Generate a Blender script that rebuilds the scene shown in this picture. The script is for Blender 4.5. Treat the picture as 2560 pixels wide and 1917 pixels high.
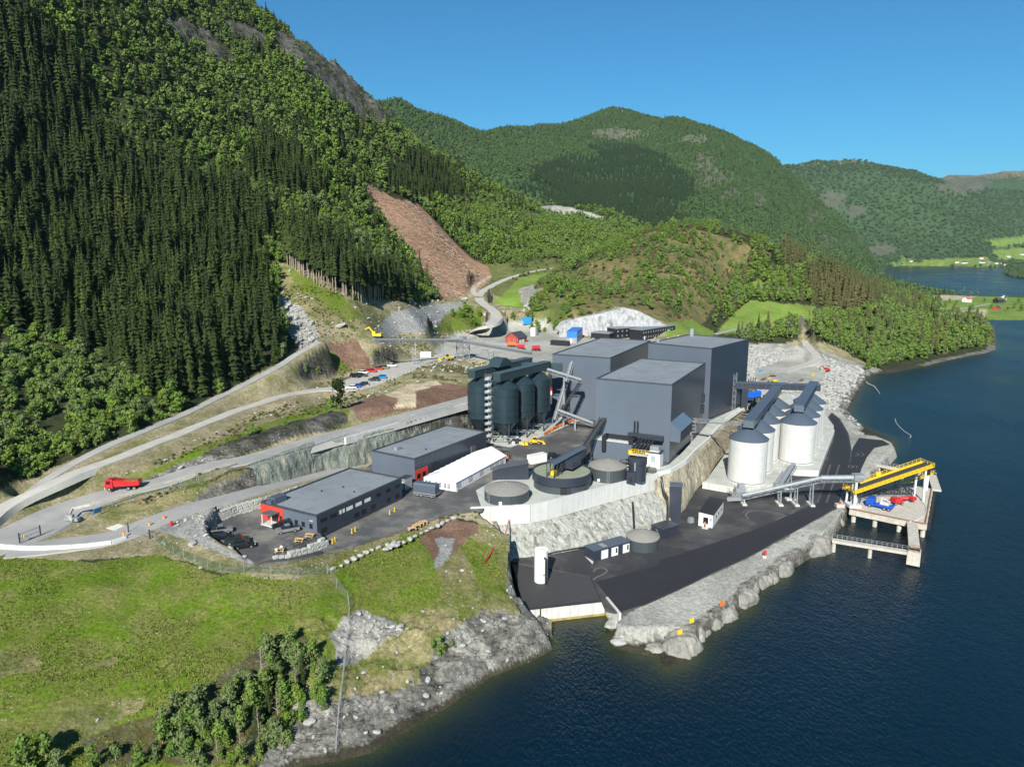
import bpy, bmesh, math, random
import numpy as np
from mathutils import Vector, Matrix
random.seed(7); RNG = np.random.default_rng(7)
for o in list(bpy.data.objects): bpy.data.objects.remove(o)
scn = bpy.context.scene; COL = scn.collection
R = math.radians
# ---------------------------------------------------------------- camera
FPX = 1775.0; PITCH = R(10.7); CAMZ = 80.0; K = 2560/2211
cam = bpy.data.cameras.new('camera'); camo = bpy.data.objects.new('camera', cam); COL.objects.link(camo)
cam.sensor_width = 36; cam.lens = FPX/2560*36; cam.clip_end = 30000; cam.clip_start = 1
camo.location = (0, 0, CAMZ); camo.rotation_euler = (R(90)-PITCH, 0, 0)
scn.camera = camo
# ---------------------------------------------------------------- sky, sun, exposure
SUN_AZ = 193.0; SUN_EL = 34.0
w = bpy.data.worlds.new('World'); scn.world = w; w.use_nodes = True
nt = w.node_tree; bg = nt.nodes['Background']
sky = nt.nodes.new('ShaderNodeTexSky'); sky.sky_type = 'NISHITA'; sky.sun_disc = False
sky.sun_elevation = R(SUN_EL); sky.sun_rotation = R(SUN_AZ); sky.altitude = 0; sky.air_density = 1.0; sky.dust_density = 0.3; sky.ozone_density = 4.0
tn = nt.nodes.new('ShaderNodeMix'); tn.data_type = 'RGBA'; tn.blend_type = 'MULTIPLY'; tn.inputs[0].default_value = 1; tn.inputs[7].default_value = (.3,.9,1.12,1)   # white balance of the clear northern sky
nt.links.new(sky.outputs[0], tn.inputs[6]); nt.links.new(tn.outputs[2], bg.inputs[0]); bg.inputs[1].default_value = 0.058
sl = bpy.data.lights.new('sun', 'SUN'); sl.energy = 5.0; sl.angle = R(0.53); sl.color = (1, .95, .86)
so = bpy.data.objects.new('sun', sl); COL.objects.link(so)
sd = Vector((math.sin(R(SUN_AZ-180))*math.cos(R(SUN_EL)), math.cos(R(SUN_AZ-180))*math.cos(R(SUN_EL)), -math.sin(R(SUN_EL))))
so.rotation_euler = sd.to_track_quat('-Z', 'Y').to_euler(); so.location = (-100, -200, 300)
scn.view_settings.view_transform = 'Standard'; scn.view_settings.look = 'None'
scn.view_settings.exposure = 0.78; scn.view_settings.gamma = 1
scn.cycles.max_bounces = 5; scn.cycles.diffuse_bounces = 2; scn.cycles.glossy_bounces = 2
scn.cycles.transmission_bounces = 3; scn.cycles.transparent_max_bounces = 6
# ---------------------------------------------------------------- survey helpers: sight lines of the photograph to metric ground points
_c, _s = math.cos(PITCH), math.sin(PITCH)
def _ray(px, py):
    dx = px*K-1280; dy = py*K-958.5
    return dx, FPX*_c-dy*_s, -(dy*_c+FPX*_s)
def S(px, py, z):
    x, y, d = _ray(px, py); t = (z-CAMZ)/d
    return (x*t, y*t, z)
def SR(px, py, r):                                   # at horizontal range r
    x, y, d = _ray(px, py); t = r/math.hypot(x, y)
    return (x*t, y*t, CAMZ+d*t)
def PX(x, y, z):
    z = z-CAMZ; f = np.maximum(y*_c-z*_s, 1e-3); dn = -z*_c-y*_s
    return (1280+FPX*x/f)/K, (958.5+FPX*dn/f)/K
def ZF(ox, oy, sc): return lambda X, Y: ((ox+X/sc)/K, (oy+Y/sc)/K)
ZA = ZF(0, 1000, 2.212); ZB = ZF(800, 900, 2.458); ZC = ZF(1100, 800, 2.765); ZD = ZF(1650, 900, 2.765)
ZE = ZF(1200, 1200, 2.212); ZG = ZF(800, 600, 2.458); ZH = ZF(1500, 600, 2.087); ZJ = ZF(2050, 1130, 5.709)
ZK = ZF(1640, 940, 5.914); ZL = ZF(1160, 860, 6.371); ZM = ZF(480, 1180, 5.821); ZN = ZF(1480, 1020, 7.529)
ZO = ZF(800, 860, 5.267); ZP = ZF(1820, 1140, 5.821); ZQ = ZF(1220, 780, 4.096); ZT = ZF(1260, 1320, 7.36)
ZU = ZF(2050, 550, 4.337); ZV = ZF(0, 1350, 1.58); ZW = ZF(600, 1500, 2.765); ZY = ZF(0, 1500, 2.765)
# ---------------------------------------------------------------- tagging helpers
def tag(o, label=None, cat=None, group=None, kind=None):
    if label: o['label'] = label
    if cat: o['category'] = cat
    if group: o['group'] = group
    if kind: o['kind'] = kind
    return o
def thing(name, label, cat, loc=(0,0,0), rz=0, group=None):
    o = bpy.data.objects.new(name, None); COL.objects.link(o); o.empty_display_size = .5
    o.location = loc; o.rotation_euler = (0, 0, rz)
    return tag(o, label, cat, group)
def link(name, me, parent=None, loc=(0,0,0), rz=0, sc=None):
    o = bpy.data.objects.new(name, me); COL.objects.link(o)
    if parent: o.parent = parent
    o.location = loc; o.rotation_euler = (0, 0, rz)
    if sc: o.scale = sc
    return o
def dup(root, loc, rz, label=None, group=None, sc=None, cat=None):
    r = root.copy(); COL.objects.link(r); r.location = loc; r.rotation_euler = (0, 0, rz)
    if sc: r.scale = sc
    tag(r, label, cat, group)
    for ch in list(root.children):
        c = ch.copy(); COL.objects.link(c); c.parent = r
        for g in list(ch.children):
            d = g.copy(); COL.objects.link(d); d.parent = c
    return r
# ---------------------------------------------------------------- mesh builder
class MB:
    def __init__(s): s.v = []; s.f = []
    def add(s, vs, fs):
        n = len(s.v); s.v += [tuple(p) for p in vs]; s.f += [tuple(n+i for i in f) for f in fs]; return s
    def box(s, x0, x1, y0, y1, z0, z1):
        return s.add([(x0,y0,z0),(x1,y0,z0),(x1,y1,z0),(x0,y1,z0),(x0,y0,z1),(x1,y0,z1),(x1,y1,z1),(x0,y1,z1)],
                     [(0,3,2,1),(4,5,6,7),(0,1,5,4),(1,2,6,5),(2,3,7,6),(3,0,4,7)])
    def cbox(s, c, d): return s.box(c[0]-d[0]/2, c[0]+d[0]/2, c[1]-d[1]/2, c[1]+d[1]/2, c[2]-d[2]/2, c[2]+d[2]/2)
    def prism(s, poly, z0, z1):
        a = sum(poly[i][0]*poly[(i+1)%len(poly)][1]-poly[(i+1)%len(poly)][0]*poly[i][1] for i in range(len(poly)))
        if a < 0: poly = poly[::-1]
        n = len(poly)
        g0 = z0 if callable(z0) else (lambda i: z0); g1 = z1 if callable(z1) else (lambda i: z1)
        vs = [(p[0],p[1],g0(i)) for i,p in enumerate(poly)]+[(p[0],p[1],g1(i)) for i,p in enumerate(poly)]
        fs = [tuple(range(n-1,-1,-1)), tuple(range(n,2*n))]+[(i,(i+1)%n,n+(i+1)%n,n+i) for i in range(n)]
        return s.add(vs, fs)
    def xprism(s, prof, y0, y1):                       # profile in (x,z), swept in y
        n = len(prof)
        vs = [(p[0],y0,p[1]) for p in prof]+[(p[0],y1,p[1]) for p in prof]
        return s.add(vs, [tuple(range(n)), tuple(range(2*n-1,n-1,-1))]+[((i+1)%n,i,n+i,n+(i+1)%n) for i in range(n)])
    def yprism(s, prof, x0, x1):                       # profile in (y,z), swept in x
        n = len(prof)
        vs = [(x0,p[0],p[1]) for p in prof]+[(x1,p[0],p[1]) for p in prof]
        return s.add(vs, [tuple(range(n-1,-1,-1)), tuple(range(n,2*n))]+[(i,(i+1)%n,n+(i+1)%n,n+i) for i in range(n)])
    def cyl(s, x, y, z0, z1, r0, r1=None, n=12, cap=True):
        r1 = r0 if r1 is None else r1
        vs = [(x+r*math.cos(6.28318*i/n), y+r*math.sin(6.28318*i/n), z) for z,r in ((z0,r0),(z1,r1)) for i in range(n)]
        fs = [(i,(i+1)%n,n+(i+1)%n,n+i) for i in range(n)]
        if cap: fs += [tuple(range(n-1,-1,-1)), tuple(range(n,2*n))]
        return s.add(vs, fs)
    def lathe(s, prof, x=0, y=0, n=32):
        m = len(prof)
        vs = [(x+r*math.cos(6.28318*i/n), y+r*math.sin(6.28318*i/n), z) for r,z in prof for i in range(n)]
        fs = [(j*n+i, j*n+(i+1)%n, (j+1)*n+(i+1)%n, (j+1)*n+i) for j in range(m-1) for i in range(n)]
        return s.add(vs, fs)
    def bar(s, p, q, w, h=None):
        h = w if h is None else h
        p = Vector(p); q = Vector(q); d = q-p
        if d.length < 1e-6: return s
        d.normalize(); up = Vector((0,0,1)) if abs(d.z) < .95 else Vector((1,0,0))
        a = d.cross(up).normalized()*w/2; b = a.cross(d).normalized()*h/2
        vs = [t+i*a+j*b for t in (p,q) for i,j in ((-1,-1),(1,-1),(1,1),(-1,1))]
        return s.add(vs, [(0,3,2,1),(4,5,6,7),(0,1,5,4),(1,2,6,5),(2,3,7,6),(3,0,4,7)])
    def tube(s, pts, r, n=6):
        pts = [Vector(p) for p in pts]; rings = []
        for i,p in enumerate(pts):
            d = (pts[min(i+1,len(pts)-1)]-pts[max(i-1,0)]).normalized()
            up = Vector((0,0,1)) if abs(d.z) < .95 else Vector((1,0,0))
            a = d.cross(up).normalized(); b = a.cross(d).normalized()
            rr = r[i] if isinstance(r,(list,tuple)) else r
            rings.append([p+a*rr*math.cos(6.28318*k/n)+b*rr*math.sin(6.28318*k/n) for k in range(n)])
        m = len(pts)
        fs = [(j*n+k,(j+1)*n+k,(j+1)*n+(k+1)%n,j*n+(k+1)%n) for j in range(m-1) for k in range(n)]
        fs += [tuple(range(n)), tuple(range(m*n-1,(m-1)*n-1,-1))]
        return s.add([v for rg in rings for v in rg], fs)
    def truss(s, p, q, h, n, t=.12):                   # planar truss from p to q (bottom chord), height h
        p = Vector(p); q = Vector(q); u = Vector((0,0,h))
        s.bar(p,q,t); s.bar(p+u,q+u,t)
        for i in range(n):
            a = p.lerp(q,i/n); b = p.lerp(q,(i+1)/n)
            s.bar(a, a+u, t*.8); s.bar(a, b+u, t*.7) if i%2 == 0 else s.bar(a+u, b, t*.7)
        s.bar(q,q+u,t*.8); return s
    def rail(s, pts, h=1.1, step=1.6, t=.06):
        for p,q in zip(pts[:-1],pts[1:]):
            p = Vector(p); q = Vector(q); n = max(1,int((q-p).length/step)); u = Vector((0,0,h))
            for i in range(n+1): a = p.lerp(q,i/n); s.bar(a,a+u,t)
            s.bar(p+u,q+u,t); s.bar(p+u*.5,q+u*.5,t*.8)
        return s
    def mesh(s, name, m, smooth=False):
        me = bpy.data.meshes.new(name); me.from_pydata(s.v, [], s.f); me.validate(); me.update()
        for mm in (m if isinstance(m,(list,tuple)) else [m]): me.materials.append(mm)
        if smooth:
            for p in me.polygons: p.use_smooth = True
            try: me.set_sharp_from_angle(angle=R(40))
            except Exception: pass
        return me
    def build(s, name, m, parent=None, loc=(0,0,0), rz=0, smooth=False):
        return link(name, s.mesh(name, m, smooth), parent, loc, rz)
# ---------------------------------------------------------------- materials
MATS = {}
def nodes(m): 
    m.use_nodes = True; t = m.node_tree; b = t.nodes['Principled BSDF']; return t, b
def N(t, typ, **kw):
    n = t.nodes.new(typ)
    for k,v in kw.items():
        if k.startswith('i_'): n.inputs[k[2:].replace('_',' ')].default_value = v
        else: setattr(n,k,v)
    return n
def mix(t, f, a, b, mode='MIX'):
    n = t.nodes.new('ShaderNodeMix'); n.data_type = 'RGBA'; n.blend_type = mode
    for s_,v in ((n.inputs[0],f),(n.inputs[6],a),(n.inputs[7],b)):
        if hasattr(v,'default_value') or hasattr(v,'is_linked'): t.links.new(v,s_)
        else: s_.default_value = v if isinstance(v,(int,float)) else (*v[:3],1)
    return n.outputs[2]
def noise(t, vec, scale, detail=4, rough=.6):
    n = N(t,'ShaderNodeTexNoise'); n.inputs['Scale'].default_value = scale; n.inputs['Detail'].default_value = detail; n.inputs['Roughness'].default_value = rough
    if vec is not None: t.links.new(vec,n.inputs['Vector'])
    return n.outputs['Fac']
def mrange(t, v, a, b, c, d):
    n = N(t,'ShaderNodeMapRange'); t.links.new(v,n.inputs[0])
    for i,x in zip((1,2,3,4),(a,b,c,d)): n.inputs[i].default_value = x
    return n.outputs[0]
def mat(name, col, rough=.6, metal=0, var=.12, scale=.6, grain=.0, bump=0, streak=0, spec=.5, dirt=None):
    if name in MATS: return MATS[name]
    m = bpy.data.materials.new(name); t,b = nodes(m); MATS[name] = m
    tc = N(t,'ShaderNodeTexCoord').outputs['Object']
    c = None
    v = mrange(t, noise(t,tc,scale,5), .3,.7,1-var,1+var)
    sc_ = N(t,'ShaderNodeVectorMath',operation='SCALE'); sc_.inputs[0].default_value = col[:3]; t.links.new(v,sc_.inputs['Scale'])
    c = sc_.outputs[0]
    if grain:
        g = mrange(t, noise(t,tc,6,3), .3,.7,1-grain,1+grain)
        s2 = N(t,'ShaderNodeVectorMath',operation='SCALE'); t.links.new(c,s2.inputs[0]); t.links.new(g,s2.inputs['Scale']); c = s2.outputs[0]
    if streak:
        mp = N(t,'ShaderNodeMapping'); mp.inputs['Scale'].default_value = (1,1,.06); t.links.new(tc,mp.inputs[0])
        g = mrange(t, noise(t,mp.outputs[0],1.3,4), .35,.7,1,1-streak)
        s2 = N(t,'ShaderNodeVectorMath',operation='SCALE'); t.links.new(c,s2.inputs[0]); t.links.new(g,s2.inputs['Scale']); c = s2.outputs[0]
    if dirt:
        f = mrange(t, noise(t,tc,dirt[1],6,.65), .46,.64,0,dirt[2])
        c = mix(t,f,c,dirt[0])
    t.links.new(c,b.inputs['Base Color'])
    b.inputs['Roughness'].default_value = rough; b.inputs['Metallic'].default_value = metal
    b.inputs['Specular IOR Level'].default_value = spec
    if bump:
        bm_ = N(t,'ShaderNodeBump'); bm_.inputs['Strength'].default_value = .6; bm_.inputs['Distance'].default_value = bump
        t.links.new(noise(t,tc,4,6),bm_.inputs['Height']); t.links.new(bm_.outputs[0],b.inputs['Normal'])
    return m
M_clad = mat('cladding_blue_grey',(.088,.108,.138),.4,.0,.09,.07)
M_cladd = mat('cladding_dark',(.028,.034,.048),.35,.0,.08,.3)
M_panel = mat('cladding_panel',(.05,.062,.085),.28,.35,.16,.12)
M_trim = mat('roof_trim',(.04,.048,.06),.5)
M_roof = mat('roof_membrane',(.19,.215,.235),.8,0,.1,.12,.06,0,0,.3,((.14,.15,.155),.25,.6))
M_roofd = mat('roof_dark',(.075,.085,.095),.7,0,.08,.3)
M_red = mat('red_panel',(.5,.045,.025),.5)
M_glass = mat('window_glass',(.01,.014,.02),.08,0,.2)
M_white = mat('white_paint',(.62,.62,.6),.5,0,.04,.5)
M_tent = mat('tent_fabric',(.68,.69,.7),.55,0,.03,.4)
M_clear = mat('tent_window',(.16,.17,.17),.2)
M_conc = mat('concrete_pale',(.52,.52,.49),.85,0,.1,.5,.06,0,.25)
M_concd = mat('concrete_dock',(.46,.435,.375),.85,0,.14,.5,.08,0,.2,.3,((.34,.3,.23),.4,.4))
M_concf = mat('concrete_floor',(.40,.42,.38),.85,0,.12,.18,.06,0,0,.3,((.26,.27,.25),.2,.6))
M_silo = mat('silo_concrete',(.48,.485,.47),.8,0,.05,.4,.04,0,.1)
M_cone = mat('cone_roof',(.065,.085,.115),.5,0,.06)
M_asph = mat('asphalt_new',(.021,.022,.025),.75,0,.12,.15,.12,0,0,.35)
M_asphold = mat('asphalt_worn',(.075,.076,.077),.8,0,.25,.09,.14,0,0,.3,((.2,.19,.165),.1,.85))
M_asphq = mat('asphalt_quay',(.036,.037,.04),.8,0,.16,.08,.1,0,0,.3,((.1,.098,.09),.1,.6))
M_road = mat('road_grey',(.26,.26,.25),.85,0,.12,.12,.08,0,0,.3,((.34,.33,.3),.2,.6))
M_gravel = mat('gravel_track',(.36,.35,.315),.9,0,.12,.3,.14,0,0,.2)
M_bsilo = mat('steel_silo_paint',(.022,.04,.05),.33,.15,.06,.5,0,0,.2)
M_dome = mat('tank_roof',(.21,.2,.18),.7,0,.06)
M_tank = mat('tank_wall',(.045,.056,.062),.45,0,.1,.4)
M_green = mat('tank_deck',(.23,.25,.18),.7,0,.1,.3)
M_steel = mat('galvanised_steel',(.28,.3,.315),.45,.3,.12,.8)
M_dsteel = mat('dark_steel',(.03,.034,.04),.5,.2)
M_black = mat('black_panel',(.013,.014,.017),.5)
M_rubber = mat('rubber',(.012,.012,.012),.75)
M_yellow = mat('yellow_paint',(.62,.42,.02),.5,0,.08,1.5)
M_orange = mat('orange_paint',(.65,.13,.02),.5)
M_blue = mat('blue_paint',(.01,.07,.42),.45)
M_sky = mat('light_blue_paint',(.03,.28,.65),.4)
M_redp = mat('vehicle_red',(.45,.02,.02),.3)
M_wood = mat('timber_pale',(.5,.34,.16),.7,0,.15,2)
M_barn = mat('barn_red',(.33,.045,.03),.7,0,.12,2)
M_slate = mat('slate_roof',(.05,.05,.055),.6,0,.12,2)
M_carblk = mat('car_black',(.012,.013,.016),.2)
M_carw = mat('car_white',(.75,.76,.77),.25)
M_cars = mat('car_silver',(.3,.31,.32),.28,.5)
M_carb = mat('car_blue',(.02,.2,.55),.25)
M_cargrn = mat('car_dark_green',(.025,.035,.035),.22)
M_beltt = mat('conveyor_belt',(.035,.036,.04),.7,0,.15,1)
M_stone = mat('stone_block',(.4,.4,.37),.85,0,.25,1.2,.15,.05,0,.2,((.2,.2,.18),.8,.6))
M_stone2 = mat('boulder',(.34,.34,.32),.85,0,.3,.9,.15,.05,0,.2,((.18,.18,.16),.8,.6))
M_bark = mat('bark',(.11,.085,.06),.9,0,.3,2)
M_barkp = mat('bark_pale',(.26,.21,.16),.9,0,.25,2)
M_rust = mat('rusty_steel',(.2,.09,.045),.8,0,.3,2)
M_skin = mat('skin',(.5,.3,.21),.6); M_cloth = mat('white_clothes',(.7,.7,.68),.8); M_clothd = mat('dark_trousers',(.03,.035,.05),.8); M_hiv = mat('orange_workwear',(.7,.22,.03),.8)
def _unused(): pass
def rockmat(name, c1, c2, c3, vs=.12, sc=.5):
    m = bpy.data.materials.new(name); t,b = nodes(m); MATS[name] = m
    tc = N(t,'ShaderNodeTexCoord').outputs['Object']
    mp = N(t,'ShaderNodeMapping'); mp.inputs['Scale'].default_value = (1,1,vs); t.links.new(tc,mp.inputs[0])
    f = mrange(t,noise(t,mp.outputs[0],sc*2,7,.68),.34,.66,0,1)
    c = mix(t,f,c1,c2)
    f2 = mrange(t,noise(t,mp.outputs[0],sc*1.1,6,.7),.5,.66,0,.9)
    c = mix(t,f2,c,c3)
    f3 = mrange(t,noise(t,tc,5,4,.7),.3,.7,.65,1.35)
    s2 = N(t,'ShaderNodeVectorMath',operation='SCALE'); t.links.new(c,s2.inputs[0]); t.links.new(f3,s2.inputs['Scale'])
    t.links.new(s2.outputs[0],b.inputs['Base Color']); b.inputs['Roughness'].default_value = .9; b.inputs['Specular IOR Level'].default_value = .2
    bm_ = N(t,'ShaderNodeBump'); bm_.inputs['Strength'].default_value = .9; bm_.inputs['Distance'].default_value = .35
    t.links.new(noise(t,mp.outputs[0],sc*4,7,.7),bm_.inputs['Height']); t.links.new(bm_.outputs[0],b.inputs['Normal'])
    return m
M_cliff = rockmat('cliff_rock',(.4,.41,.375),(.23,.235,.215),(.1,.09,.065),.1,.6)
M_cliffy = rockmat('cliff_rock_buff',(.42,.38,.285),(.25,.225,.165),(.16,.13,.09),.22,.5)
M_cliffg = rockmat('cliff_rock_green',(.22,.25,.22),(.1,.115,.1),(.36,.34,.26),.25,.55)
M_cliffl = rockmat('quarry_rock',(.4,.4,.4),(.24,.25,.26),(.14,.14,.14),.3,.3)
# ---------------------------------------------------------------- numeric helpers
def vnoise(x, y, seed=0):
    xi = np.floor(x).astype(np.int64); yi = np.floor(y).astype(np.int64); fx = x-xi; fy = y-yi
    fx = fx*fx*(3-2*fx); fy = fy*fy*(3-2*fy)
    def h(a,b):
        n = (a*374761393 + b*668265263 + seed*974711) & 0xffffffff
        n = ((n ^ (n >> 13))*1274126177) & 0xffffffff
        return ((n ^ (n >> 16)) & 0xffff)/65535.0
    return (h(xi,yi)*(1-fx)+h(xi+1,yi)*fx)*(1-fy)+(h(xi,yi+1)*(1-fx)+h(xi+1,yi+1)*fx)*fy
def fbm(x, y, o=4, seed=0, g=.5):
    s = 0; a = 1; t = 0
    for i in range(o): s = s+a*vnoise(x*2**i, y*2**i, seed+i*17); t += a; a *= g
    return s/t
def ridged(x, y, o=4, seed=0):
    s = 0; a = 1; t = 0
    for i in range(o): s = s+a*(1-abs(2*vnoise(x*2**i,y*2**i,seed+i*17)-1)); t += a; a *= .5
    return s/t
def inpoly(x, y, poly):
    r = np.zeros(x.shape, bool); n = len(poly)
    for i in range(n):
        x0,y0 = poly[i][:2]; x1,y1 = poly[(i+1)%n][:2]
        if y0 == y1: continue
        c = ((y0 > y) != (y1 > y)) & (x < (x1-x0)*(y-y0)/(y1-y0)+x0)
        r ^= c
    return r
def dline(x, y, pts, closed=False):                  # distance to polyline, and the value carried by its points
    d = np.full(x.shape, 1e9); zz = np.zeros(x.shape); n = len(pts)
    for i in range(n if closed else n-1):
        a = pts[i]; b = pts[(i+1)%n]; ex, ey = b[0]-a[0], b[1]-a[1]; L = ex*ex+ey*ey+1e-9
        t = np.clip(((x-a[0])*ex+(y-a[1])*ey)/L, 0, 1)
        dd = np.hypot(x-a[0]-t*ex, y-a[1]-t*ey); m = dd < d
        d[m] = dd[m]
        if len(a) > 2: zz[m] = (a[2]+t*(b[2]-a[2]))[m]
    return d, zz
def sdf(x, y, poly):
    d,_ = dline(x,y,[p[:2] for p in poly],True); i = inpoly(x,y,poly); return np.where(i,-d,d)
def sst(a, b, x): t = np.clip((x-a)/(b-a),0,1); return t*t*(3-2*t)
def spline(pts, step=2.0):                           # Catmull-Rom resample
    P = [np.array(p,float) for p in pts]; P = [2*P[0]-P[1]]+P+[2*P[-1]-P[-2]]; out = []
    for i in range(1,len(P)-2):
        n = max(1,int(np.linalg.norm((P[i+1]-P[i])[:2])/step))
        for k in range(n):
            t = k/n
            out.append(.5*((2*P[i])+(-P[i-1]+P[i+1])*t+(2*P[i-1]-5*P[i]+4*P[i+1]-P[i+2])*t*t+(-P[i-1]+3*P[i]-3*P[i+1]+P[i+2])*t**3))
    out.append(P[-2]); return np.array(out)
# ---------------------------------------------------------------- survey of the ground: (sight x, sight y, height) or, with 'r', range
CT = []
def cv(*a):                                          # on the gently rising valley floor
    for px,py in a: x,y,d = _ray(px,py); CT.append(SR(px,py,87.3/(-d/math.hypot(x,y)+.1)))
_TK = [(-120,1185,17.5),(-40,1130,18.5),(20,1088,20),(140,1030,23),(260,985,24.6),(400,930,26),(500,890,27),(600,857,28),(650,846,28),(700,840,28.1)]
def bz_(px, py, a):                                  # height of a point a metres behind the gravel track
    q = [np.interp(px,[t[0] for t in _TK],[t[k] for t in _TK]) for k in (1,2)]; p = S(px,q[0],q[1]); return SR(px,py,math.hypot(p[0],p[1])+a)[2]
def cb(*a): CT.extend(SR(x,y,math.hypot(*S(x,np.interp(x,[t[0] for t in _TK],[t[1] for t in _TK]),np.interp(x,[t[0] for t in _TK],[t[2] for t in _TK]))[:2])+d) for x,y,d in a)
def cz(*a): CT.extend(S(x,y,z) for x,y,z in a)
def cr(*a): CT.extend(SR(x,y,r) for x,y,r in a)
# meadow and shore in front
cz((-300,1250,17.5),(0,1240,17),(200,1235,17),(360,1200,17),(480,1235,16.2),(600,1240,15.5),(700,1245,14),(800,1185,14.3),(900,1185,13.2),(960,1150,13.6),(1010,1190,12.5),(1060,1200,11.5),(1075,1180,11.5),
   (1095,1280,9.5),(1000,1250,11.5),(900,1260,11.5),(800,1300,11),(750,1330,11),(870,1360,8.5),(980,1330,9),(1060,1330,8),(950,1410,6),(1060,1400,5),(850,1440,5.8),(780,1480,5),(740,1540,4),(900,1490,3.2),(700,1600,3),
   (660,1440,8.5),(600,1390,10.2),(560,1460,9),(500,1400,11.2),(400,1320,13.6),(200,1320,14.8),(0,1380,14.5),(-300,1400,15),(300,1450,11.2),(150,1500,11),(0,1560,10.5),(-300,1656,11),(450,1530,8.2),(350,1560,8),(250,1600,7.6),(150,1650,7.4),(500,1600,5),(400,1656,4.2),(580,1560,5),(560,1640,2.5),(300,1750,4),(0,1760,7),(-300,1900,8))
# left road loop and benches
cz((-300,1160,17.5),(0,1180,17.2),(200,1170,17.3),(100,1130,17.5),(-300,1080,20),(300,1120,18.2),(420,1030,22.5),(340,1040,21.2),(520,985,25),(640,940,27.3),(720,900,28.3),(420,965,24),(560,910,26),(200,1035,21),(640,880,26.8),(330,1000,23),(90,1085,19.3),
   (860,850,28),(950,830,28.2),(1000,800,28),(780,880,28),(650,800,31.5),(700,770,35),(760,745,38),(800,735,39.5),(760,785,31),(860,745,33),(880,765,29),
   (680,722,43.5),(-300,960,32))
cb((130,1003,14),(300,922,17),(400,882,20),(480,842,22),(600,778,27),(0,1030,14),(60,1050,11))
# forest hill on the left
cr((-300,700,300),(-300,400,395),(-300,0,520),(-300,-300,620),(0,870,255),(0,700,300),(0,550,345),(0,400,392),(0,200,450),(0,0,505),(0,-250,590),
   (150,850,262),(150,700,305),(150,450,400),(150,200,490),(150,-20,560),(150,-250,640),
   (300,820,268),(300,700,318),(300,550,380),(300,400,440),(300,200,520),(300,50,590),(300,-60,650),(300,-200,720),
   (450,800,272),(450,700,312),(450,550,378),(450,400,460),(450,250,550),(450,100,650),(450,-10,720),
   (600,700,325),(600,600,372),(600,480,440),(600,350,515),(600,230,600),(600,130,680),(600,58,745),
   (510,6,735),(700,114,775),(760,160,790),(800,190,800),(840,232,810),(880,282,815),(930,330,860),(990,364,900),(1050,398,950),(1110,434,1010),(1150,452,1060),
   (700,560,400),(700,450,475),(700,330,570),(700,220,670),(800,330,690),(800,260,720),(840,400,640),(900,380,720),(960,400,790),(1020,440,830),
   (640,600,365),(700,640,350),(760,645,354),(860,640,412),(940,645,470),(1000,640,530),(1025,628,556),
   (800,430,600),(820,500,540),(850,560,490),(900,470,615),(930,600,505),(950,520,605),(1000,560,640),(1040,600,628))
for x,y,r,dz in [(510,6,900,-30),(600,58,900,-30),(700,114,930,-40),(800,190,960,-50),(880,282,1000,-60),(990,364,1080,-50),(1110,434,1180,-40),(300,-60,800,10),(0,-250,760,20)]:
    p = SR(x,y,r); CT.append((p[0],p[1],min(p[2]+dz,330)))
# valley floor, plateau behind the plant, near hill
cz((985,772,27),(960,745,28),(1000,715,30),(1060,705,30),(1110,690,29),(1215,728,27),(1300,730,27),(1455,733,27),(1510,735,27),(1000,690,36),(900,690,43),(860,710,39.5),
   (1560,715,22),(1650,702,24),(1700,695,25),
   (1215,695,36),(1330,668,42),(1410,690,36),(1480,700,30),(1540,680,31),(1620,690,27))
cv((1060,670),(1030,650),(1100,660),(1100,600),(1190,582),(1140,640),(1060,618),(1190,620),(1200,665),(1250,690))
cr((1250,560,720),(1235,620,585),(1300,600,600),(1300,545,710),(1400,500,740),(1500,490,725),(1600,516,725),(1700,545,745),(1400,580,610),(1500,570,625),(1450,640,515),(1600,600,690),(1560,660,600),(1350,640,520),
   (1650,630,640),(1760,620,680),(1760,570,750),(1820,600,730),(1700,670,585),(1760,690,560),(1000,470,830),(1060,520,730),(1100,480,860),(1150,540,770),(1200,500,870),(1260,520,840),(1350,520,820),
   (1160,452,1010),(1230,462,1010),(1310,476,970),(1240,440,1130))
for x,y,r,dz in [(1400,500,860,-22),(1500,490,860,-28),(1600,516,850,-28),(1700,545,870,-28),(1300,545,790,-6)]:
    p = SR(x,y,r); CT.append((p[0],p[1],p[2]+dz))
# headland, rubble, isthmus
cz((1620,800,9),(1700,790,8),(1660,830,8),(1740,800,7),(1800,800,4.5),(1850,820,2),(1740,850,6),(1800,850,3),(1680,770,9),(1750,755,12),(1800,740,14),(1850,700,20),(1900,760,6),(1880,785,3),(1950,720,16),(2000,750,6),(2050,710,12),(2000,690,15),(2100,730,6),(1900,660,24),(1980,655,15),(1960,690,16),
   (2060,675,5),(2100,665,5),(2100,650,4),(2211,660,6),(2211,645,4),(2500,665,8),(2050,645,4))
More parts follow.
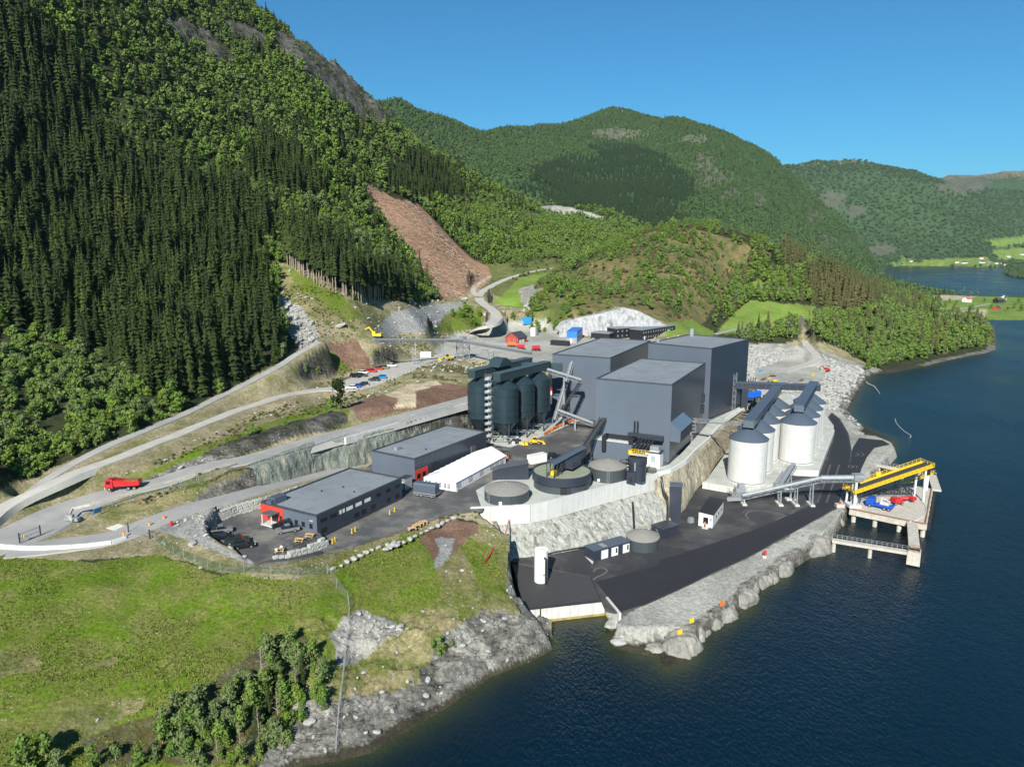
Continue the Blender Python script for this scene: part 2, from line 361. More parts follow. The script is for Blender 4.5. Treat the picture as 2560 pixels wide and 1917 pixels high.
# central and far mountains
cr((1300,430,1320),(1250,380,1650),(1150,300,2050),(1060,330,1750),(960,290,1700),(1000,350,1420),(1100,390,1320),(870,232,1650),(960,262,1800),(1060,289,2050),(1170,291,2250),(1240,278,2450),(1330,256,2700),(1400,274,2600),(1480,270,2450),(1560,296,2400),(1620,331,2400),(1660,352,2400),(1720,406,2400),(1800,476,2420),(1870,546,2440),
   (1330,330,2250),(1480,350,1900),(1480,430,1400),(1600,400,1950),(1600,480,1450),(1400,420,1350),(1400,330,2050),(1700,470,1950),(1700,530,1350),(1800,545,1800),(1850,575,2050),(1780,575,1250),
   (1680,362,5100),(1750,362,5200),(1810,355,5300),(1900,366,5400),(1960,369,5400),(2020,388,5400),(2080,420,5300),(1760,430,4500),(1850,450,4550),(1900,500,4350),(2000,470,4700),(2000,530,4400),(2100,545,4350),(2100,480,4750),(2160,545,4400),
   (2030,388,7200),(2100,384,7300),(2211,373,7300),(2500,362,7300),(2180,450,6000),(2211,520,5100),(2300,500,5400),(2500,520,5400),(2190,560,4450))
for x,y,r,dz in [(870,232,2000,-80),(960,262,2150,-60),(1060,289,2500,-90),(1170,291,2700,-90),(1330,256,3200,-120),(1480,270,2900,-110),(1620,331,2850,-120),(1720,406,2800,-120),(1800,476,2800,-120),(1750,362,5800,-200),(1900,366,5900,-200),(2100,384,8800,-200),(2500,362,8800,-200)]:
    p = SR(x,y,r); CT.append((p[0],p[1],max(5,p[2]+dz)))
cz((1905,592,1),(1935,574,2),(2040,575,2),(2110,578,2),(2300,577,3))
for az,r,z in [(-50,900,300),(-50,2500,350),(-50,9000,300),(-25,2000,250),(-25,9000,300),(0,5000,250),(0,9500,200),(25,9500,300),(50,9500,300),(-50,120,16),(-50,180,20)]:
    CT.append((r*math.sin(R(az)),r*math.cos(R(az)),z))
CT = np.array(CT)
OY = -40.0                                            # the ground sheet is meshed as a fan, fine near the site and coarse far off
def polar(x, y): yy = y-OY; return np.arctan2(x,yy)*1.6, np.log(np.hypot(x,yy))
def tps_fit(c, lam=2e-4):
    u,v = polar(c[:,0],c[:,1]); n = len(c); rr = np.hypot(c[:,0],c[:,1]-OY)
    d2 = (u[:,None]-u)**2+(v[:,None]-v)**2; Kc = np.where(d2 > 0, d2*np.log(d2+1e-12)*.5, 0)+lam*np.eye(n)
    A = np.zeros((n+3,n+3)); A[:n,:n] = Kc; A[:n,n] = 1; A[:n,n+1] = u; A[:n,n+2] = v; A[n:,:n] = A[:n,n:].T
    b = np.zeros(n+3); b[:n] = c[:,2]/rr
    return np.linalg.solve(A,b), u, v
TPW,TPU,TPV = tps_fit(CT)
def tps(x, y):
    sh = x.shape; x = x.ravel(); y = y.ravel(); o = np.empty(len(x))
    for i in range(0,len(x),20000):
        u,v = polar(x[i:i+20000],y[i:i+20000]); d2 = (u[:,None]-TPU)**2+(v[:,None]-TPV)**2
        o[i:i+20000] = (.5*d2*np.log(d2+1e-12))@TPW[:-3]+TPW[-3]+TPW[-2]*u+TPW[-1]*v
    return (o*np.hypot(x,y-OY)).reshape(sh)
NA = 860; azs = np.linspace(R(-47),R(47),NA)
LRS = np.concatenate([np.linspace(math.log(95),math.log(330),430,endpoint=False),np.linspace(math.log(330),math.log(1100),260,endpoint=False),np.linspace(math.log(1100),math.log(11000),280)]); rs = np.exp(LRS); NR = len(rs)
RR,AA = np.meshgrid(rs,azs,indexing='ij'); TX = RR*np.sin(AA); TY = RR*np.cos(AA)+OY
TZ = tps(TX,TY)
# ---- water bodies
SEA = [S(x,y,0) for x,y in [(600,1690),(640,1656),(740,1640),(800,1625),(860,1590),(960,1530),(1060,1460),(1150,1425),(1195,1400),(1188,1375),(1160,1350),(1172,1345),(1305,1330),(1322,1360),(1310,1375),(1325,1397),(1370,1410),(1422,1420),(1440,1445),(1500,1420),(1512,1370),(1560,1340),(1612,1320),(1625,1300),(1618,1280),(1680,1255),(1702,1235),(1690,1215),(1720,1205),(1780,1188),(1796,1165),(1800,1140),(1822,1105),(1836,1085),(1850,1050),(1872,1030),(1893,1009),(1905,995),(1918,980),(1935,966),(1928,950),(1905,938),(1880,930),(1856,915),(1842,900),(1830,886),(1845,862),(1872,820),(1885,808),(1900,806),(1930,803),(2000,790),(2060,775),(2130,762),(2152,754),(2143,738),(2128,715),(2110,697),(2090,690),(2150,690.5),(2211,691.5),(2500,693)]]
SEA += [(2500,900,0),(2500,20,0),(0,20,0),(-30,60,0)]
LAKE = [S(x,y,0) for x,y in [(1875,600),(1908,590),(1912,577.5),(1945,573),(2040,574.5),(2110,578),(2211,577),(2500,577),(2500,639),(2211,638),(2080,638),(1960,634),(1870,628)]]
ISLE = [S(x,y,0) for x,y in [(2165,590),(2180,598),(2211,603),(2350,606),(2350,588),(2240,584),(2190,583)]]
near = RR < 1500
def ds(poly, m): d = np.full(TX.shape,1e3); d[m] = sdf(TX[m],TY[m],poly); return d
dsea = ds(SEA, near); dlake = ds(LAKE, (RR > 600)&(AA > 0))
isl = ds(ISLE,(RR > 1500)&(AA > R(30)))
fo = fbm(TX/9,TY/9,4,3)-.5; ri = ridged(TX/7,TY/7,4,9)-.5
# undulation
far = sst(250,1200,RR)
TZ += (fbm(TX/160,TY/160,5,21)-.5)*far*np.clip(TZ-20,0,120)*.42 + (ridged(TX/420,TY/420,4,5)-.5)*sst(1300,3000,RR)*np.clip(TZ-30,0,200)*.35
TZ += fo*1.1*(1-far)
# knolls of bare rock on the steep near shore
shore = np.exp(-np.clip(dsea,0,None)/9)
TZ = np.where(dsea > 0, np.maximum(TZ + shore*(ri*2.0+fo*1.5), .6)*(1-np.exp(-np.clip(dsea,0,None)/np.where(TX > 20,1.8,3.4))), TZ)
TZ = np.where((dlake < 40)&(dlake > 0)&(RR>600), np.clip(TZ,.5,None), TZ)
TZ = np.where(dsea <= 0, np.maximum(-6,dsea*.45+fo*.5*np.clip(-dsea,0,1)), TZ)
TZ = np.where(dlake <= 0, np.maximum(-6,-.5+dlake*.1), TZ)
TZ = np.where(isl < 0, np.clip(-isl*.25,0,28)+2, TZ)
TZ = np.where((dsea > 3)&(dlake > 0)&(RR > 60), np.maximum(TZ,.35), TZ)
# ---- roads: centre line with level, half width
ROADS = {}
def road(name, pts, wd, m, label=None, step=2.5):
    sp = spline([(*S(x,y,z),h) for x,y,z,h in pts],step); ROADS[name] = (sp,m); return sp
road('upper_track',[(-120,1185,17.5,2.5),(-40,1130,18.5,2.3),(20,1088,20,2.2),(140,1030,23,2.1),(260,985,24.6,2.1),(400,930,26,2.1),(500,890,27,2.1),(600,857,28,2.2),(650,846,28,2.4),(700,840,28.1,3.2),(752,836,28.2,6),(800,817,28.3,9),(850,798,28.3,8),(910,778,28,5.5),(965,764,27.6,4),(1003,752,27.3,4),(1030,735,27.5,4.5)],0,M_gravel)
road('haul_road',[(-140,1200,17.3,5),(-20,1180,17.2,6),(60,1145,17.3,7),(150,1098,18,6),(250,1063,19.2,4.6),(340,1042,20.3,4.2),(440,1010,21.8,4.2),(540,990,22.9,4.2),(620,968,23.6,4.3),(700,946,24.3,4.4),(800,920,25,4.5),(900,893,25.6,4.5),(1000,866,26,4.5),(1060,850,26.3,4.5),(1140,832,26.5,5)],0,M_road)
road('access_road',[(20,1190,17.2,3.5),(120,1178,17.3,4),(240,1160,17.5,4),(320,1130,18.2,3.6),(400,1100,18.7,3.4),(500,1073,18.6,3.2),(600,1045,17.6,3),(680,1024,16.4,3),(760,1003,15.4,3),(830,985,15.1,3)],0,M_road)
def vz_(x,y): a,b,d = _ray(x,y); return SR(x,y,87.3/(-d/math.hypot(a,b)+.1))[2]
road('valley_road',[(985,735,28,5),(1020,720,29,5)]+[(x,y,vz_(x,y),h) for x,y,h in [(1050,702,3.8),(1072,688,3.4),(1065,670,3.2),(1040,652,3.2),(1035,636,3.2),(1060,618,3),(1100,600,3),(1150,586,2.8),(1192,579,2.6)]],0,M_gravel)
road('forest_track',[(x,y,vz_(x,y)+.1,h) for x,y,h in [(1033,640,2.2),(1022,627,2),(1035,612,1.8),(1060,596,1.5)]],0,M_gravel)
road('gravel_berm',[(x,y,bz_(x,y,a),h) for x,y,a,h in [(60,1064,8,1.3),(100,1036,10,1.5),(132,1015,11,1.6),(220,968,13,1.7),(305,932,14,1.7),(400,892,16,1.7),(480,853,18,1.7),(545,821,19,1.7),(602,790,21,1.7),(640,765,26,1.7),(688,738,32,1.7)]],0,M_road)
road('shore_lane',[(1540,722,22.5,2),(1600,708,23,2),(1660,700,24,2),(1720,692,25,2),(1800,690,22.5,2),(1870,694,18,2),(1920,690,16.5,2),(1990,684,14,2),(2040,672,7,2),(2080,666,5.5,2),(2140,655,5.5,2)],0,M_road)
road('rubble_track',[(1690,800,8,4),(1730,790,8.5,3),(1765,775,10,3),(1745,748,13,2.6),(1735,735,15,2.2)],0,M_gravel)
for nm,(sp,m) in ROADS.items():
    bx = (TX > sp[:,0].min()-25)&(TX < sp[:,0].max()+25)&(TY > sp[:,1].min()-25)&(TY < sp[:,1].max()+25)
    d,zz = dline(TX[bx],TY[bx],[tuple(p[:3]) for p in sp]); _,hw = dline(TX[bx],TY[bx],[(p[0],p[1],p[3]) for p in sp])
    k = 1-sst(.8,5.5 if nm != 'upper_track' else 4.5,d-hw); TZ[bx] = TZ[bx]*(1-k)+(zz-.25)*k
# ---- levelled ground
_AR = ROADS['access_road'][0]
def pol(z, *pts): return [S(x,y,z)[:2] for x,y in pts]
CLIFF_UP = [(545,1012,22.8),(600,992,23.4),(691,957.6,24.1),(745,946,24.5),(789,936,24.6),(843.5,925,24.4),(904,911.6,24),(953.5,900,23.8),(1022,879,24),(1060,868,24)]
cl_top = np.array([S(x,y,z) for x,y,z in CLIFF_UP])
cl_n = np.array([math.sin(R(118)),math.cos(R(118))])   # down-slope side of the road cut
cl_bot = [(p[0]+cl_n[0]*1.2,p[1]+cl_n[1]*1.2) for p in cl_top]
KERB = [(1419,1023.5),(1446,1016.5),(1479.5,997.5),(1504,970),(1530.5,949),(1546,927),(1560,917),(1570,904),(1592,889),(1613.5,880.5)]
WALLTOP = [(1049,1095),(1155,1090),(1218,1074),(1288,1055),(1418,1023)]
YARD = pol(15,(705,1195),(760,1180),(870,1145),(960,1112),(1040,1100),*WALLTOP,*KERB)+[(112,318),(118,350),(95,372),(40,380),(10,300)]+[tuple(p) for p in cl_bot[::-1]]+pol(15,(800,1000),(700,1120),(690,1180))
LOT = pol(16.6,(560,1094),(520,1108),(480,1126),(458,1148),(460,1166),(490,1182),(518,1192),(549,1212),(588,1205),(698,1160),(690,1150),(567,1116))
QUAY = pol(4,(1104,1212),(1107,1200),(1212,1188),(1353,1160),(1454,1122),(1480,1095),(1500,1062),(1520,1045),(1690,1010),(1765,1027),(1802,925),(1790,895),(1800,890),(1845,935),(1872,970),(1850,1035),(1832,1085),(1805,1120),(1760,1165),(1640,1235),(1590,1280),(1500,1350),(1345,1350),(1306,1325),(1170,1338))
SPAD = pol(6,(1517,1041),(1600,1055),(1675,1046),(1690.6,1010),(1722,1014.7),(1767,1016),(1800,930),(1800,918),(1787,902),(1750,850),(1690,850),(1640,880),(1600,915),(1562,985),(1525,1036))
BACK = pol(27,(985,772),(965,748),(1000,728),(1060,724),(1110,720),(1170,716),(1215,729),(1290,728),(1455,733),(1500,737),(1500,758),(1200,790),(1060,776))
RUB = pol(8,(1625,800),(1640,785),(1700,775),(1745,785),(1770,800),(1755,820),(1700,830),(1640,835))
def rect(o, az, L, W, m):
    a = R(az); e1 = np.array([math.sin(a),math.cos(a)]); e2 = np.array([-math.cos(a),math.sin(a)]); o = np.array(o)
    return [tuple(o+e1*x+e2*y) for x,y in ((-m,-m),(L+m,-m),(L+m,W+m),(-m,W+m))]
def inset(pts, k): P = np.array(pts); d = np.gradient(P,axis=0); d /= np.linalg.norm(d,axis=1)[:,None]; return [tuple(p+np.array([-t[1],t[0]])*k) for p,t in zip(P,d)]
_wt = [S(x,y,15)[:2] for x,y in WALLTOP]; _kb = [S(x,y,15)[:2] for x,y in KERB]
_we = [(_wt[0][0]-3.5,_wt[0][1]-.6)]+_wt
QUAYT = [S(*q,4)[:2] for q in [(1480,1095),(1500,1062),(1520,1045),(1620,1040),(1690,1010),(1765,1027),(1802,925),(1790,895),(1800,890),(1845,935),(1872,970),(1850,1035),(1832,1085),(1805,1120),(1760,1165),(1640,1235),(1590,1280),(1500,1350),(1345,1350),(1306,1325),(1170,1338),(1104,1212)]]+[(-1.5,163.5)]+inset(_we,1.3)+inset(_kb,1.3)+[tuple(S(1640,868,15)[:2]),tuple(S(1690,870,6)[:2])]
for poly,z,bl,cut in ((BACK,27,14,0),(RUB,8,6,0),(rect((-44.3,152.4),29.3,31,18,1.5),15,2.5,.3),(rect((-27.5,192.6),32.1,36,16,1.5),15,2,.3),(YARD,15,.8,.3),(LOT,16.6,1.5,.3),(SPAD,6,.5,.3),(QUAYT,4,.4,.4),(QUAY,4,.8,.3),(pol(3.7,(1846,935),(1890,940),(1922,953),(1929,965),(1914,980),(1890,1003),(1868,1026),(1846,1048),(1838,1000)),3.75,2.5,.15)):
    px_ = [p[0] for p in poly]; py_ = [p[1] for p in poly]
    bx = (TX > min(px_)-10)&(TX < max(px_)+10)&(TY > min(py_)-10)&(TY < max(py_)+10)
    d = sdf(TX[bx],TY[bx],poly); k = 1-sst(0,bl,d); TZ[bx] = TZ[bx]*(1-k)+(z-cut)*k
BENCH = [tuple(p) for p in cl_bot[:6]]+[S(x,y,15.3)[:2] for x,y in [(835,990),(760,1012),(690,1030)]]+[S(x,y,17.5)[:2] for x,y in [(600,1052),(520,1075)]]
bx = (RR < 300)&(TX < 0); bx2 = bx&inpoly(TX,TY,BENCH); d,zz = dline(TX[bx2],TY[bx2],[tuple(p[:3]) for p in _AR]); TZ[bx2] = zz-.25
_RP = [S(*q,z) for q,z in [((545,1218),16.5),((600,1208),15.9),((660,1195),15.1),((715,1183),14.6)]]
d,zz = dline(TX[near],TY[near],_RP); k = 1-sst(2.2,4.0,d); k *= ~inpoly(TX[near],TY[near],LOT); TZ[near] = TZ[near]*(1-k)+(zz-.35)*k
EMB = [S(x,y,z)[:2] for x,y,z in [(440,1098,18.7),(500,1080,18.6),(600,1052,17.6),(680,1030,16.4),(760,1008,15.4),(830,990,15.1)]]+[(-27,206),(-28,180),(-58,162)]+[S(*q,16.6)[:2] for q in [(560,1094),(520,1108),(480,1126)]]
bx2 = bx&inpoly(TX,TY,EMB); d,zz = dline(TX[bx2],TY[bx2],[tuple(p[:3]) for p in _AR]); TZ[bx2] = np.minimum(TZ[bx2],zz-.25-.12*np.clip(d-3,0,20))
BASIN = [(.1,166.5),(16.8,170.5),(21,146.5),(21.6,145),(23.4,139.6),(21.5,136),(18,135),(9.5,136.4),(6,139.6),(1.5,140.6),(-.5,146)]
d = sdf(TX,TY,[(-1,167),(17.2,171),(21.5,145.4),(22,142),(3,139)]) if False else sdf(TX[near],TY[near],BASIN); TZ[near] = np.where(d < .3, -2, TZ[near])
# ---- lookup
RIX = np.arange(NR)
az0, azs_ = R(-47), R(94)/(NA-1)
def TH(x, y):
    u = (math.atan2(x,y-OY)-az0)/azs_; v = float(np.interp(math.log(max(95.1,math.hypot(x,y-OY))),LRS,RIX))
    i = min(max(int(v),0),NR-2); j = min(max(int(u),0),NA-2); a = v-i; b = u-j
    return float((TZ[i,j]*(1-a)+TZ[i+1,j]*a)*(1-b)+(TZ[i,j+1]*(1-a)+TZ[i+1,j+1]*a)*b)
def THv(x, y):
    u = (np.arctan2(x,y-OY)-az0)/azs_; v = np.interp(np.log(np.maximum(95.1,np.hypot(x,y-OY))),LRS,RIX)
    i = np.clip(v.astype(int),0,NR-2); j = np.clip(u.astype(int),0,NA-2); a = v-i; b = u-j
    return (TZ[i,j]*(1-a)+TZ[i+1,j]*a)*(1-b)+(TZ[i,j+1]*(1-a)+TZ[i+1,j+1]*a)*b
def hit(px, py, dz=0):                               # where a sight line meets the ground
    lo = None
    for t in np.exp(np.linspace(math.log(90),math.log(9000),900)):
        x,y,z = SR(px,py,t)
        if z < TH(x,y)+dz: 
            a,b = t*.99,t
            for _ in range(20):
                m = (a+b)/2; x,y,z = SR(px,py,m)
                if z < TH(x,y)+dz: b = m
                else: a = m
            return (x,y,TH(x,y))
    return SR(px,py,9000)
# ---------------------------------------------------------------- ground cover
PXx,PXy = PX(TX,TY,TZ)
jx = (fbm(TX/6,TY/6,3,31)-.5); jy = (fbm(TX/6,TY/6,3,57)-.5); js = np.clip(5000/RR,3,40)
QX = PXx+jx*js; QY = PXy+jy*js*.7
dzr = np.gradient(TZ,axis=0)/np.gradient(RR,axis=0); dza = np.gradient(TZ,axis=1)/(RR*azs_)
SL = np.hypot(dzr,dza)
C = {'forest':((.02,.028,.01),(.045,.05,.02)),'crag':((.1,.1,.075),(.05,.07,.03)),'verge':((.075,.105,.025),(.13,.13,.05)),'far':((.045,.085,.03),(.03,.06,.022)),'clear':((.31,.18,.11),(.21,.14,.095)),'heath':((.17,.13,.06),(.06,.085,.025)),
     'tan':((.27,.23,.15),(.13,.135,.05)),'soil':((.13,.08,.055),(.19,.12,.085)),'gravel':((.34,.34,.3),(.27,.27,.24)),'grav2':((.21,.215,.21),(.28,.28,.26)),
     'meadow':((.088,.145,.009),(.15,.155,.045)),'field':((.12,.21,.03),(.17,.2,.05)),'dry':((.22,.19,.1),(.09,.11,.025)),'rock':((.205,.2,.178),(.08,.077,.068)),'wet':((.05,.045,.03),(.03,.03,.02)),'rockd':((.085,.08,.078),(.04,.045,.025)),
     'scree':((.3,.29,.26),(.17,.17,.155)),'pale':((.48,.41,.29),(.3,.24,.15)),'weed':((.07,.065,.02),(.1,.1,.07)),'moor':((.17,.13,.085),(.1,.1,.05)),'sand':((.4,.36,.24),(.25,.22,.14))}
CA = np.zeros(TX.shape+(3,)); CB = CA.copy(); ZN_ = np.zeros(TX.shape,np.int8)
CLS = ['hillside','mountains','meadow','rocky_shore','site_ground']
KIND = np.zeros(TX.shape,np.int8); KN = list(C)
def paint(mask, c, cls=None):
    KIND[mask] = KN.index(c)
    CA[mask] = C[c][0]; CB[mask] = C[c][1]
    if cls is not None: ZN_[mask] = cls
def zone(c, pts, cls=None, rng=(0,1e5), sl=None, jit=1):
    m = inpoly(PXx+(QX-PXx)*jit,PXy+(QY-PXy)*jit,pts)&(RR > rng[0])&(RR < rng[1])
    if sl: m &= (SL > sl)
    paint(m,c,cls); return m
paint(RR > 0,'forest',0); paint(RR > 1000,'far',1)
paint((RR > 4000)&(TZ > 640+jx*200),'moor'); paint((RR>2000)&(RR < 3300)&(TZ > 575+jx*120),'moor')
zone('heath',[(1190,700),(1200,620),(1300,540),(1400,495),(1500,485),(1600,505),(1700,535),(1640,570),(1560,640),(1500,720),(1400,740),(1215,740)],0,(300,760))
zone('verge',[(990,560),(1040,565),(1210,550),(1250,600),(1230,700),(1010,705),(1000,650)],0,(400,800))
zone('clear',[(780,393),(850,430),(930,442),(1005,495),(1050,555),(1062,600),(1010,648),(945,650),(900,575),(845,500),(800,445)],0,(300,700))
paint((dsea > 0)&(RR < 262)&(PXx > 560)&(PXx < 1200)&(PXy > 1130),'dry',2)
SITE = [(-400,1120),(0,1060),(130,1008),(300,928),(480,848),(600,785),(640,750),(600,640),(640,560),(760,640),(900,655),(1000,640),(1040,600),(1190,570),(1200,600),(1150,650),(1130,690),(1210,700),(1330,660),(1420,690),(1500,715),(1640,760),(1740,730),(1800,745),(1900,800),(1890,850),(1850,900),(1960,960),(1860,1080),(1800,1170),(1450,1470),(1300,1400),(1180,1380),(1080,1140),(1000,1120),(870,1160),(720,1215),(480,1240),(360,1195),(200,1210),(-400,1215)]
zone('tan',SITE,4,(0,600))
zone('dry',[(600,560),(700,620),(760,645),(850,690),(800,715),(700,700),(610,640)],4,(0,600)); zone('meadow',[(620,570),(740,640),(790,690),(740,690),(640,620)],4,(0,600))
zone('grav2',[(815,710),(850,672),(960,655),(1000,650),(985,690),(930,715),(830,728)],4,(200,700))
zone('scree',[(600,640),(640,655),(680,700),(690,738),(650,752),(618,715)],4,(0,600))
zone('gravel',[(930,760),(985,715),(1060,690),(1110,695),(1180,690),(1215,728),(1500,735),(1500,770),(1300,800),(1000,775)],4,(200,700))
zone('field',[(1065,655),(1120,600),(1190,585),(1150,620),(1130,660),(1140,670)],0,(300,700)); zone('scree',[(1120,625),(1150,612),(1160,630),(1140,670),(1125,650)],0,(300,700)); zone('meadow',[(935,715),(960,680),(1040,660),(1045,705),(1000,718)],4,(200,700))
zone('tan',[(95,1042),(130,1016),(300,934),(480,856),(600,793),(690,740),(690,746),(600,800)],4,(0,600),None,.1)
zone('soil',[(700,745),(770,735),(800,770),(800,805),(740,790),(690,760)],4,(0,600)); zone('meadow',[(690,750),(720,760),(760,800),(730,810),(690,770)],4,(0,600))
zone('soil',[(755,872),(830,850),(870,862),(890,885),(775,908)],4,(0,600),None,.5); zone('soil',[(880,868),(905,845),(960,828),(1030,835),(1030,858),(900,890)],4,(0,600),None,.5)
zone('pale',[(830,852),(880,830),(935,822),(950,830),(900,845),(900,880),(850,880),(860,862)],4,(0,600))
zone('soil',[(1030,795),(1100,775),(1170,790),(1060,830)],4,(0,600))
zone('meadow',[(250,1040),(420,970),(560,915),(690,875),(760,880),(740,905),(640,925),(520,970),(430,985),(320,1030)],4,(0,600))
zone('rockd',[(440,975),(520,945),(640,905),(740,885),(750,915),(640,945),(520,985),(420,1000)],4,(0,600)); zone('rock',[(310,1030),(430,985),(520,980),(430,1005),(340,1030)],4,(0,600))
zone('dry',[(195,1105),(330,1045),(480,1005),(540,1020),(440,1075),(330,1100),(240,1125)],4,(0,600)); zone('rock',[(420,1080),(480,1040),(545,1010),(560,1045),(480,1078)],4,(0,600))
zone('scree',[(330,1130),(420,1105),(560,1075),(660,1045),(690,1040),(560,1092),(480,1120),(450,1150),(455,1170),(560,1225),(480,1225),(400,1165)],4,(0,600),None,.2)
zone('tan',[(200,1180),(350,1165),(420,1150),(560,1220),(480,1240),(360,1200)],4,(0,600)); zone('grav2',[(330,1140),(420,1120),(450,1165),(545,1210),(545,1222),(470,1190),(400,1165)],4,(0,600),None,.2)
zone('scree',[(1590,745),(1640,740),(1740,745),(1900,800),(1890,850),(1845,900),(1780,900),(1740,850),(1620,860)],4,(0,600)); zone('gravel',[(1625,800),(1700,775),(1745,740),(1770,770),(1790,800),(1760,835),(1640,840)],4,(0,600))
MEADOW = [(-400,1210),(0,1200),(200,1215),(345,1195),(470,1245),(700,1240),(720,1215),(870,1160),(960,1140),(1070,1180),(1100,1330),(1000,1330),(880,1340),(760,1320),(740,1440),(660,1480),(560,1640),(300,1800),(-400,1900)]
zone('meadow',MEADOW,2,(0,260))
zone('tan',[(480,1240),(560,1228),(700,1225),(725,1235),(640,1250)],2,(0,260)); zone('dry',[(90,1600),(150,1530),(330,1500),(300,1540),(180,1600)],2,(0,260)); zone('dry',[(0,1400),(80,1410),(90,1440),(0,1460)],2,(0,260)); zone('dry',[(180,1440),(260,1420),(250,1440)],2,(0,260)); zone('weed',[(560,1400),(660,1370),(690,1440),(640,1480),(640,1640),(200,1656),(180,1600),(400,1520)],2,(0,260))
zone('soil',[(905,1170),(950,1120),(1035,1130),(1020,1160),(960,1240)],2,(0,260)); zone('grav2',[(950,1160),(985,1165),(960,1235),(940,1225)],2,(0,260)); zone('dry',[(945,1230),(1000,1180),(1030,1270),(1100,1300),(1100,1400),(840,1440),(860,1330),(950,1300)],2,(0,260))
zone('scree',[(735,1335),(770,1315),(850,1345),(865,1375),(800,1420),(735,1440),(720,1380)],2,(0,260))
m = zone('field',[(1545,722),(1575,685),(1620,648),(1690,655),(1760,660),(1770,690),(1700,705),(1600,718)],0,(350,800)); zone('field',[(1420,700),(1490,690),(1540,715),(1540,730),(1440,725)],0,(300,600)); zone('field',[(1600,625),(1640,600),(1670,620),(1630,640)],0,(350,800))
zone('field',[(2030,640),(2300,640),(2300,690),(2080,692),(2020,690)],0,(550,1500)); zone('sand',[(2000,637),(2120,637),(2080,648),(2010,648)],0,(550,1500)); zone('sand',[(2040,672),(2130,668),(2130,690),(2060,688)],0,(550,1500))
zone('field',[(1920,568),(2020,560),(2130,555),(2160,575),(1930,578)],1,(2500,5600)); zone('field',[(2140,540),(2260,530),(2260,560),(2160,565)],1,(2500,6000)); zone('field',[(2130,520),(2240,505),(2240,525),(2150,535)],1,(2500,6000))
zone('scree',[(1155,447),(1200,443),(1260,455),(1315,472),(1300,480),(1180,465)],0,(700,1100))
# bare rock: crags on the hill and everything steep by the sea
for pg in ([(340,45),(400,50),(450,75),(505,120),(505,140),(450,125),(390,95)],[(590,70),(640,80),(740,142),(810,195),(850,240),(872,278),(830,275),(780,255),(715,215),(650,160),(600,115)],[(480,40),(540,60),(590,90),(560,100),(500,80)],[(760,60),(700,120),(690,110)]): zone('rockd',pg,0,(400,1000))
for cx,cy,rx,ry in [(1540,385,40,22),(1580,420,25,14),(1500,300,30,9),(1330,290,60,14),(1520,350,20,25),(1800,430,30,18),(1850,455,25,12),(1760,470,20,12),(1640,430,12,20),(1905,540,30,14),(1680,520,30,14),(1720,545,25,10),(1140,470,30,12),(2080,400,60,20),(1780,520,30,14)]:
    mk = ((QX-cx)/rx)**2+((QY-cy)/ry)**2+jy*2.2 < .9; paint(mk&(RR > 900),'crag')
mk = (SL > 2.2)&(RR > 250)&(RR < 900); paint(mk,'rockd')
stony = (dsea > 0)&(RR < 260)&((dsea < 7.5+jx*10)|((SL > .75+jy*.3)&(dsea < 19)))&(~inpoly(PXx,PXy,[(-400,1100),(640,1100),(640,1520),(560,1656),(400,1900),(-400,1900)]))
paint((dsea > -7)&(dsea < 17)&(RR < 340)&(PXx > 1280),'gravel',4); paint((dsea > -7)&(dsea < 25)&(RR < 460)&(PXx > 1765)&(PXy > 885),'gravel',4); stony |= (dsea > -7)&(dsea < 7+jx*5)&(RR < 330)&(PXx > 1280); paint(stony,'rock',3); paint((dsea > 0)&(RR >= 260)&(RR < 900)&(dsea < 5+jx*6),'rock',3)
gv = inpoly(QX,QY,[(1308,1345),(1345,1322),(1470,1272),(1625,1198),(1815,1092),(1822,1110),(1795,1150),(1700,1190),(1600,1262),(1560,1300),(1480,1345),(1440,1380),(1330,1385)])&(RR < 300); paint(gv,'gravel',4)
gv = inpoly(QX,QY,[(1790,895),(1845,930),(1925,950),(1935,966),(1918,982),(1895,1008),(1850,1050),(1835,1085),(1810,1085),(1830,1000),(1840,960)])&(RR < 400); paint(gv,'gravel',4)
wk = (TZ < .75+jx*.6)&(dsea > -3)&(RR < 600); paint(wk,'wet',3)
qd_ = np.ones(TX.shape); qd_[RR < 420] = sst(.5,2.5,sdf(TX[RR < 420],TY[RR < 420],QUAY)); qd_ *= ~((np.abs(TX-10) < 14)&(TY > 140)&(TY < 172))
_u = TX*.87+TY*.5; _v = -TX*.5+TY*.87
TZ += np.where(stony|((dsea > 0)&(dsea < 25)&(RR < 262)&(PXx > 640)&(PXx < 1210)&(PXy > 1330)), ((ridged(TX/2.6,TY/2.6,3,77)-.5)*.8+(ridged(_u/13+fbm(TX/9,TY/9,2,7),_v/3.4,4,78)-.5)*2.1+(np.floor(fbm(_u/7,_v/2.6,3,79)*7)/7-.45)*1.5)*np.clip(dsea/3,0,1)*np.where(TX > 20,.5,1), 0)*qd_
cr_ = (KIND == KN.index('rockd'))&(RR > 380)&(RR < 1150); TZ += np.where(cr_,(ridged(TX/16,TY/22,4,91)-.5)*13+(np.floor(fbm(TX/26,TY/26,3,92)*8)/8-.4)*14,0)
RKN = ((KIND == KN.index('rock'))|(KIND == KN.index('rockd'))).astype(float)
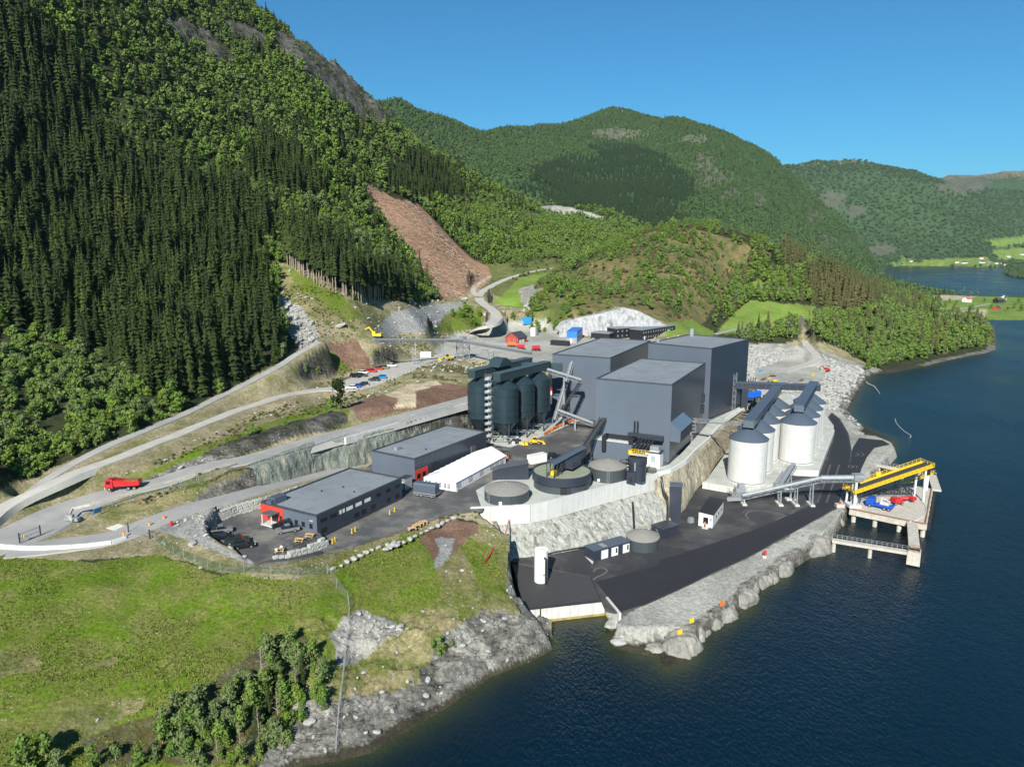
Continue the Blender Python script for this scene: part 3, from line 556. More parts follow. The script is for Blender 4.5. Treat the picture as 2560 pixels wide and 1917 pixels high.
# ---------------------------------------------------------------- ground sheet
def groundmat():
    m = bpy.data.materials.new('ground'); t,b = nodes(m)
    a = N(t,'ShaderNodeAttribute',attribute_name='ca').outputs['Color']; a2 = N(t,'ShaderNodeAttribute',attribute_name='cb').outputs['Color']
    tc = N(t,'ShaderNodeTexCoord').outputs['Object']
    n1 = noise(t,tc,.16,7,.7); f = mrange(t,n1,.42,.62,0,1); c = mix(t,f,a,a2)
    g1 = mrange(t,noise(t,tc,1.5,6,.75),.3,.7,.5,1.5); g2 = mrange(t,noise(t,tc,.03,5,.6),.3,.7,.72,1.28)
    mu = N(t,'ShaderNodeMath',operation='MULTIPLY'); t.links.new(g1,mu.inputs[0]); t.links.new(g2,mu.inputs[1])
    s2 = N(t,'ShaderNodeVectorMath',operation='SCALE'); t.links.new(c,s2.inputs[0]); t.links.new(mu.outputs[0],s2.inputs['Scale'])
    rk = N(t,'ShaderNodeAttribute',attribute_name='rk').outputs['Fac']
    mp = N(t,'ShaderNodeMapping'); mp.inputs['Rotation'].default_value = (0,0,R(-30)); mp.inputs['Scale'].default_value = (.09,.3,.3); t.links.new(tc,mp.inputs[0])
    wn = N(t,'ShaderNodeTexNoise'); wn.inputs['Scale'].default_value = 2.2; wn.inputs['Detail'].default_value = 4; t.links.new(mp.outputs[0],wn.inputs['Vector'])
    wa_ = N(t,'ShaderNodeVectorMath',operation='SCALE'); wa_.inputs['Scale'].default_value = .9; t.links.new(wn.outputs['Color'],wa_.inputs[0]); wv = N(t,'ShaderNodeVectorMath',operation='ADD'); t.links.new(mp.outputs[0],wv.inputs[0]); t.links.new(wa_.outputs[0],wv.inputs[1])
    vc = N(t,'ShaderNodeTexVoronoi'); vc.feature = 'DISTANCE_TO_EDGE'; vc.inputs['Scale'].default_value = 1.6; t.links.new(wv.outputs[0],vc.inputs['Vector'])
    ck = mrange(t,vc.outputs['Distance'],.0,.05,.3,1); pt = mrange(t,noise(t,mp.outputs[0],1.1,5,.7),.36,.64,.5,1.5); cm = N(t,'ShaderNodeMath',operation='MULTIPLY'); t.links.new(ck,cm.inputs[0]); t.links.new(pt,cm.inputs[1])
    rm_ = N(t,'ShaderNodeMix'); rm_.data_type = 'FLOAT'; t.links.new(rk,rm_.inputs[0]); rm_.inputs[2].default_value = 1; t.links.new(cm.outputs[0],rm_.inputs[3])
    s3 = N(t,'ShaderNodeVectorMath',operation='SCALE'); t.links.new(s2.outputs[0],s3.inputs[0]); t.links.new(rm_.outputs[0],s3.inputs['Scale']); s2 = s3
    # pale pebbles and stones
    vo = N(t,'ShaderNodeTexVoronoi'); vo.inputs['Scale'].default_value = .9; t.links.new(tc,vo.inputs['Vector'])
    pf = mrange(t,vo.outputs['Distance'],.12,.2,.55,0); pk = mrange(t,noise(t,tc,.12,3,.5),.52,.66,0,1)
    pm = N(t,'ShaderNodeMath',operation='MULTIPLY'); t.links.new(pf,pm.inputs[0]); t.links.new(pk,pm.inputs[1])
    cc = mix(t,pm.outputs[0],s2.outputs[0],(.42,.4,.34))
    t.links.new(cc,b.inputs['Base Color']); b.inputs['Roughness'].default_value = .95; b.inputs['Specular IOR Level'].default_value = .15
    bm_ = N(t,'ShaderNodeBump'); bm_.inputs['Strength'].default_value = .8; bm_.inputs['Distance'].default_value = .5
    t.links.new(noise(t,tc,1.2,8,.72),bm_.inputs['Height']); t.links.new(bm_.outputs[0],b.inputs['Normal'])
    return m
M_ground = groundmat()
def grid_object(name, mask_cells, m):
    ii,jj = np.nonzero(mask_cells)
    q = np.stack([ii*NA+jj, ii*NA+jj+1, (ii+1)*NA+jj+1, (ii+1)*NA+jj],1)[:,::-1]
    u,inv = np.unique(q,return_inverse=True); q = inv.reshape(-1,4)
    co = np.stack([TX.ravel()[u],TY.ravel()[u],TZ.ravel()[u]],1)
    me = bpy.data.meshes.new(name); me.vertices.add(len(u)); me.vertices.foreach_set('co',co.ravel().astype(np.float32))
    me.loops.add(q.size); me.loops.foreach_set('vertex_index',q.ravel().astype(np.int32)); me.polygons.add(len(q))
    me.polygons.foreach_set('loop_start',np.arange(0,q.size,4,dtype=np.int32)); me.update(calc_edges=True)
    me.polygons.foreach_set('use_smooth',np.ones(len(q),bool))
    for nm,arr in (('ca',CA),('cb',CB)):
        at = me.attributes.new(nm,'FLOAT_COLOR','POINT'); d = np.ones((len(u),4),np.float32); d[:,:3] = arr.reshape(-1,3)[u]; at.data.foreach_set('color',d.ravel())
    at = me.attributes.new('rk','FLOAT','POINT'); at.data.foreach_set('value',RKN.ravel()[u].astype(np.float32))
    me.materials.append(m); o = link(name,me); return tag(o,kind='structure')
cell = ZN_[:-1,:-1]
LBL = ['wooded hillside of the fjord','far wooded mountains across the valley','green meadow sloping to the fjord','bare grey rock along the waterline','disturbed gravelly ground around the plant']
for k,nm in enumerate(CLS):
    o = grid_object(nm, cell == k, M_ground); o['label'] = LBL[k]; o['category'] = 'ground'
# ---------------------------------------------------------------- water
def watermat():
    m = bpy.data.materials.new('fjord_water'); t,b = nodes(m)
    tc = N(t,'ShaderNodeTexCoord').outputs['Object']
    sh = N(t,'ShaderNodeAttribute',attribute_name='shallow').outputs['Fac']
    mp = N(t,'ShaderNodeMapping'); mp.inputs['Scale'].default_value = (1,.55,1); mp.inputs['Rotation'].default_value = (0,0,R(25)); t.links.new(tc,mp.inputs[0])
    c = mix(t,mrange(t,noise(t,tc,.008,3,.5),.3,.7,0,1),(.0002,.0062,.012),(.0005,.0115,.024)); c = mix(t,sh,c,(.035,.045,.016))
    t.links.new(c,b.inputs['Base Color']); b.inputs['IOR'].default_value = 1.33
    rg = mrange(t,noise(t,mp.outputs[0],.012,4,.6),.35,.7,.1,.3); t.links.new(rg,b.inputs['Roughness'])
    h = N(t,'ShaderNodeMath',operation='ADD'); t.links.new(noise(t,mp.outputs[0],.35,4,.6),h.inputs[0]); t.links.new(noise(t,mp.outputs[0],1.6,3,.6),h.inputs[1])
    bm_ = N(t,'ShaderNodeBump'); bm_.inputs['Strength'].default_value = .5; bm_.inputs['Distance'].default_value = .7
    t.links.new(h.outputs[0],bm_.inputs['Height']); t.links.new(bm_.outputs[0],b.inputs['Normal'])
    return m
wr = 70*np.exp(np.linspace(0,math.log(12000/70),420)); wa = np.linspace(R(-20),R(52),330)
WR,WA = np.meshgrid(wr,wa,indexing='ij'); WX = WR*np.sin(WA); WY = WR*np.cos(WA)+OY
wd = np.full(WX.shape,60.); mm = WR < 900; wd[mm] = -sdf(WX[mm],WY[mm],SEA)
sh = np.where(wd < 0,1,np.exp(-np.clip(wd,0,60)/(1.6+2.2*fbm(WX/14,WY/14,3,4))))*.9
n1,n2 = WX.shape; idx = np.arange(n1*n2).reshape(n1,n2)
q = np.stack([idx[:-1,:-1],idx[1:,:-1],idx[1:,1:],idx[:-1,1:]],-1).reshape(-1,4)[:,::-1]
me = bpy.data.meshes.new('fjord_water'); me.from_pydata(np.stack([WX.ravel(),WY.ravel(),np.zeros(n1*n2)],1).tolist(),[],q.tolist()); me.update()
at = me.attributes.new('shallow','FLOAT','POINT'); at.data.foreach_set('value',sh.ravel().astype(np.float32)); me.materials.append(watermat())
tag(link('fjord_water',me),'dark blue fjord water',None,None,'structure')
# ---------------------------------------------------------------- road sheets
def ribbon(name, sp, m, label, lift=.0, h=1.6):
    v = []; n = len(sp)
    for i in range(n):
        a = sp[max(i-1,0)]; b = sp[min(i+1,n-1)]; d = np.array([b[0]-a[0],b[1]-a[1]]); d /= np.linalg.norm(d); nn = np.array([-d[1],d[0]])
        for s_,dz in ((1.25,-h),(1,0),(.5,.03),(-.5,.03),(-1,0),(-1.25,-h)):
            wv = sp[i][3]+(.25*math.sin(i*.9+s_*2) if m is M_gravel else 0)
            v.append((sp[i][0]+nn[0]*wv*s_,sp[i][1]+nn[1]*wv*s_,sp[i][2]+dz+lift))
    f = [(i*6+k,(i+1)*6+k,(i+1)*6+k+1,i*6+k+1) for i in range(n-1) for k in range(5)]
    b = MB(); b.add(v,[x[::-1] for x in f]); o = b.build(name,m,smooth=True); return tag(o,label,None,None,'structure')
RL = {'upper_track':'pale gravel track below the spruce forest','haul_road':'grey haul road along the top of the rock cut','access_road':'grey access road running down to the sheds','valley_road':'winding gravel road up the valley','forest_track':'short gravel spur at the clear-felled slope','gravel_berm':'grey gravel berm along the foot of the spruce forest','shore_lane':'narrow lane through the trees by the fjord','rubble_track':'gravel track down to the rubble shore'}
for i,(nm,(sp,m)) in enumerate(ROADS.items()): ribbon(nm,sp,m,RL[nm],i*.012)
# ---------------------------------------------------------------- hard standings
def frame(az): return np.array([math.sin(az),math.cos(az)]), np.array([-math.cos(az),math.sin(az)])
def RZ(azdeg): return R(90-azdeg)
def slab(name, poly, z, m, label, th=.6):
    b = MB(); b.prism([(p[0],p[1]) for p in poly], z-th, z); return tag(b.build(name,m),label,None,None,'structure')
slab('plant_yard', YARD, 15, M_asphold, 'worn asphalt yard of the plant')
slab('staff_car_park', LOT, 16.6, M_asphold, 'small asphalt car park in front of the red entrance', .8)
QSL = pol(4,(1104,1212),(1107,1192),(1212,1165),(1353,1128),(1430,1096),(1456,1088),(1480,1098),(1500,1065),(1520,1048),(1690,1013),(1765,1029),(1800,928),(1788,900),(1796,890),(1815,905),(1832,935),(1840,975),(1838,1010),(1820,1050),(1812,1085),(1811,1093),(1622,1198),(1466,1271),(1388,1306),(1337,1322),(1306,1312),(1275,1243))
slab('quay_asphalt', QSL, 4.0, M_asphq, 'worn asphalt apron on the lower quay', .5)
slab('quay_road', pol(4.02,(1287,1255),(1337,1321),(1388,1305),(1466,1270),(1622,1197),(1811,1092),(1817,1052),(1834,1012),(1836,975),(1828,936),(1812,906),(1795,892),(1792,899),(1800,922),(1800,950),(1775,1040),(1763,1087),(1622,1146),(1427,1208),(1419,1220)), 4.02, M_asph, 'fresh black asphalt road along the quay', .3)
slab('jetty_apron', pol(4.01,(1836,1000),(1842,965),(1855,945),(1905,950),(1920,958),(1888,965),(1872,985),(1860,1010),(1850,1045),(1832,1082),(1822,1080),(1822,1052)), 4.012, M_asph, 'black asphalt apron leading towards the jetty', .35)
slab('silo_platform', SPAD, 6, M_concf, 'grey concrete floor under the white silos', .5)
TERR = [S(*ZB(x,y),15)[:2] for x,y in [(958,800),(990,900),(1020,903),(1320,888),(1500,843),(1700,788),(2066,700),(1990,690),(1880,640),(1640,640),(1300,680),(1060,745)]]
slab('tank_terrace', TERR, 15.03, M_concf, 'pale concrete terrace under the round tanks', .2)
slab('concrete_apron', [S(*ZK(x,y),15)[:2] for x,y in [(190,1310),(400,1120),(800,660),(1060,540),(1250,450),(1340,468),(985,715),(780,935),(430,1262),(200,1392),(30,1442),(0,1360)]], 15.04, M_concf, 'narrow concrete apron beside the tall halls', .2)
slab('silo_foundation', [S(*ZL(x,y),15)[:2] for x,y in [(420,1590),(740,1645),(1290,1455),(1640,1300),(2010,1140),(1600,1080),(1300,1200),(440,1400)]], 15.05, M_concf, 'concrete foundation slab under the dark steel silos', .2)
b = MB(); q = [S(*ZM(x,y),z) for x,y,z in [(905,1335,16.62),(1175,1262,16.5),(1955,1108,14.6),(2150,1180,14.9),(1950,1180,14.7),(1400,1290,15.9)]]
b.add(q+[(p[0],p[1],p[2]-.8) for p in q],[(0,5,1),(1,5,4),(1,4,2),(2,4,3),(0,6,11,5),(5,11,10,4),(4,10,9,3)]); b.add(q,[(1,5,0),(4,5,1),(2,4,1),(3,4,2)]); tag(b.build('car_park_ramp',M_asphold),'asphalt ramp from the car park down to the yard',None,None,'structure')
# ---------------------------------------------------------------- rock faces
def resample(pts, n):
    P = np.array(pts,float); L = np.r_[0,np.cumsum(np.linalg.norm(np.diff(P[:,:2],axis=0),axis=1))]; t = np.linspace(0,L[-1],n)
    return np.stack([np.interp(t,L,P[:,k]) for k in range(3)],1)
def cliff(name, top, bot, m, label, amp=.7, step=.55, sd_=1, lip=1.2, block=2.2):
    Ln = np.linalg.norm(np.diff(np.array(top)[:,:2],axis=0),axis=1).sum(); H = max(1.5,np.mean(np.array(top)[:,2])-np.mean(np.array(bot)[:,2]))
    nu = int(Ln/step)+2; nv = max(6,int(H/step)+1); T = resample(top,nu); B = resample(bot,nu)
    d = np.gradient(B[:,:2]*.5+T[:,:2]*.5,axis=0); d /= np.linalg.norm(d,axis=1)[:,None]; nn = np.stack([d[:,1],-d[:,0]],1)
    if ((B[:,:2]-T[:,:2])*nn).sum() < 0: nn = -nn
    s_ = np.linspace(0,Ln,nu)[:,None]; v_ = np.linspace(0,1,nv)[None,:]; zz = T[:,2:3]*(1-v_)+B[:,2:3]*v_
    rel = ridged(s_/block+zz*.06,zz/(block*1.9),4,sd_)-.45 + .7*(np.floor(fbm(s_/(block*.9),zz/(block*2.2),2,sd_+5)*6)/6-.4)
    w_ = np.sin(np.pi*np.clip(v_*1.02,0,1))**.45
    off = rel*amp*w_
    X = T[:,0:1]*(1-v_)+B[:,0:1]*v_+nn[:,0:1]*off; Y = T[:,1:2]*(1-v_)+B[:,1:2]*v_+nn[:,1:2]*off
    Z = zz+(fbm(s_/1.2,zz/1.2,2,sd_+9)-.5)*.5*(v_ > .03)*(v_ < .97)
    # a ledge running back from the lip closes the gap to the ground behind
    X = np.concatenate([(T[:,0]-nn[:,0]*lip)[:,None],X],1); Y = np.concatenate([(T[:,1]-nn[:,1]*lip)[:,None],Y],1); Z = np.concatenate([(T[:,2]+.05)[:,None],Z],1); nv += 1
    idx = np.arange(nu*nv).reshape(nu,nv); q = np.stack([idx[:-1,:-1],idx[1:,:-1],idx[1:,1:],idx[:-1,1:]],-1).reshape(-1,4)
    me = bpy.data.meshes.new(name); me.from_pydata(np.stack([X.ravel(),Y.ravel(),Z.ravel()],1).tolist(),[],q.tolist()); me.update(); me.materials.append(m)
    return tag(link(name,me),label,None,None,'structure')
wt = np.array([S(x,y,15)[:2] for x,y in WALLTOP]); wd_ = np.gradient(wt,axis=0); wd_ /= np.linalg.norm(wd_,axis=1)[:,None]; wn = np.stack([wd_[:,1],-wd_[:,0]],1)
wext = np.vstack([wt[0]-wd_[0]*4,wt,wt[-1]+wd_[-1]*7]); wne = np.vstack([wn[0],wn,wn[-1]])
cliff('rock_face', [(p[0]+n[0]*.5,p[1]+n[1]*.5,10.4) for p,n in zip(wext,wne)], [S(x,y,3.9) for x,y in [(1096,1216),(1110,1207),(1160,1201),(1212,1194),(1285,1180),(1353,1163),(1415,1140),(1462,1118)]], M_cliff, 'pale streaked rock face below the white concrete wall', 1.5, .4, 3, 1.5, 3)
cliff('rock_face', [S(*ZE(x,y),z) for x,y,z in [(90,225,11.5),(120,330,11.2),(150,455,10.4),(163,560,9),(205,670,6.8),(240,735,4.6),(285,780,2)]], [(p[0]+1.6,p[1]+.4,z) for p,z in [(S(*ZE(x,y),z2),z3) for x,y,z2,z3 in [(90,225,11.5,3.2),(120,330,11.2,3.2),(150,455,10.4,3.2),(163,560,9,3),(205,670,6.8,1.5),(240,735,4.6,-.5),(285,780,2,-.5)]]], M_cliffy, 'broken rock edge between the meadow and the ribbed deck', .7, .4, 8, 1.2)
ktop = [(*S(x,y,15)[:2],14.2) for x,y in KERB]; kd = np.gradient(np.array(ktop)[:,:2],axis=0); kd /= np.linalg.norm(kd,axis=1)[:,None]; kn = np.stack([kd[:,1],-kd[:,0]],1)
kt2 = [(p[0]+n[0]*.6,p[1]+n[1]*.6,14.4) for p,n in zip(ktop,kn)]
kb = [S(x,y,z) for x,y,z in [(1446,1128,4),(1480,1098,4),(1500,1062,4.6),(1526,1034,6),(1548,1000,6),(1572,970,6),(1590,950,6),(1606,930,6),(1625,912,6),(1650,890,6)]]
cliff('rock_face', [(wt[-1][0]-1,wt[-1][1]-2,13.5)]+kt2, [(wt[-1][0]+1.2,wt[-1][1]-3,4)]+kb, M_cliffy, 'buff blasted rock face beside the white silos', 1.3, .5, 12, 1.5, 3.2)
cliff('rock_face', [tuple(p) for p in cl_top], [(p[0],p[1],z) for p,z in zip(cl_bot,(18.4,17.2,16,15,15,15,15,15,15,15))], M_cliffg, 'greenish rock cut below the haul road', .9, .5, 15, 4.0, 2.4)
cliff('rock_face', [SR(x,y,r) for x,y,r in [(1207,712,436),(1222,694,440),(1250,686,444),(1290,679,446),(1325,670,446),(1345,664,447),(1380,672,448),(1412,688,450),(1445,706,452)]], [SR(x,y,r) for x,y,r in [(1207,733,432),(1222,733,434),(1250,731,436),(1290,729,438),(1325,729,440),(1345,729,440),(1380,729,441),(1412,729,443),(1445,729,445)]], M_cliffl, 'grey quarried rock wall behind the black barracks', 1.6, .9, 22, 5, 5)
# ---------------------------------------------------------------- concrete walls
rw = thing('retaining_wall','white concrete retaining wall edging the tank terrace','wall',(*wt[0],10))
P_ = resample([(p[0],p[1],0) for p in wext[:-1]],13)
for i in range(12):
    p,q = P_[i],P_[i+1]; d = (q-p)/np.linalg.norm(q-p); n = np.array([d[1],-d[0],0]); bt = 10.0-.25*math.sin(i*.9)
    tp = 15.35; lv = []
    for a,zt in ((p+d*.02,tp),(q-d*.02,tp)):
        for o_ in (.55,-.1): lv += [(*(a+n*o_)[:2],bt),(*(a+n*o_)[:2],zt)]
    o = MB().add(lv,[(0,4,5,1),(2,3,7,6),(1,5,7,3),(0,1,3,2),(4,6,7,5),(0,2,6,4)]).build('wall_panel',mat('concrete_white',(.52,.52,.5),.8,0,.06,.4,.04,0,.18),rw); o.location = (-wt[0][0],-wt[0][1],-10)
rw2 = thing('retaining_wall','long white concrete wall between haul road and rock cut','wall',(0,0,0))
a = resample([(*(S(745,944,25)[:2]),24.4),(*(S(900,902,25.2)[:2]),24.9),(*(S(1022,868,25.8)[:2]),25.6),(*(S(1060,856,25.8)[:2]),25.8)],11)
for i in range(10):
    p,q = a[i],a[i+1]; n = np.array([cl_n[0],cl_n[1],0])*.35
    lv = [(*(t+s_*n)[:2],z) for t in (p,q) for s_ in (1,-1) for z in (22.8,t[2]+.55)]
    MB().add(lv,[(0,4,5,1),(2,3,7,6),(1,5,7,3),(0,1,3,2),(4,6,7,5)]).build('wall_panel',M_conc,rw2)
b = MB(); kk = [S(x,y,15.0) for x,y in KERB]
for p,q in zip(kk[:-1],kk[1:]): b.bar((p[0],p[1],14.95),(q[0],q[1],14.95),.5,1.3)
tag(b.build('kerb_wall',M_white),'low white kerb wall winding above the buff rock face','kerb')
b = MB(); e = pol(6,(1517,1041),(1600,1055),(1675,1046),(1690.6,1010),(1722,1014.7),(1767,1016),(1801,928))
for p,q in zip(e[:-1],e[1:]): b.bar((*p,5.05),(*q,5.05),.4,2.15)
tag(b.build('platform_wall',M_conc),'low concrete wall round the white silo platform','wall')
# ---------------------------------------------------------------- stone walls of big blocks
def stone_proto(s_):
    rg = random.Random(s_); b = bmesh.new(); bmesh.ops.create_cube(b,size=1); bmesh.ops.bevel(b,geom=b.edges[:],offset=.12,segments=1,affect='EDGES')
    for v in b.verts: v.co += Vector((rg.uniform(-.05,.05),rg.uniform(-.05,.05),rg.uniform(-.05,.05)))
    me = bpy.data.meshes.new('stone'); b.to_mesh(me); b.free(); me.materials.append(M_stone); return me
STN = [stone_proto(i) for i in range(4)]
def stone_wall(label, line, heights, course=.62, ln=1.35, batter=.12):
    t = thing('stone_wall',label,'stone wall',tuple(line[0])); L = np.array(line); Ls = np.r_[0,np.cumsum(np.linalg.norm(np.diff(L[:,:2],axis=0),axis=1))]
    for c in range(int(max(heights)/course)+1):
        s_ = (c%2)*ln*.5
        while s_ < Ls[-1]-.3:
            l = ln*random.uniform(.75,1.25); m_ = min(s_+l/2,Ls[-1]); h = np.interp(m_,Ls,heights)
            if (c+.6)*course < h+.1:
                p = [np.interp(m_,Ls,L[:,k]) for k in range(3)]; p2 = [np.interp(min(m_+.1,Ls[-1]),Ls,L[:,k]) for k in range(2)]; p0 = [np.interp(max(m_-.1,0),Ls,L[:,k]) for k in range(2)]
                a = math.atan2(p2[1]-p0[1],p2[0]-p0[0]); nx,ny = -math.sin(a),math.cos(a)
                o = link('stone',random.choice(STN),t,(p[0]+nx*c*batter-line[0][0],p[1]+ny*c*batter-line[0][1],p[2]+(c+.5)*course-line[0][2]),a+random.uniform(-.05,.05),(l*.97,1.0*random.uniform(.9,1.15),course*.98))
            s_ += l
    return t
stone_wall('curved dry stone wall of grey blocks behind the car park', [S(*ZM(x,y),16.6) for x,y in [(290,985),(215,930),(190,860),(230,790),(330,745),(480,690),(650,625),(830,575),(1000,525)]], [.4,.9,1.6,1.9,2.2,2.4,2.4,2.3,2.2])
stone_wall('wedge shaped stone wall below the picnic tables', [S(*ZM(x,y),z) for x,y,z in [(1172,1262,16.4),(1400,1240,15.9),(1700,1175,15.1),(1950,1108,14.4)]], [.3,.9,1.6,2.5])
def boulder_proto(s_):
    rg = random.Random(s_); b = bmesh.new(); bmesh.ops.create_icosphere(b,subdivisions=2,radius=.5)
    for v in b.verts: v.co = Vector((v.co.x*1.2,v.co.y,v.co.z*.8))*(1+rg.uniform(-.2,.16)) 
    me = bpy.data.meshes.new('boulder'); b.to_mesh(me); b.free(); me.materials.append(M_stone2); return me
BLD = [boulder_proto(i) for i in range(5)]
row = spline([S(*q,14.8) for q in [ZA(1840,925),ZA(1960,870),ZA(2060,820),ZA(2200,780)]]+[S(*ZB(x,y),15) for x,y in [(400,1150),(520,1105),(620,1050),(720,1005),(820,960)]],1.55)
for i,p in enumerate(row):
    s_ = random.uniform(.75,1.35); o = link('boulder',BLD[i%5],None,(p[0]+random.uniform(-.2,.2),p[1]+random.uniform(-.2,.2),max(TH(p[0],p[1]),14.3)+.25*s_),random.uniform(0,6),(s_*1.2,s_,s_*.9))
    tag(o,'rounded grey boulder in the row along the yard edge above the meadow','boulder','boulders along the yard edge')
for (x,y,z,s_,lb) in [(ZE(735,858),0,0,4.6,'pale flat boulder at the corner of the basin wall'),(ZE(760,905),0,0,3,'rounded yellowish boulder at the water below the basin corner'),(ZW(485,850),0,0,2,'big pale boulder in the scree above the foreground shore'),(ZW(740,885),0,0,1.6,'pale boulder lying right of the foot of the fence on the shore'),(ZW(945,915),0,0,1.4,'lone white boulder on the foreground rock slab')] if False else []: pass
def lone(px,py,s_,lb,m=None):
    p = hit(px,py); o = link('boulder',BLD[int(px)%5],None,(p[0],p[1],max(p[2],.1)+.2*s_),px,(s_*1.2,s_,s_*.8)); tag(o,lb,'boulder'); return o
lone(*ZE(735,858),3.4,'pale flat boulder at the corner of the basin wall'); lone(*ZE(765,905),2.2,'rounded boulder at the waterline below the basin wall corner')
lone(*ZW(485,850),1.5,'big pale boulder in the scree above the foreground shore'); lone(*ZW(945,915),1.0,'lone white boulder on the foreground rock slab'); lone(*ZW(1285,665),1.1,'small pale boulder above the dark waterline of the foreground slab')
# ---------------------------------------------------------------- big sheds
def shed(name, label, org, az, L, W, H, z=15, npan=0, roofm=None, wallm=None, pm=None, cat='building', par=.35, endpan=0):
    t = thing(name,label,cat,(org[0],org[1],z),RZ(az)); wallm = wallm or M_clad
    MB().box(0,L,0,W,-.6,H-.45).build('wall',wallm,t)
    MB().box(.35,L-.35,.35,W-.35,H-.44,H-par).build('roof',roofm or M_roof,t)
    b = MB(); b.box(-.06,L+.06,-.06,.34,H-.44,H); b.box(-.06,L+.06,W-.34,W+.06,H-.44,H); b.box(-.06,.34,.342,W-.342,H-.44,H); b.box(L-.34,L+.06,.342,W-.342,H-.44,H)
    b.build('parapet',M_trim,t)
    if npan:
        w_ = L/npan; me = MB().box(.03,w_-.03,-.05,.02,.25,H-.5).mesh('wall_panel',pm or M_panel)
        for i in range(npan): link('wall_panel',me,t,(i*w_,0,0))
    if endpan:
        w_ = W/endpan; me = MB().box(-.05,.02,.015,w_-.015,.25,H-.5).mesh('wall_panel',wallm)
        for i in range(endpan): link('wall_panel',me,t,(0,i*w_,0))
    MB().box(-.03,L+.03,-.065,W+.03,-.6,.24).build('plinth',M_cladd,t)
    return t
def window(t, x, z, w_, h, face='y', m=M_glass, fm=M_cladd, off=0, nm='window'):
    if face == 'y':
        f = MB(); f.box(x,x+w_,-.09-off,-.052-off,z,z+h); f = f.build(nm,fm,t); MB().box(x+.1,x+w_-.1,-.12-off,-.092-off,z+.1,z+h-.1).build('pane',m,f)
    else:
        f = MB(); f.box(-.09-off,-.052-off,x,x+w_,z,z+h); f = f.build(nm,fm,t); MB().box(-.12-off,-.092-off,x+.1,x+w_-.1,z+.1,z+h-.1).build('pane',m,f)
    return f
# office with the red entrance
of = shed('office_building','long low grey office building with red entrance end','' and None or (-44.3,152.4),29.3,31,18,5.9,15,10,cat='office building')
MB().box(-.1,.0,10.6,18.0,.3,5.45).build('red_wall_panel',M_red,of)['label'] = 'bright red end panel'
cn = MB(); cn.box(-2.7,-.1,11.6,15.0,4.25,4.5); cn = cn.build('entrance_canopy',M_roofd,of)
for y in (11.75,14.85): MB().box(-2.6,-2.45,y-.08,y+.08,1.65,4.25).build('post',M_white,cn)
MB().box(-2.8,-.1,11.4,15.2,1.55,1.85).build('entrance_step',M_conc,of); dr = MB().box(-.16,-.105,12.4,14.2,1.85,3.95).build('entrance_door',M_glass,of); MB().box(-.2,-.165,13.25,13.35,2.8,3.2).build('handle',M_steel,dr)
window(of,10.9,2.4,.9,1.2,'x',off=.06)
for y in (1.3,3.7,5.9,8.2): window(of,y,2.3,1.0,1.25,'x')
for i,x in enumerate((1.0,4.1)): window(of,x,3.6,2.2,1.0)
for x in (7.2,8.3): window(of,x,3.5,.9,1.2,m=M_white)
for x in (9.6,12.8,16.1): window(of,x,3.5,2.4,1.1,m=M_white)
for x in (20.5,24.3,28): window(of,x,3.6,1.9,1.0)
for x in (1.0,12.2,14.7,18.3): window(of,x,.9,1.9,1.3)
window(of,24.5,.9,1.6,1.2); window(of,28,.9,1.6,1.2)
for x in (8.6,22.2):
    d = MB().box(x,x+1.2,-.1,-.055,.1,2.4).build('door',M_cladd,of); MB().box(x+.95,x+1.05,-.14,-.1,1.1,1.25).build('handle',M_steel,d)
rv = MB(); rv.box(.8,4.4,14.0,16.2,5.5,7.1); rv = rv.build('roof_unit',M_cone,of); MB().box(-.2,.78,14.2,15.6,5.8,6.8).build('duct',M_cone,rv)
for x,y in ((13,11),(16.5,3.5),(18,8.5)): MB().cyl(x,y,5.5,6.0,.16).build('roof_vent',M_dsteel,of)
for y in (1.1,1.6): MB().box(-.28,-.06,y,y+.25,4.2,4.4).build('wall_lamp',M_white,of)
# workshop hall behind it
ha = shed('workshop_hall','long windowless grey workshop hall beside the white tent',(-27.5,192.6),32.1,36.1,16.2,7.1,15,12,cat='workshop')
MB().box(.02,5.8,-.1,-.052,.3,3.6).build('red_wall_panel',M_red,ha)['label'] = 'low red panel at the hall corner'
window(ha,.8,.8,1.6,1.5,off=.05); window(ha,3.2,.8,1.6,1.5,off=.05)
d = MB().box(7.2,10,-.12,-.055,.1,3.6).build('roller_door',M_cladd,ha); MB().box(7,10.2,-.3,-.13,3.6,3.85).build('canopy',M_dsteel,d)
d = MB().box(27.5,30,-.12,-.055,.1,4).build('roller_door',mat('door_brown',(.1,.09,.085),.5),ha); MB().box(27.3,27.45,-.14,-.055,.1,4.1).build('frame',M_steel,d)
MB().box(4.3,6.2,10.2,11.3,6.7,7.7).build('roof_hatch',M_roof,ha); MB().cyl(9.5,3.6,6.7,7.3,.18).build('roof_vent',M_dsteel,ha)
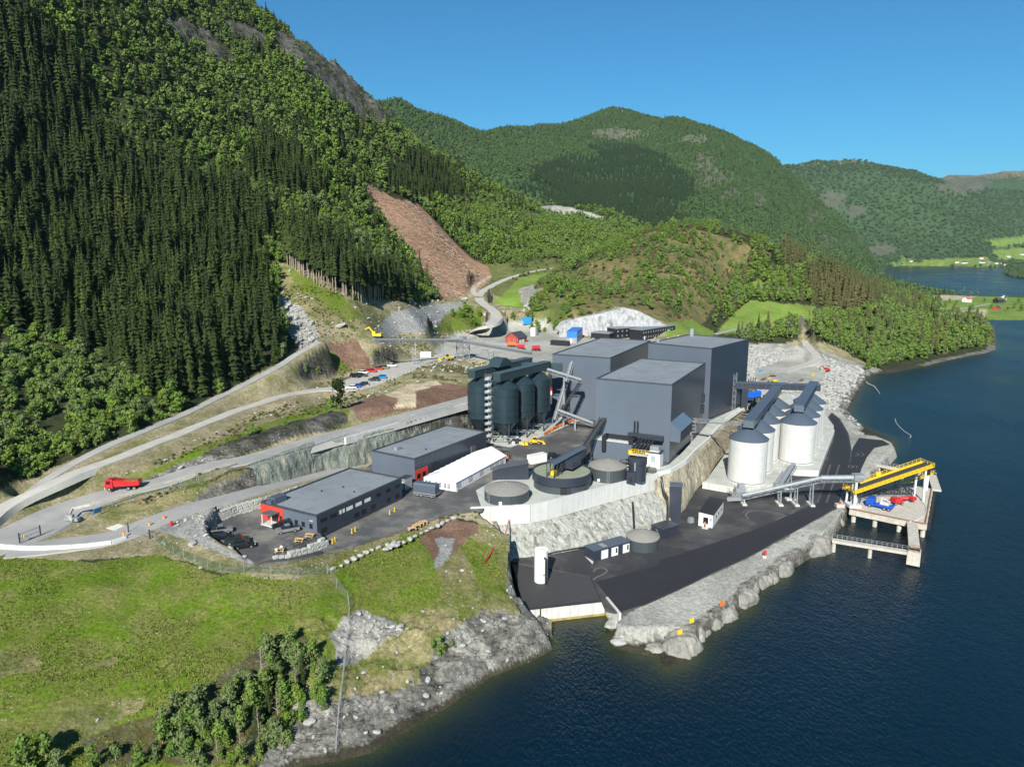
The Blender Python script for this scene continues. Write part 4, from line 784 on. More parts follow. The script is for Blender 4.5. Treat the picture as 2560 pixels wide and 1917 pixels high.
# three tall process halls
PH = shed('process_hall','front tall dark grey process hall with sloping side bay','' or (48.5,211.2),27.0,47,24.3,24.8,15,24,cat='industrial hall')
bay = MB(); bay.xprism([(0,0)],0,0) if False else None
bay = MB(); bay.yprism([(-.06,7),(-.06,12.9),(-3.2,10.4),(-3.2,7)],.0,15.5); bay = bay.build('side_bay',M_clad,PH)
MB().add([(-.1,-.05,13.05),(15.6,-.05,13.05),(15.6,-3.4,10.5),(-.1,-3.4,10.5),(-.1,-.05,12.95),(15.6,-.05,12.95),(15.6,-3.4,10.4),(-.1,-3.4,10.4)],[(0,3,2,1),(4,5,6,7),(0,4,7,3),(3,7,6,2),(2,6,5,1)]).build('bay_roof',mat('bay_roof_sky_reflection',(.12,.16,.2),.35,.2),bay)  # lighter blue than the cladding: reflected sky put into the roof colour
w_ = 15.5/8; me = MB().box(.03,w_-.03,-3.25,-3.19,7.1,10.3).mesh('bay_panel',M_panel)
for i in range(8): link('bay_panel',me,bay,(i*w_,0,0))
for z in (6.5,10.5): 
    d = MB().box(44.5,46.5,-.5,-.06,z,z+3).build('wall_vent',M_dsteel,PH)
for y in (9.9,10.9): MB().tube([(-1.3,y,5),(-1.3,y,12.5)],.28,8).build('exhaust_pipe',M_black,PH)
shed('process_hall','tall grey process hall behind the dark steel silos',(37,264),26,57,23.6,25,15,22,cat='industrial hall')
r3 = shed('process_hall','tallest grey process hall nearest the fjord',(76,267.9),39.5,37,27,28,15,22,cat='industrial hall')
MB().cyl(33,24,27.5,31,1.0,n=16).build('chimney',M_steel,r3); MB().box(5,6,25,26,27.5,28.9).build('roof_vent',M_steel,r3)
# annex at the foot of the front hall
an = thing('pump_annex','low grey annex with black ducts at the foot of the front hall','annex',(48.5,211.2,15),RZ(27))
MB().box(-5.5,-.1,9,24,-.3,6.2).build('wall',M_clad,an); MB().box(-5.6,-.1,8.9,24.1,6.2,6.45).build('roof',M_conc,an)
dk = MB(); dk.box(-4.2,-3.0,9.5,19.5,7.0,8.0); dk.box(-6.8,-3.0,18.4,19.6,6.9,8.0); dk.box(-6.8,-5.8,18.4,19.6,3.2,6.9); dk.box(-7,-3,9.5,11,6.9,8); dk.build('duct',M_black,an)
dk = MB(); dk.box(-3.2,-1.2,1.5,12.5,7.6,8.8); dk.build('duct',M_cladd,an)
for i in range(5): MB().tube([(-2.5,3.6+i*1.15,8.1),(-6.2,5.2+i*1.05,6.0),(-8.5,6.5+i*.8,4.6)],.3,8).build('pipe',M_black,an)
wb = thing('control_kiosk','white flat roofed control building beside the dark tank','kiosk',(44.6,206.2,15),RZ(27))
MB().box(0,3.9,0,4.6,-.3,4.4).build('wall',M_white,wb); MB().box(-.2,4.1,-.2,4.8,4.4,4.65).build('roof',M_cladd,wb)
f = MB().box(-.06,-.0,1.3,2.9,.1,3.6).build('door',M_conc,wb); MB().box(-.1,-.06,1.4,2.8,1.6,3.5).build('pane',mat('pale_glass',(.3,.36,.38),.15),f); MB().box(-.12,-.06,2.05,2.15,.2,1.5).build('bar',M_white,f)
ah = MB(); ah.box(.8,2.6,.7,3.4,4.9,6.3); ah = ah.build('air_handling_unit',M_steel,wb); MB().box(.7,2.7,.6,3.5,4.65,4.88).build('frame',M_white,ah)
# ---------------------------------------------------------------- round tanks
def tank(name, label, x, y, z, r, h, rise, wallm, roofm, cat='tank', seams=12, ov=.12):
    t = thing(name,label,cat,(x,y,z)); MB().cyl(0,0,-.3,h,r,n=48).build('wall',wallm,t,smooth=True)
    b = MB(); n = 24; prof = [(r+ov,h-.25),(r+ov,h+.02)]+[(r*k,h+rise*(1-k**1.6)) for k in (.85,.65,.45,.25,.08)]+[(.01,h+rise)]
    b.lathe(prof,n=48); rf = b.build('roof',roofm,t,smooth=True)
    bb = MB()
    for i in range(seams):
        a = i*6.28318/seams; bb.bar((.5*math.cos(a),.5*math.sin(a),h+rise*.98+.03),((r*.55)*math.cos(a),(r*.55)*math.sin(a),h+rise*(1-.55**1.6)+.06),.1,.06); bb.bar(((r*.55)*math.cos(a),(r*.55)*math.sin(a),h+rise*(1-.55**1.6)+.06),(r*math.cos(a),r*math.sin(a),h+.06),.1,.06)
    bb.build('roof_ribs',roofm,rf); MB().cyl(0,0,h+rise-.05,h+rise+.25,.35).build('cap',roofm,rf)
    sm = MB().bar((r+.01,0,0),(r+.01,0,h-.3),.14).mesh('wall_seam',M_trim)
    for i in range(seams): link('wall_seam',sm,t,(0,0,0),i*6.28318/seams+.2)
    return t
def ladder(t, x, y, z0, z1, az, cage=True):
    b = MB(); c,s_ = math.cos(az),math.sin(az); e = (-s_,c)
    for k in (-.3,.3): b.bar((x+e[0]*k,y+e[1]*k,z0),(x+e[0]*k,y+e[1]*k,z1+.8),.07)
    for i in range(int((z1-z0)/.5)): zz = z0+.3+i*.5; b.bar((x-e[0]*.3,y-e[1]*.3,zz),(x+e[0]*.3,y+e[1]*.3,zz),.06)
    if cage:
        for i in range(int((z1-z0-1.5)/.7)):
            zz = z0+2+i*.7; pts = [(x+.75*c*math.sin(q*3.1416/4)+e[0]*.4*math.cos(q*3.1416/4),y+.75*s_*math.sin(q*3.1416/4)+e[1]*.4*math.cos(q*3.1416/4),zz) for q in range(5)]
            b.tube(pts,.035,4)
    return b.build('ladder',M_steel,t)
t1 = tank('storage_tank','grey domed tank at the left end of the terrace',-1.4,179.6,15,5.9,2.9,1.5,M_tank,M_dome); ladder(t1,-4.6,-4.0,0,3.2,R(220))
MB().cbox((-1.6,-5.85,.8),(.8,.2,.8)).build('hatch',M_white,t1)
t2 = tank('storage_tank','grey domed tank between thickener and railed dark tank',27.7,197.2,15,5.4,3.9,1.6,M_tank,M_dome); ladder(t2,-.6,-5.5,0,4.2,R(265)); MB().cbox((-3.1,-4.5,.7),(.8,.2,.8)).build('hatch',M_white,t2)
t4 = tank('storage_tank','grey cone roofed tank on the quay under the rock face',34,174,4,4.25,3.0,1.5,M_tank,M_dome); ladder(t4,4.0,1.8,0,3.2,R(25))
th = thing('thickener_tank','big dark open topped thickener with bridge house','tank',(13.9,190.1,15))
MB().cyl(0,0,-.3,3.4,7.8,n=56).build('wall',M_tank,th,smooth=True); b = MB(); b.lathe([(8.1,2.2),(8.25,2.25),(8.25,4.6),(7.95,4.6),(7.95,4.1)],n=56); b.build('rim',M_cladd,th,smooth=True)
MB().cyl(0,0,4.0,4.15,7.96,n=56).build('deck',M_green,th)
br = thing('x','', '') if False else None
a27 = R(63-4)
def rot(pts, a): c,s_ = math.cos(a),math.sin(a); return [(p[0]*c-p[1]*s_,p[0]*s_+p[1]*c,p[2]) for p in pts]
def rbuild(b, name, m, parent, a, loc=(0,0,0), smooth=False): o = b.build(name,m,parent,loc,a,smooth); return o
b = MB(); b.box(-2.2,13,-1.1,1.1,5.2,7.4); bh = rbuild(b,'bridge_house',M_cladd,th,a27); MB().add([(-7,-1.4,8.0),(13.1,-1.4,8.0),(13.1,0,8.5),(-7,0,8.5),(-7,1.4,8.0),(13.1,1.4,8.0)],[(0,1,2,3),(3,2,5,4)]).build('roof',M_cone,bh)
b = MB(); b.box(0,5.5,-3.2,-1.1,5.2,7.6); rbuild(b,'drive_house',M_cladd,th,a27)
b = MB()
for x in (-6.8,-4.6,-2.3): 
    for y in (-1.1,1.1): b.bar((x,y,4.1),(x,y,8),.16)
for y in (-1.1,1.1): b.bar((-6.8,y,5.2),(-2.3,y,5.2),.14); b.bar((-6.8,y,4.2),(-4.6,y,7.9),.1); b.bar((-4.6,y,4.2),(-2.3,y,7.9),.1)
rbuild(b,'bridge_frame',M_dsteel,th,a27); rbuild(MB().cbox((-4.8,0,5.0),(1.4,1.3,1.3)),'drive_motor',M_yellow,th,a27)
MB().box(-.9,.9,-7.95,-7.6,0,2.0).build('hatch_opening',M_rubber,th); MB().box(1.1,1.7,-8.3,-7.7,0,2.1).build('hatch_pillar',M_cladd,th)
t3 = thing('process_tank','narrow dark tank with yellow railing','tank',(36.1,196.4,15)); MB().cyl(0,0,-.3,6.1,2.5,n=36).build('wall',M_cladd,t3,smooth=True); b = MB(); b.lathe([(2.5,4.6),(2.75,4.7),(2.75,6.3),(2.4,6.3),(2.4,6.0)],n=36); b.build('rim',M_cladd,t3,smooth=True); MB().cyl(0,0,5.9,6.05,2.42,n=36).build('deck',M_green,t3)
b = MB(); b.cbox((.2,.8,6.9),(5.2,1.8,.15)); o = b.build('platform',M_conc,t3,rz=R(-25))
b = MB(); b.rail([(-2.4,-.1,7),(2.8,-.1,7),(2.8,1.7,7),(-2.4,1.7,7),(-2.4,-.1,7)],1.1,1.0,.1); b.build('railing',M_yellow,t3,rz=R(-25)); MB().cbox((-2.0,1.4,7.5),(1.1,1.1,1.1)).build('drive_motor',M_yellow,t3)
MB().box(-3.6,-1.2,-3.6,-1.6,-.3,3.0).build('valve_house',M_cladd,t3); MB().box(-2.8,-2.1,-3.68,-3.6,0,1.6).build('opening',M_rubber,t3)
MB().tube([(-1.2,-2.3,5.4),(-1.2,-2.9,5.2),(-1.2,-2.9,3.2)],.22,8).build('pipe',M_steel,t3)
for k in range(3): MB().tube([(-2.4,.2+k*.5,3.2+k*.9),(-3.4,-.3+k*.4,3.8+k*.9),(-4.8,.2+k*.3,3.4+k*.9),(-5.3,.8,1.5)],.22,8).build('pipe',M_black,t3)
# dark wedge shaped conveyor tail house left of the thickener and the incline behind it
pr = thing('drum_house','dark wedge roofed house between tent and tanks','shed',(-5.6,195.0,15),R(2))
MB().xprism([(0,-.3),(0,2.2),(1.5,3.0),(10.3,4.6),(10.4,-.3)],0,4.2).build('wall',M_cladd,pr); MB().add([(-.1,-.1,2.35),(1.5,-.1,3.15),(10.4,-.1,4.75),(10.4,4.3,4.75),(1.5,4.3,3.15),(-.1,4.3,2.35)],[(0,1,4,5),(1,2,3,4)]).build('roof',M_roofd,pr); MB().box(7.2,8.2,-.06,0,.1,2.2).build('door',M_cladd,pr)
def conveyor(name, label, p, q, wdt, m, parts=True, group=None, cover=True, rail=True, sup=(), supm=None, foot=True):
    p = Vector(p); q = Vector(q); t = thing(name,label,'conveyor',tuple(p),0,group); d = q-p; hd = Vector((d.x,d.y,0)).normalized(); s_ = Vector((-hd.y,hd.x,0)); o = Vector((0,0,0))
    b = MB(); n = max(4,int(d.length/1.8))
    for k in (-1,1): b.truss(s_*wdt/2*k, d+s_*wdt/2*k, 1.0, n, .13)
    for i in range(n+1): x = d*(i/n); b.bar(x-s_*wdt/2,x+s_*wdt/2,.1)
    b.build('truss',m,t)
    b = MB(); b.bar(Vector((0,0,.9)),d+Vector((0,0,.9)),wdt*.7,.12); b.build('belt',M_beltt,t)
    if cover: b = MB(); b.tube([Vector((0,0,1.2)),d+Vector((0,0,1.2))],wdt*.3,10); b.build('belt_cover',m,t)
    if rail: b = MB(); e = s_*(wdt/2+.8); b.rail([e+Vector((0,0,.3)),d+e+Vector((0,0,.3))],1.1,2.0,.07); b.bar(e*.8+Vector((0,0,.25)),d+e*.8+Vector((0,0,.25)),.8,.06); b.build('walkway',m,t)
    for f,gz in sup:
        x = d*f; g = gz-p.z; b = MB()
        for k in (-1,1): b.bar(x+s_*wdt/2*k,Vector((x.x,x.y,g))+s_*(wdt/2+.5)*k,.28)
        zz = x.z; nn = max(2,int((zz-g)/2.2))
        for i in range(nn): 
            za = g+(zz-g)*i/nn; zb = g+(zz-g)*(i+1)/nn; k = 1 if i%2 else -1; b.bar(Vector((x.x,x.y,za))+s_*wdt/2*k,Vector((x.x,x.y,zb))-s_*wdt/2*k,.12)
        o_ = b.build('support',supm or m,t)
        if foot: MB().bar(Vector((x.x,x.y,g+.2))-s_*(wdt/2+1.2),Vector((x.x,x.y,g+.2))+s_*(wdt/2+1.2),1.3,.5).build('foot_block',M_conc,o_)
    return t
conveyor('inclined_conveyor','dark inclined conveyor rising from thickener to front hall',(19.5,203.5,18.0),(30.5,222.5,27.0),1.4,M_dsteel,sup=((.35,15),),cover=False,foot=False)
# ---------------------------------------------------------------- dark steel silos
E1,E2 = frame(R(34.5)); SC = np.array([-2.3,236.9])
sil = thing('steel_silo','','silo',(*SC,15))
b = MB(); b.lathe([(.9,2.4),(4.3,7.2),(4.5,7.25),(4.5,18.9),(4.55,18.95),(.7,22.0),(.01,22.0)],n=40); b.build('shell',M_bsilo,sil,smooth=True)
for z in (16.4,11.9,9.4,7.3): b = MB(); b.lathe([(4.52,z-.08),(4.66,z-.08),(4.66,z+.08),(4.52,z+.08)],n=40); b.build('hoop',M_bsilo,sil)
for k in range(8):
    a = k*.7854+.3; c,s_ = math.cos(a),math.sin(a)
    if k%2 == 0: MB().bar((4.3*c,4.3*s_,0),(4.3*c,4.3*s_,7.6),.42).build('leg',M_dsteel,sil)
    for kk in (-1,1): 
        if k%2 == 0: MB().bar((4.3*c,4.3*s_,4.2),(4.4*math.cos(a+kk*.5),4.4*math.sin(a+kk*.5),7.4),.22).build('brace',M_dsteel,sil)
MB().cyl(0,0,.2,2.5,.9,.5).build('outlet',M_steel,sil)
for k in range(2): MB().bar((-4.6,-4.6+k*2.2,2.4),(4.8,-4.9+k*2.2,2.4),.2).build('pipe_beam',M_steel,sil)
pos = [(0,0,'dark steel silo on legs beside the spiral stair'),(1,0,'dark steel silo on legs, middle of the front row'),(2,0,'smooth dark steel silo at the conveyor end of the front row'),(0,1,'dark steel silo on legs left of the spiral stair'),(1,1,'dark steel silo in the middle of the back row'),(2,1,'dark steel silo at the far end of the back row')]
for i,(a,b_,lb) in enumerate(pos):
    p = SC+E1*10.4*a+E2*10.6*b_
    if i == 0: tag(sil,lb,'silo','dark steel silos')
    else: dup(sil,(*p,15),.1*i,lb,'dark steel silos')
for b_,lb,z0,x0,x1 in ((0,'long green grey conveyor gallery over the front row of steel silos',36.7,-5,27),(1,'long green grey conveyor gallery over the back row of steel silos',36.7,-5,31)):
    p = SC+E2*10.6*b_; g = thing('conveyor_gallery',lb,'gallery',(*p,z0),RZ(34.5)); gm = mat('gallery_green',(.03,.052,.058),.35,.1,.06)
    MB().box(x0,x1,-1.5,1.5,.0,2.6).build('wall',gm,g); MB().box(x0-.1,x1+.1,-1.65,1.65,2.6,2.8).build('roof',mat('gallery_roof',(.06,.085,.09),.4,.1,.06),g)
    for x in (-2.5,8,18.5): MB().cyl(x,0,-1.6,.0,.5).build('chute',M_dsteel,g)
p = SC+E1*9+E2*9.0; g = thing('hopper_house','pitched dark green house above the steel silo galleries','shed',(*p,39.3),RZ(34.5))
MB().xprism([(-3.6,0),(-1.2,2.6),(.6,2.8),(1.2,2.8),(5.5,0)],-2.5,2.5).build('wall',mat('gallery_green',()),g); MB().add([(1.2,-2.6,2.9),(5.6,-2.6,.1),(5.6,2.6,.1),(1.2,2.6,2.9)],[(0,1,2,3)]).build('roof',mat('gallery_roof',()),g)
ga = thing('conveyor_gallery','grey green gallery linking steel silos to the hall behind','gallery',(*(SC+E1*22+E2*16),35.5),RZ(100)); MB().box(0,22,-1.4,1.4,0,2.6).build('wall',mat('gallery_green',()),ga); MB().box(-.1,22.1,-1.5,1.5,2.6,2.8).build('roof',mat('gallery_roof',()),ga); MB().bar((4,0,0),(4,0,-10),.4).build('post',M_steel,ga)
# spiral stair tower
sp = thing('spiral_stair','tall galvanised spiral stair between the steel silos','stair',(*(SC-E1*2.6+E2*5.2),15))
MB().cyl(0,0,0,22.5,.14,n=8).build('centre_column',M_steel,sp)
b = MB(); n = 150
for i in range(n):
    a = i*.42; z = i*.148; c,s_ = math.cos(a),math.sin(a); c2,s2 = math.cos(a+.4),math.sin(a+.4)
    b.add([(.1*c,.1*s_,z),(1.35*c,1.35*s_,z),(1.35*c2,1.35*s2,z),(.1*c2,.1*s2,z)],[(0,1,2,3)])
b.build('treads',M_steel,sp)
b = MB()
pts = [(1.35*math.cos(i*.42),1.35*math.sin(i*.42),i*.148) for i in range(n)]
b.add([p_ for p in pts for p_ in (p,(p[0],p[1],p[2]+.95))],[(2*i,2*i+2,2*i+3,2*i+1) for i in range(n-1)]); b.build('stair_screen',mat('perforated_steel',(.42,.45,.47),.45,.4),sp)
MB().bar((1.7,-.9,0),(1.7,-.9,18.5),.25).build('mast',M_steel,sp); MB().rail([(-1.3,-1.3,22),(1.3,-1.3,22),(1.3,1.3,22),(-1.3,1.3,22),(-1.3,-1.3,22)]).build('top_railing',M_steel,sp); MB().tube([(-.9,-.6,22),(-.9,-.6,26)],.1).build('antenna',M_dsteel,sp)
# conveyors between the steel silos and the hall
A = np.array([*(SC+E1*23-E2*3),0])
conveyor('zigzag_conveyor','upper silver conveyor from steel silos towards the hall',(*(SC+E1*24+E2*0),36.2),(25.5,258,31.5),1.6,M_steel,sup=((.55,15.2),),foot=False)
conveyor('zigzag_conveyor','steep silver conveyor rising beside the end steel silo',(15.5,253,17.5),(23.5,272,37),1.6,M_steel,rail=False)
conveyor('zigzag_conveyor','lower silver conveyor running down to the orange barriers',(16.5,252,21.5),(29.5,252.5,16.5),1.6,M_steel,sup=((.5,15.1),),foot=False)
conveyor('zigzag_conveyor','dark conveyor leg slanting back under the upper silver conveyor',(16,254,18),(25.5,259,31),1.6,M_dsteel,rail=False,cover=False)
# ---------------------------------------------------------------- white concrete silos
ws = thing('concrete_silo','','silo',(0,0,6))
b = MB(); b.lathe([(6,.6),(6,14.2)],n=64); b.build('shell',M_silo,ws,smooth=True)
b = MB(); b.lathe([(6.35,-.1),(6.35,.35),(5.9,.4)],n=64); b.build('ring_beam',M_conc,ws,smooth=True); MB().cyl(0,0,.3,.62,5.85,n=48).build('base_gap',M_rubber,ws)
b = MB(); b.lathe([(6.15,14.15),(6.2,14.3),(1.0,17.9),(.01,17.9)],n=64); b.build('cone_roof',M_cone,ws,smooth=True)
b = MB()
for i in range(24):
    a = i*.2618; b.bar((6.005*math.cos(a),6.005*math.sin(a),.6),(6.005*math.cos(a),6.005*math.sin(a),14.1),.1,.05)
for z in (3.4,6.1,8.8,11.5): b.lathe([(6.0,z),(6.012,z+.02),(6.012,z+.07),(6.0,z+.09)],n=64)
b.build('pour_seams',mat('seam_grey',(.42,.415,.39),.9),ws)
LW = ['white concrete silo nearest the kiosk, front of the left row','second white concrete silo of the left row','third white concrete silo of the left row','fourth white concrete silo of the left row','last white concrete silo of the left row, by the cross gallery']
RW = ['white concrete silo at the front of the right row above the black road','second white concrete silo of the right row','third white concrete silo of the right row','last white concrete silo of the right row, by the rubble shore']
for i,lb in enumerate(LW):
    p = (76.5+6.35*i,221.9+12*i,6)
    if i == 0: ws.location = p; tag(ws,lb,'silo','white concrete silos')
    else: dup(ws,p,0,lb,'white concrete silos')
for i,lb in enumerate(RW): dup(ws,(101.3+5.9*i,244.1+11.2*i,6),0,lb,'white concrete silos')
def gallery(label, p, q, z, wdt=3.2, h=2.4, chutes=()):
    p = np.array(p); q = np.array(q); L = np.linalg.norm(q-p); a = math.atan2(q[1]-p[1],q[0]-p[0])
    g = thing('conveyor_gallery',label,'gallery',(*p,z),a); MB().box(0,L,-wdt/2,wdt/2,0,h).build('wall',M_clad,g); MB().box(-.15,L+.15,-wdt/2-.12,wdt/2+.12,h,h+.18).build('roof',M_cone,g)
    n = int(L/3); me = MB().box(.05,L/n-.05,-wdt/2-.04,-wdt/2+.01,.1,h-.1).mesh('side_panel',M_panel)
    for i in range(n): link('side_panel',me,g,(i*L/n,0,0))
    for x in chutes: MB().box(x-1.1,x+1.1,-1.1,1.1,-.9,.0).build('chute',M_cladd,g)
    return g
gallery('long dark gallery over the left row of white silos',(75.2,219.4),(105.5,277),24.2,chutes=(2.9,16.4,30,43.6))
gallery('long dark gallery over the right row of white silos',(100.2,242),(124.2,287),24.2,chutes=(2.4,15,27.7))
cg = gallery('dark cross gallery from the tallest hall to the white silos',(89,289),(125,283),23.6,3,2.4)
MB().box(6,8.5,-1.3,1.3,-8.6,0).build('pier',M_cladd,cg)
# feed tower and stairs at the tallest hall
lt = thing('lattice_tower','silver lattice stair tower against the tallest hall','stair tower',(88.6,287.2,15),RZ(39.5))
b = MB()
for x in (0,3.2):
    for y in (-2.6,-.3): b.bar((x,y,0),(x,y,15),.24)
for k in range(6):
    z = 2.5*k+.1
    for y in (-2.6,-.3): b.bar((0,y,z),(3.2,y,z),.16); b.bar((0,y,z),(3.2,y,z+2.5),.12) if k < 6 else 0
    for x in (0,3.2): b.bar((x,-2.6,z),(x,-.3,z+2.4),.12)
b.build('frame',M_steel,lt)
for k in range(1,6): b = MB(); b.box(-.2,3.4,-2.7,-.2,2.5*k,2.5*k+.1); b.rail([(-.2,-2.7,2.5*k),(3.4,-2.7,2.5*k)],1.1,1.2,.08); b.build('landing',M_steel,lt)
b = MB(); b.bar((-.5,-1.4,3),(-8.5,-1.9,.1),1.3,.2); b.rail([(-.5,-2,3.1),(-8.5,-2.5,.2)],1.0,1.2,.08); b.build('stair_flight',M_steel,lt)
# mast with caged platform and footbridge
fm = thing('bucket_elevator','silver caged elevator mast beside the sloping side bay','mast',(61.2,236.6,15),RZ(27))
b = MB(); b.bar((0,0,0),(0,0,10.5),.35); b.bar((-1.2,-.9,0),(0,0,5),.15); b.bar((1.2,-.9,0),(0,0,5),.15); b.build('mast',M_steel,fm)
for z in (3.2,4.4,5.6,6.8): b = MB(); b.box(.2,2.3,-1.6,.6,z,z+.1); b.rail([(.2,-1.6,z),(2.3,-1.6,z),(2.3,.6,z)],1,.7,.1); b.build('platform',M_steel,fm)
fb = thing('footbridge','thin grey footbridge from caged mast to the white silos','footbridge',(63,237,21.8)); b = MB(); v = Vector((13.5,-13.5,2.2)); s_ = Vector((.6,.6,0)); b.bar((0,0,0),v,1.2,.12); b.build('deck',M_steel,fb)
for k in (-1,1): b = MB(); b.truss(s_*k,v+s_*k,1.1,12,.09); b.build('side_truss',M_steel,fb)
# ---------------------------------------------------------------- quay: ribbed deck over the basin, small buildings, tank
DK = [np.array(p) for p in [(2.5,141.8),(20.6,145.8),(17.0,170.3),(-.2,166.8)]]
dk = thing('ribbed_deck','black ribbed deck over the concrete basin','deck',(2.5,141.8,3.5)); o2 = DK[0]
MB().prism([tuple(p-o2) for p in DK],-.25,0).build('deck_plate',M_asph,dk); b = MB()
for i in range(80):
    f = (i+.5)/80; p = DK[0]+(DK[1]-DK[0])*f-o2; q = DK[3]+(DK[2]-DK[3])*f-o2; b.bar((*p,.05),(*q,.05),.1,.1)
tag(b.build('ribs',mat('rib_grey',(.07,.072,.075),.7),dk),kind='stuff'); b = MB(); b.bar((0,0,.05),(*(DK[1]-DK[0]),.05),.25,.35); b.build('edge_beam',M_dsteel,dk)
bw = thing('basin_wall','tall pale concrete front wall of the basin','wall',(2.5,141.8,0)); u = (DK[1]-DK[0]); n = int(np.linalg.norm(u)/2.4)
for i in range(n):
    p = u*(i/n)+u*.0006; q = u*((i+1)/n)-u*.0006; nn = np.array([u[1],-u[0]])/np.linalg.norm(u)
    MB().prism([tuple(p-nn*.5),tuple(q-nn*.5),tuple(q+nn*.05),tuple(p+nn*.05)],-2,3.15).build('wall_panel',M_conc,bw)
MB().prism([tuple(u*0-nn*.45),tuple(u-nn*.45),tuple(u+nn*.09),tuple(u*0+nn*.09)],-.3,.55).build('tide_stain',mat('tide_ochre',(.3,.23,.08),.9,0,.3,.8),bw)
MB().tube([(*(u*.2+nn*.2),3.6),(*(u*.2+nn*.2),-1)],.14).build('pipe',M_dsteel,bw)
sw = thing('basin_wall','short pale concrete side wall of the basin by the road','wall',(20.8,145.9,0)); MB().prism([(0,0),(1.9,-7),(2.4,-7),(.5,.2)],-2,4.25).build('wall_panel',M_conc,sw); MB().prism([(-.05,-.1),(1.85,-7.05),(2.45,-7.05),(2.45,-6.9),(.55,.1)],-.4,.5).build('tide_stain',mat('tide_ochre',()),sw)
wt_ = thing('water_tank','tall white cylinder tank standing on the ribbed deck','tank',(6.8,155.3,3.5)); MB().cyl(0,0,0,7.6,1.6,n=40).build('shell',M_white,wt_,smooth=True)
b = MB(); b.lathe([(1.5,7.55),(1.68,7.6),(1.68,7.85),(1.55,7.85),(1.52,7.62),(.01,7.75)],n=40); b.build('rim',M_white,wt_,smooth=True); MB().tube([(.6,-1.2,6.4),(1.0,-1.9,6.3),(1.05,-2.0,5.8),(1.05,-2.0,0)],.24,10).build('overflow_pipe',M_black,wt_,smooth=True)
b = MB(); b.bar((.8,-1.5,2.2),(.2,-2.1,2.4),.1); b.bar((.5,-1.5,2.4),(1.2,-2.2,2.2),.1); b.build('pipe_bracket',M_steel,wt_)
def block(name, label, o, az, L, W, H, z, wm, rm, cat, slope=0, ov=.15):
    t = thing(name,label,cat,(*o,z),RZ(az)); MB().yprism([(0,-.3),(W,-.3),(W,H+slope),(0,H)],0,L).build('wall',wm,t)
    MB().add([(-ov,-ov,H+.02),(L+ov,-ov,H+.02),(L+ov,W+ov,H+slope+.02),(-ov,W+ov,H+slope+.02),(-ov,-ov,H+.2),(L+ov,-ov,H+.2),(L+ov,W+ov,H+slope+.2),(-ov,W+ov,H+slope+.2)],[(0,3,2,1),(4,5,6,7),(0,1,5,4),(1,2,6,5),(2,3,7,6),(3,0,4,7)]).build('roof',rm,t); return t
pb = block('pump_house','low black pump house with three white doors','' or (20.2,164.7),59,11.6,3.7,2.7,4,M_cladd,M_cone,'shed')
for x,w_ in ((2.4,2.1),(5.6,2.1),(9.3,2.1)):
    d = MB().box(x,x+w_,-.08,-.005,.05,2.3).build('door',M_white,pb)
    MB().box(x+w_-.75 if x > 3 else x+w_/2-.03,x+w_-.3 if x > 3 else x+w_/2+.03,-.1,-.082,.7 if x > 3 else .1,2.0).build('pane' if x > 3 else 'bar',M_glass if x > 3 else M_conc,d)
MB().box(3.2,4.6,.3,2.6,2.92,2.96).build('skylight',M_steel,pb); MB().add([(-1.2,-1.2,.06),(0,0,.06),(0,3.7,.06)],[(0,1,2)]).build('concrete_step',M_conc,pb)
block('equipment_box','dark flat equipment box between cone roofed tank and lift shaft',(40.1,178.1),55,6.2,4.2,2.7,4,M_cladd,M_cladd,'shed')
block('lift_shaft','tall dark lift shaft against the pale rock face','' or (44.6,191.4),103,3.3,3.2,10.4,4,M_cladd,M_clad,'lift shaft')
kq = block('quay_kiosk','long white kiosk with dark roof on the quay asphalt','' or (55.6,186.2),28.7,13.2,3.9,3.7,4,M_white,M_asph,'kiosk',.3)
f = MB().box(-.07,-.005,1.1,2.7,.1,2.9).build('window',M_white,kq); MB().box(-.1,-.071,1.2,2.6,.9,2.8).build('pane',M_glass,f); MB().box(-.06,-.005,.3,.8,1.9,2.7).build('vent',M_steel,kq); MB().box(-1.6,0,.9,2.6,-.2,.12).build('step',M_conc,kq)
for i in range(3): window(kq,3+i*3,1.6,1.4,1.1,fm=M_white)
b = MB(); b.box(0,1.4,0,1.1,0,1.2); b.box(.1,1.3,.1,1.0,1.2,1.5); o = b.build('heat_pump',M_steel,None,(50.2,189.6,4),.4); tag(o,'grey heat pump unit left of the white quay kiosk','heat pump')
tag(MB().tube([(43.2,196.5,15.2),(43.0,195.3,15.2),(43.1,194.8,14),(43.3,193.6,12.2),(44.2,192.6,10.6),(44.3,191.9,8),(44.1,190.9,4.2)],.35,8).build('drain_pipe',M_black,smooth=True),'black drain pipe running down the rock beside the lift shaft','pipe')
tag(MB().tube([(33.3,186.5,11.5),(33.2,185.2,10.2),(32.9,181.6,7.6),(32.6,178.6,5.4)],.28,8).build('drain_pipe',M_black,smooth=True),'black drain pipe hanging over the rock above the quay tank','pipe')
tag(MB().tube([(9,168.6,4.3),(12,169.9,4.4),(16,171.2,4.6),(20,171.6,5.2)],.18,6).build('hose',M_black,smooth=True),'black hose along the foot of the rock face','hose')
for px,py,lb in ((ZE(480,265)[0],0,''),) if False else (): pass
tag(MB().tube([hit(*ZE(165,262),1)[:2]+(11.6,),S(*ZE(140,300),11.3),S(*ZE(90,350),11.6),S(*ZE(50,420),11.8),S(*ZE(22,455),11.5)],.16,6).build('drain_hose',M_redp,smooth=True),'long red hose trailing down the meadow edge','hose')
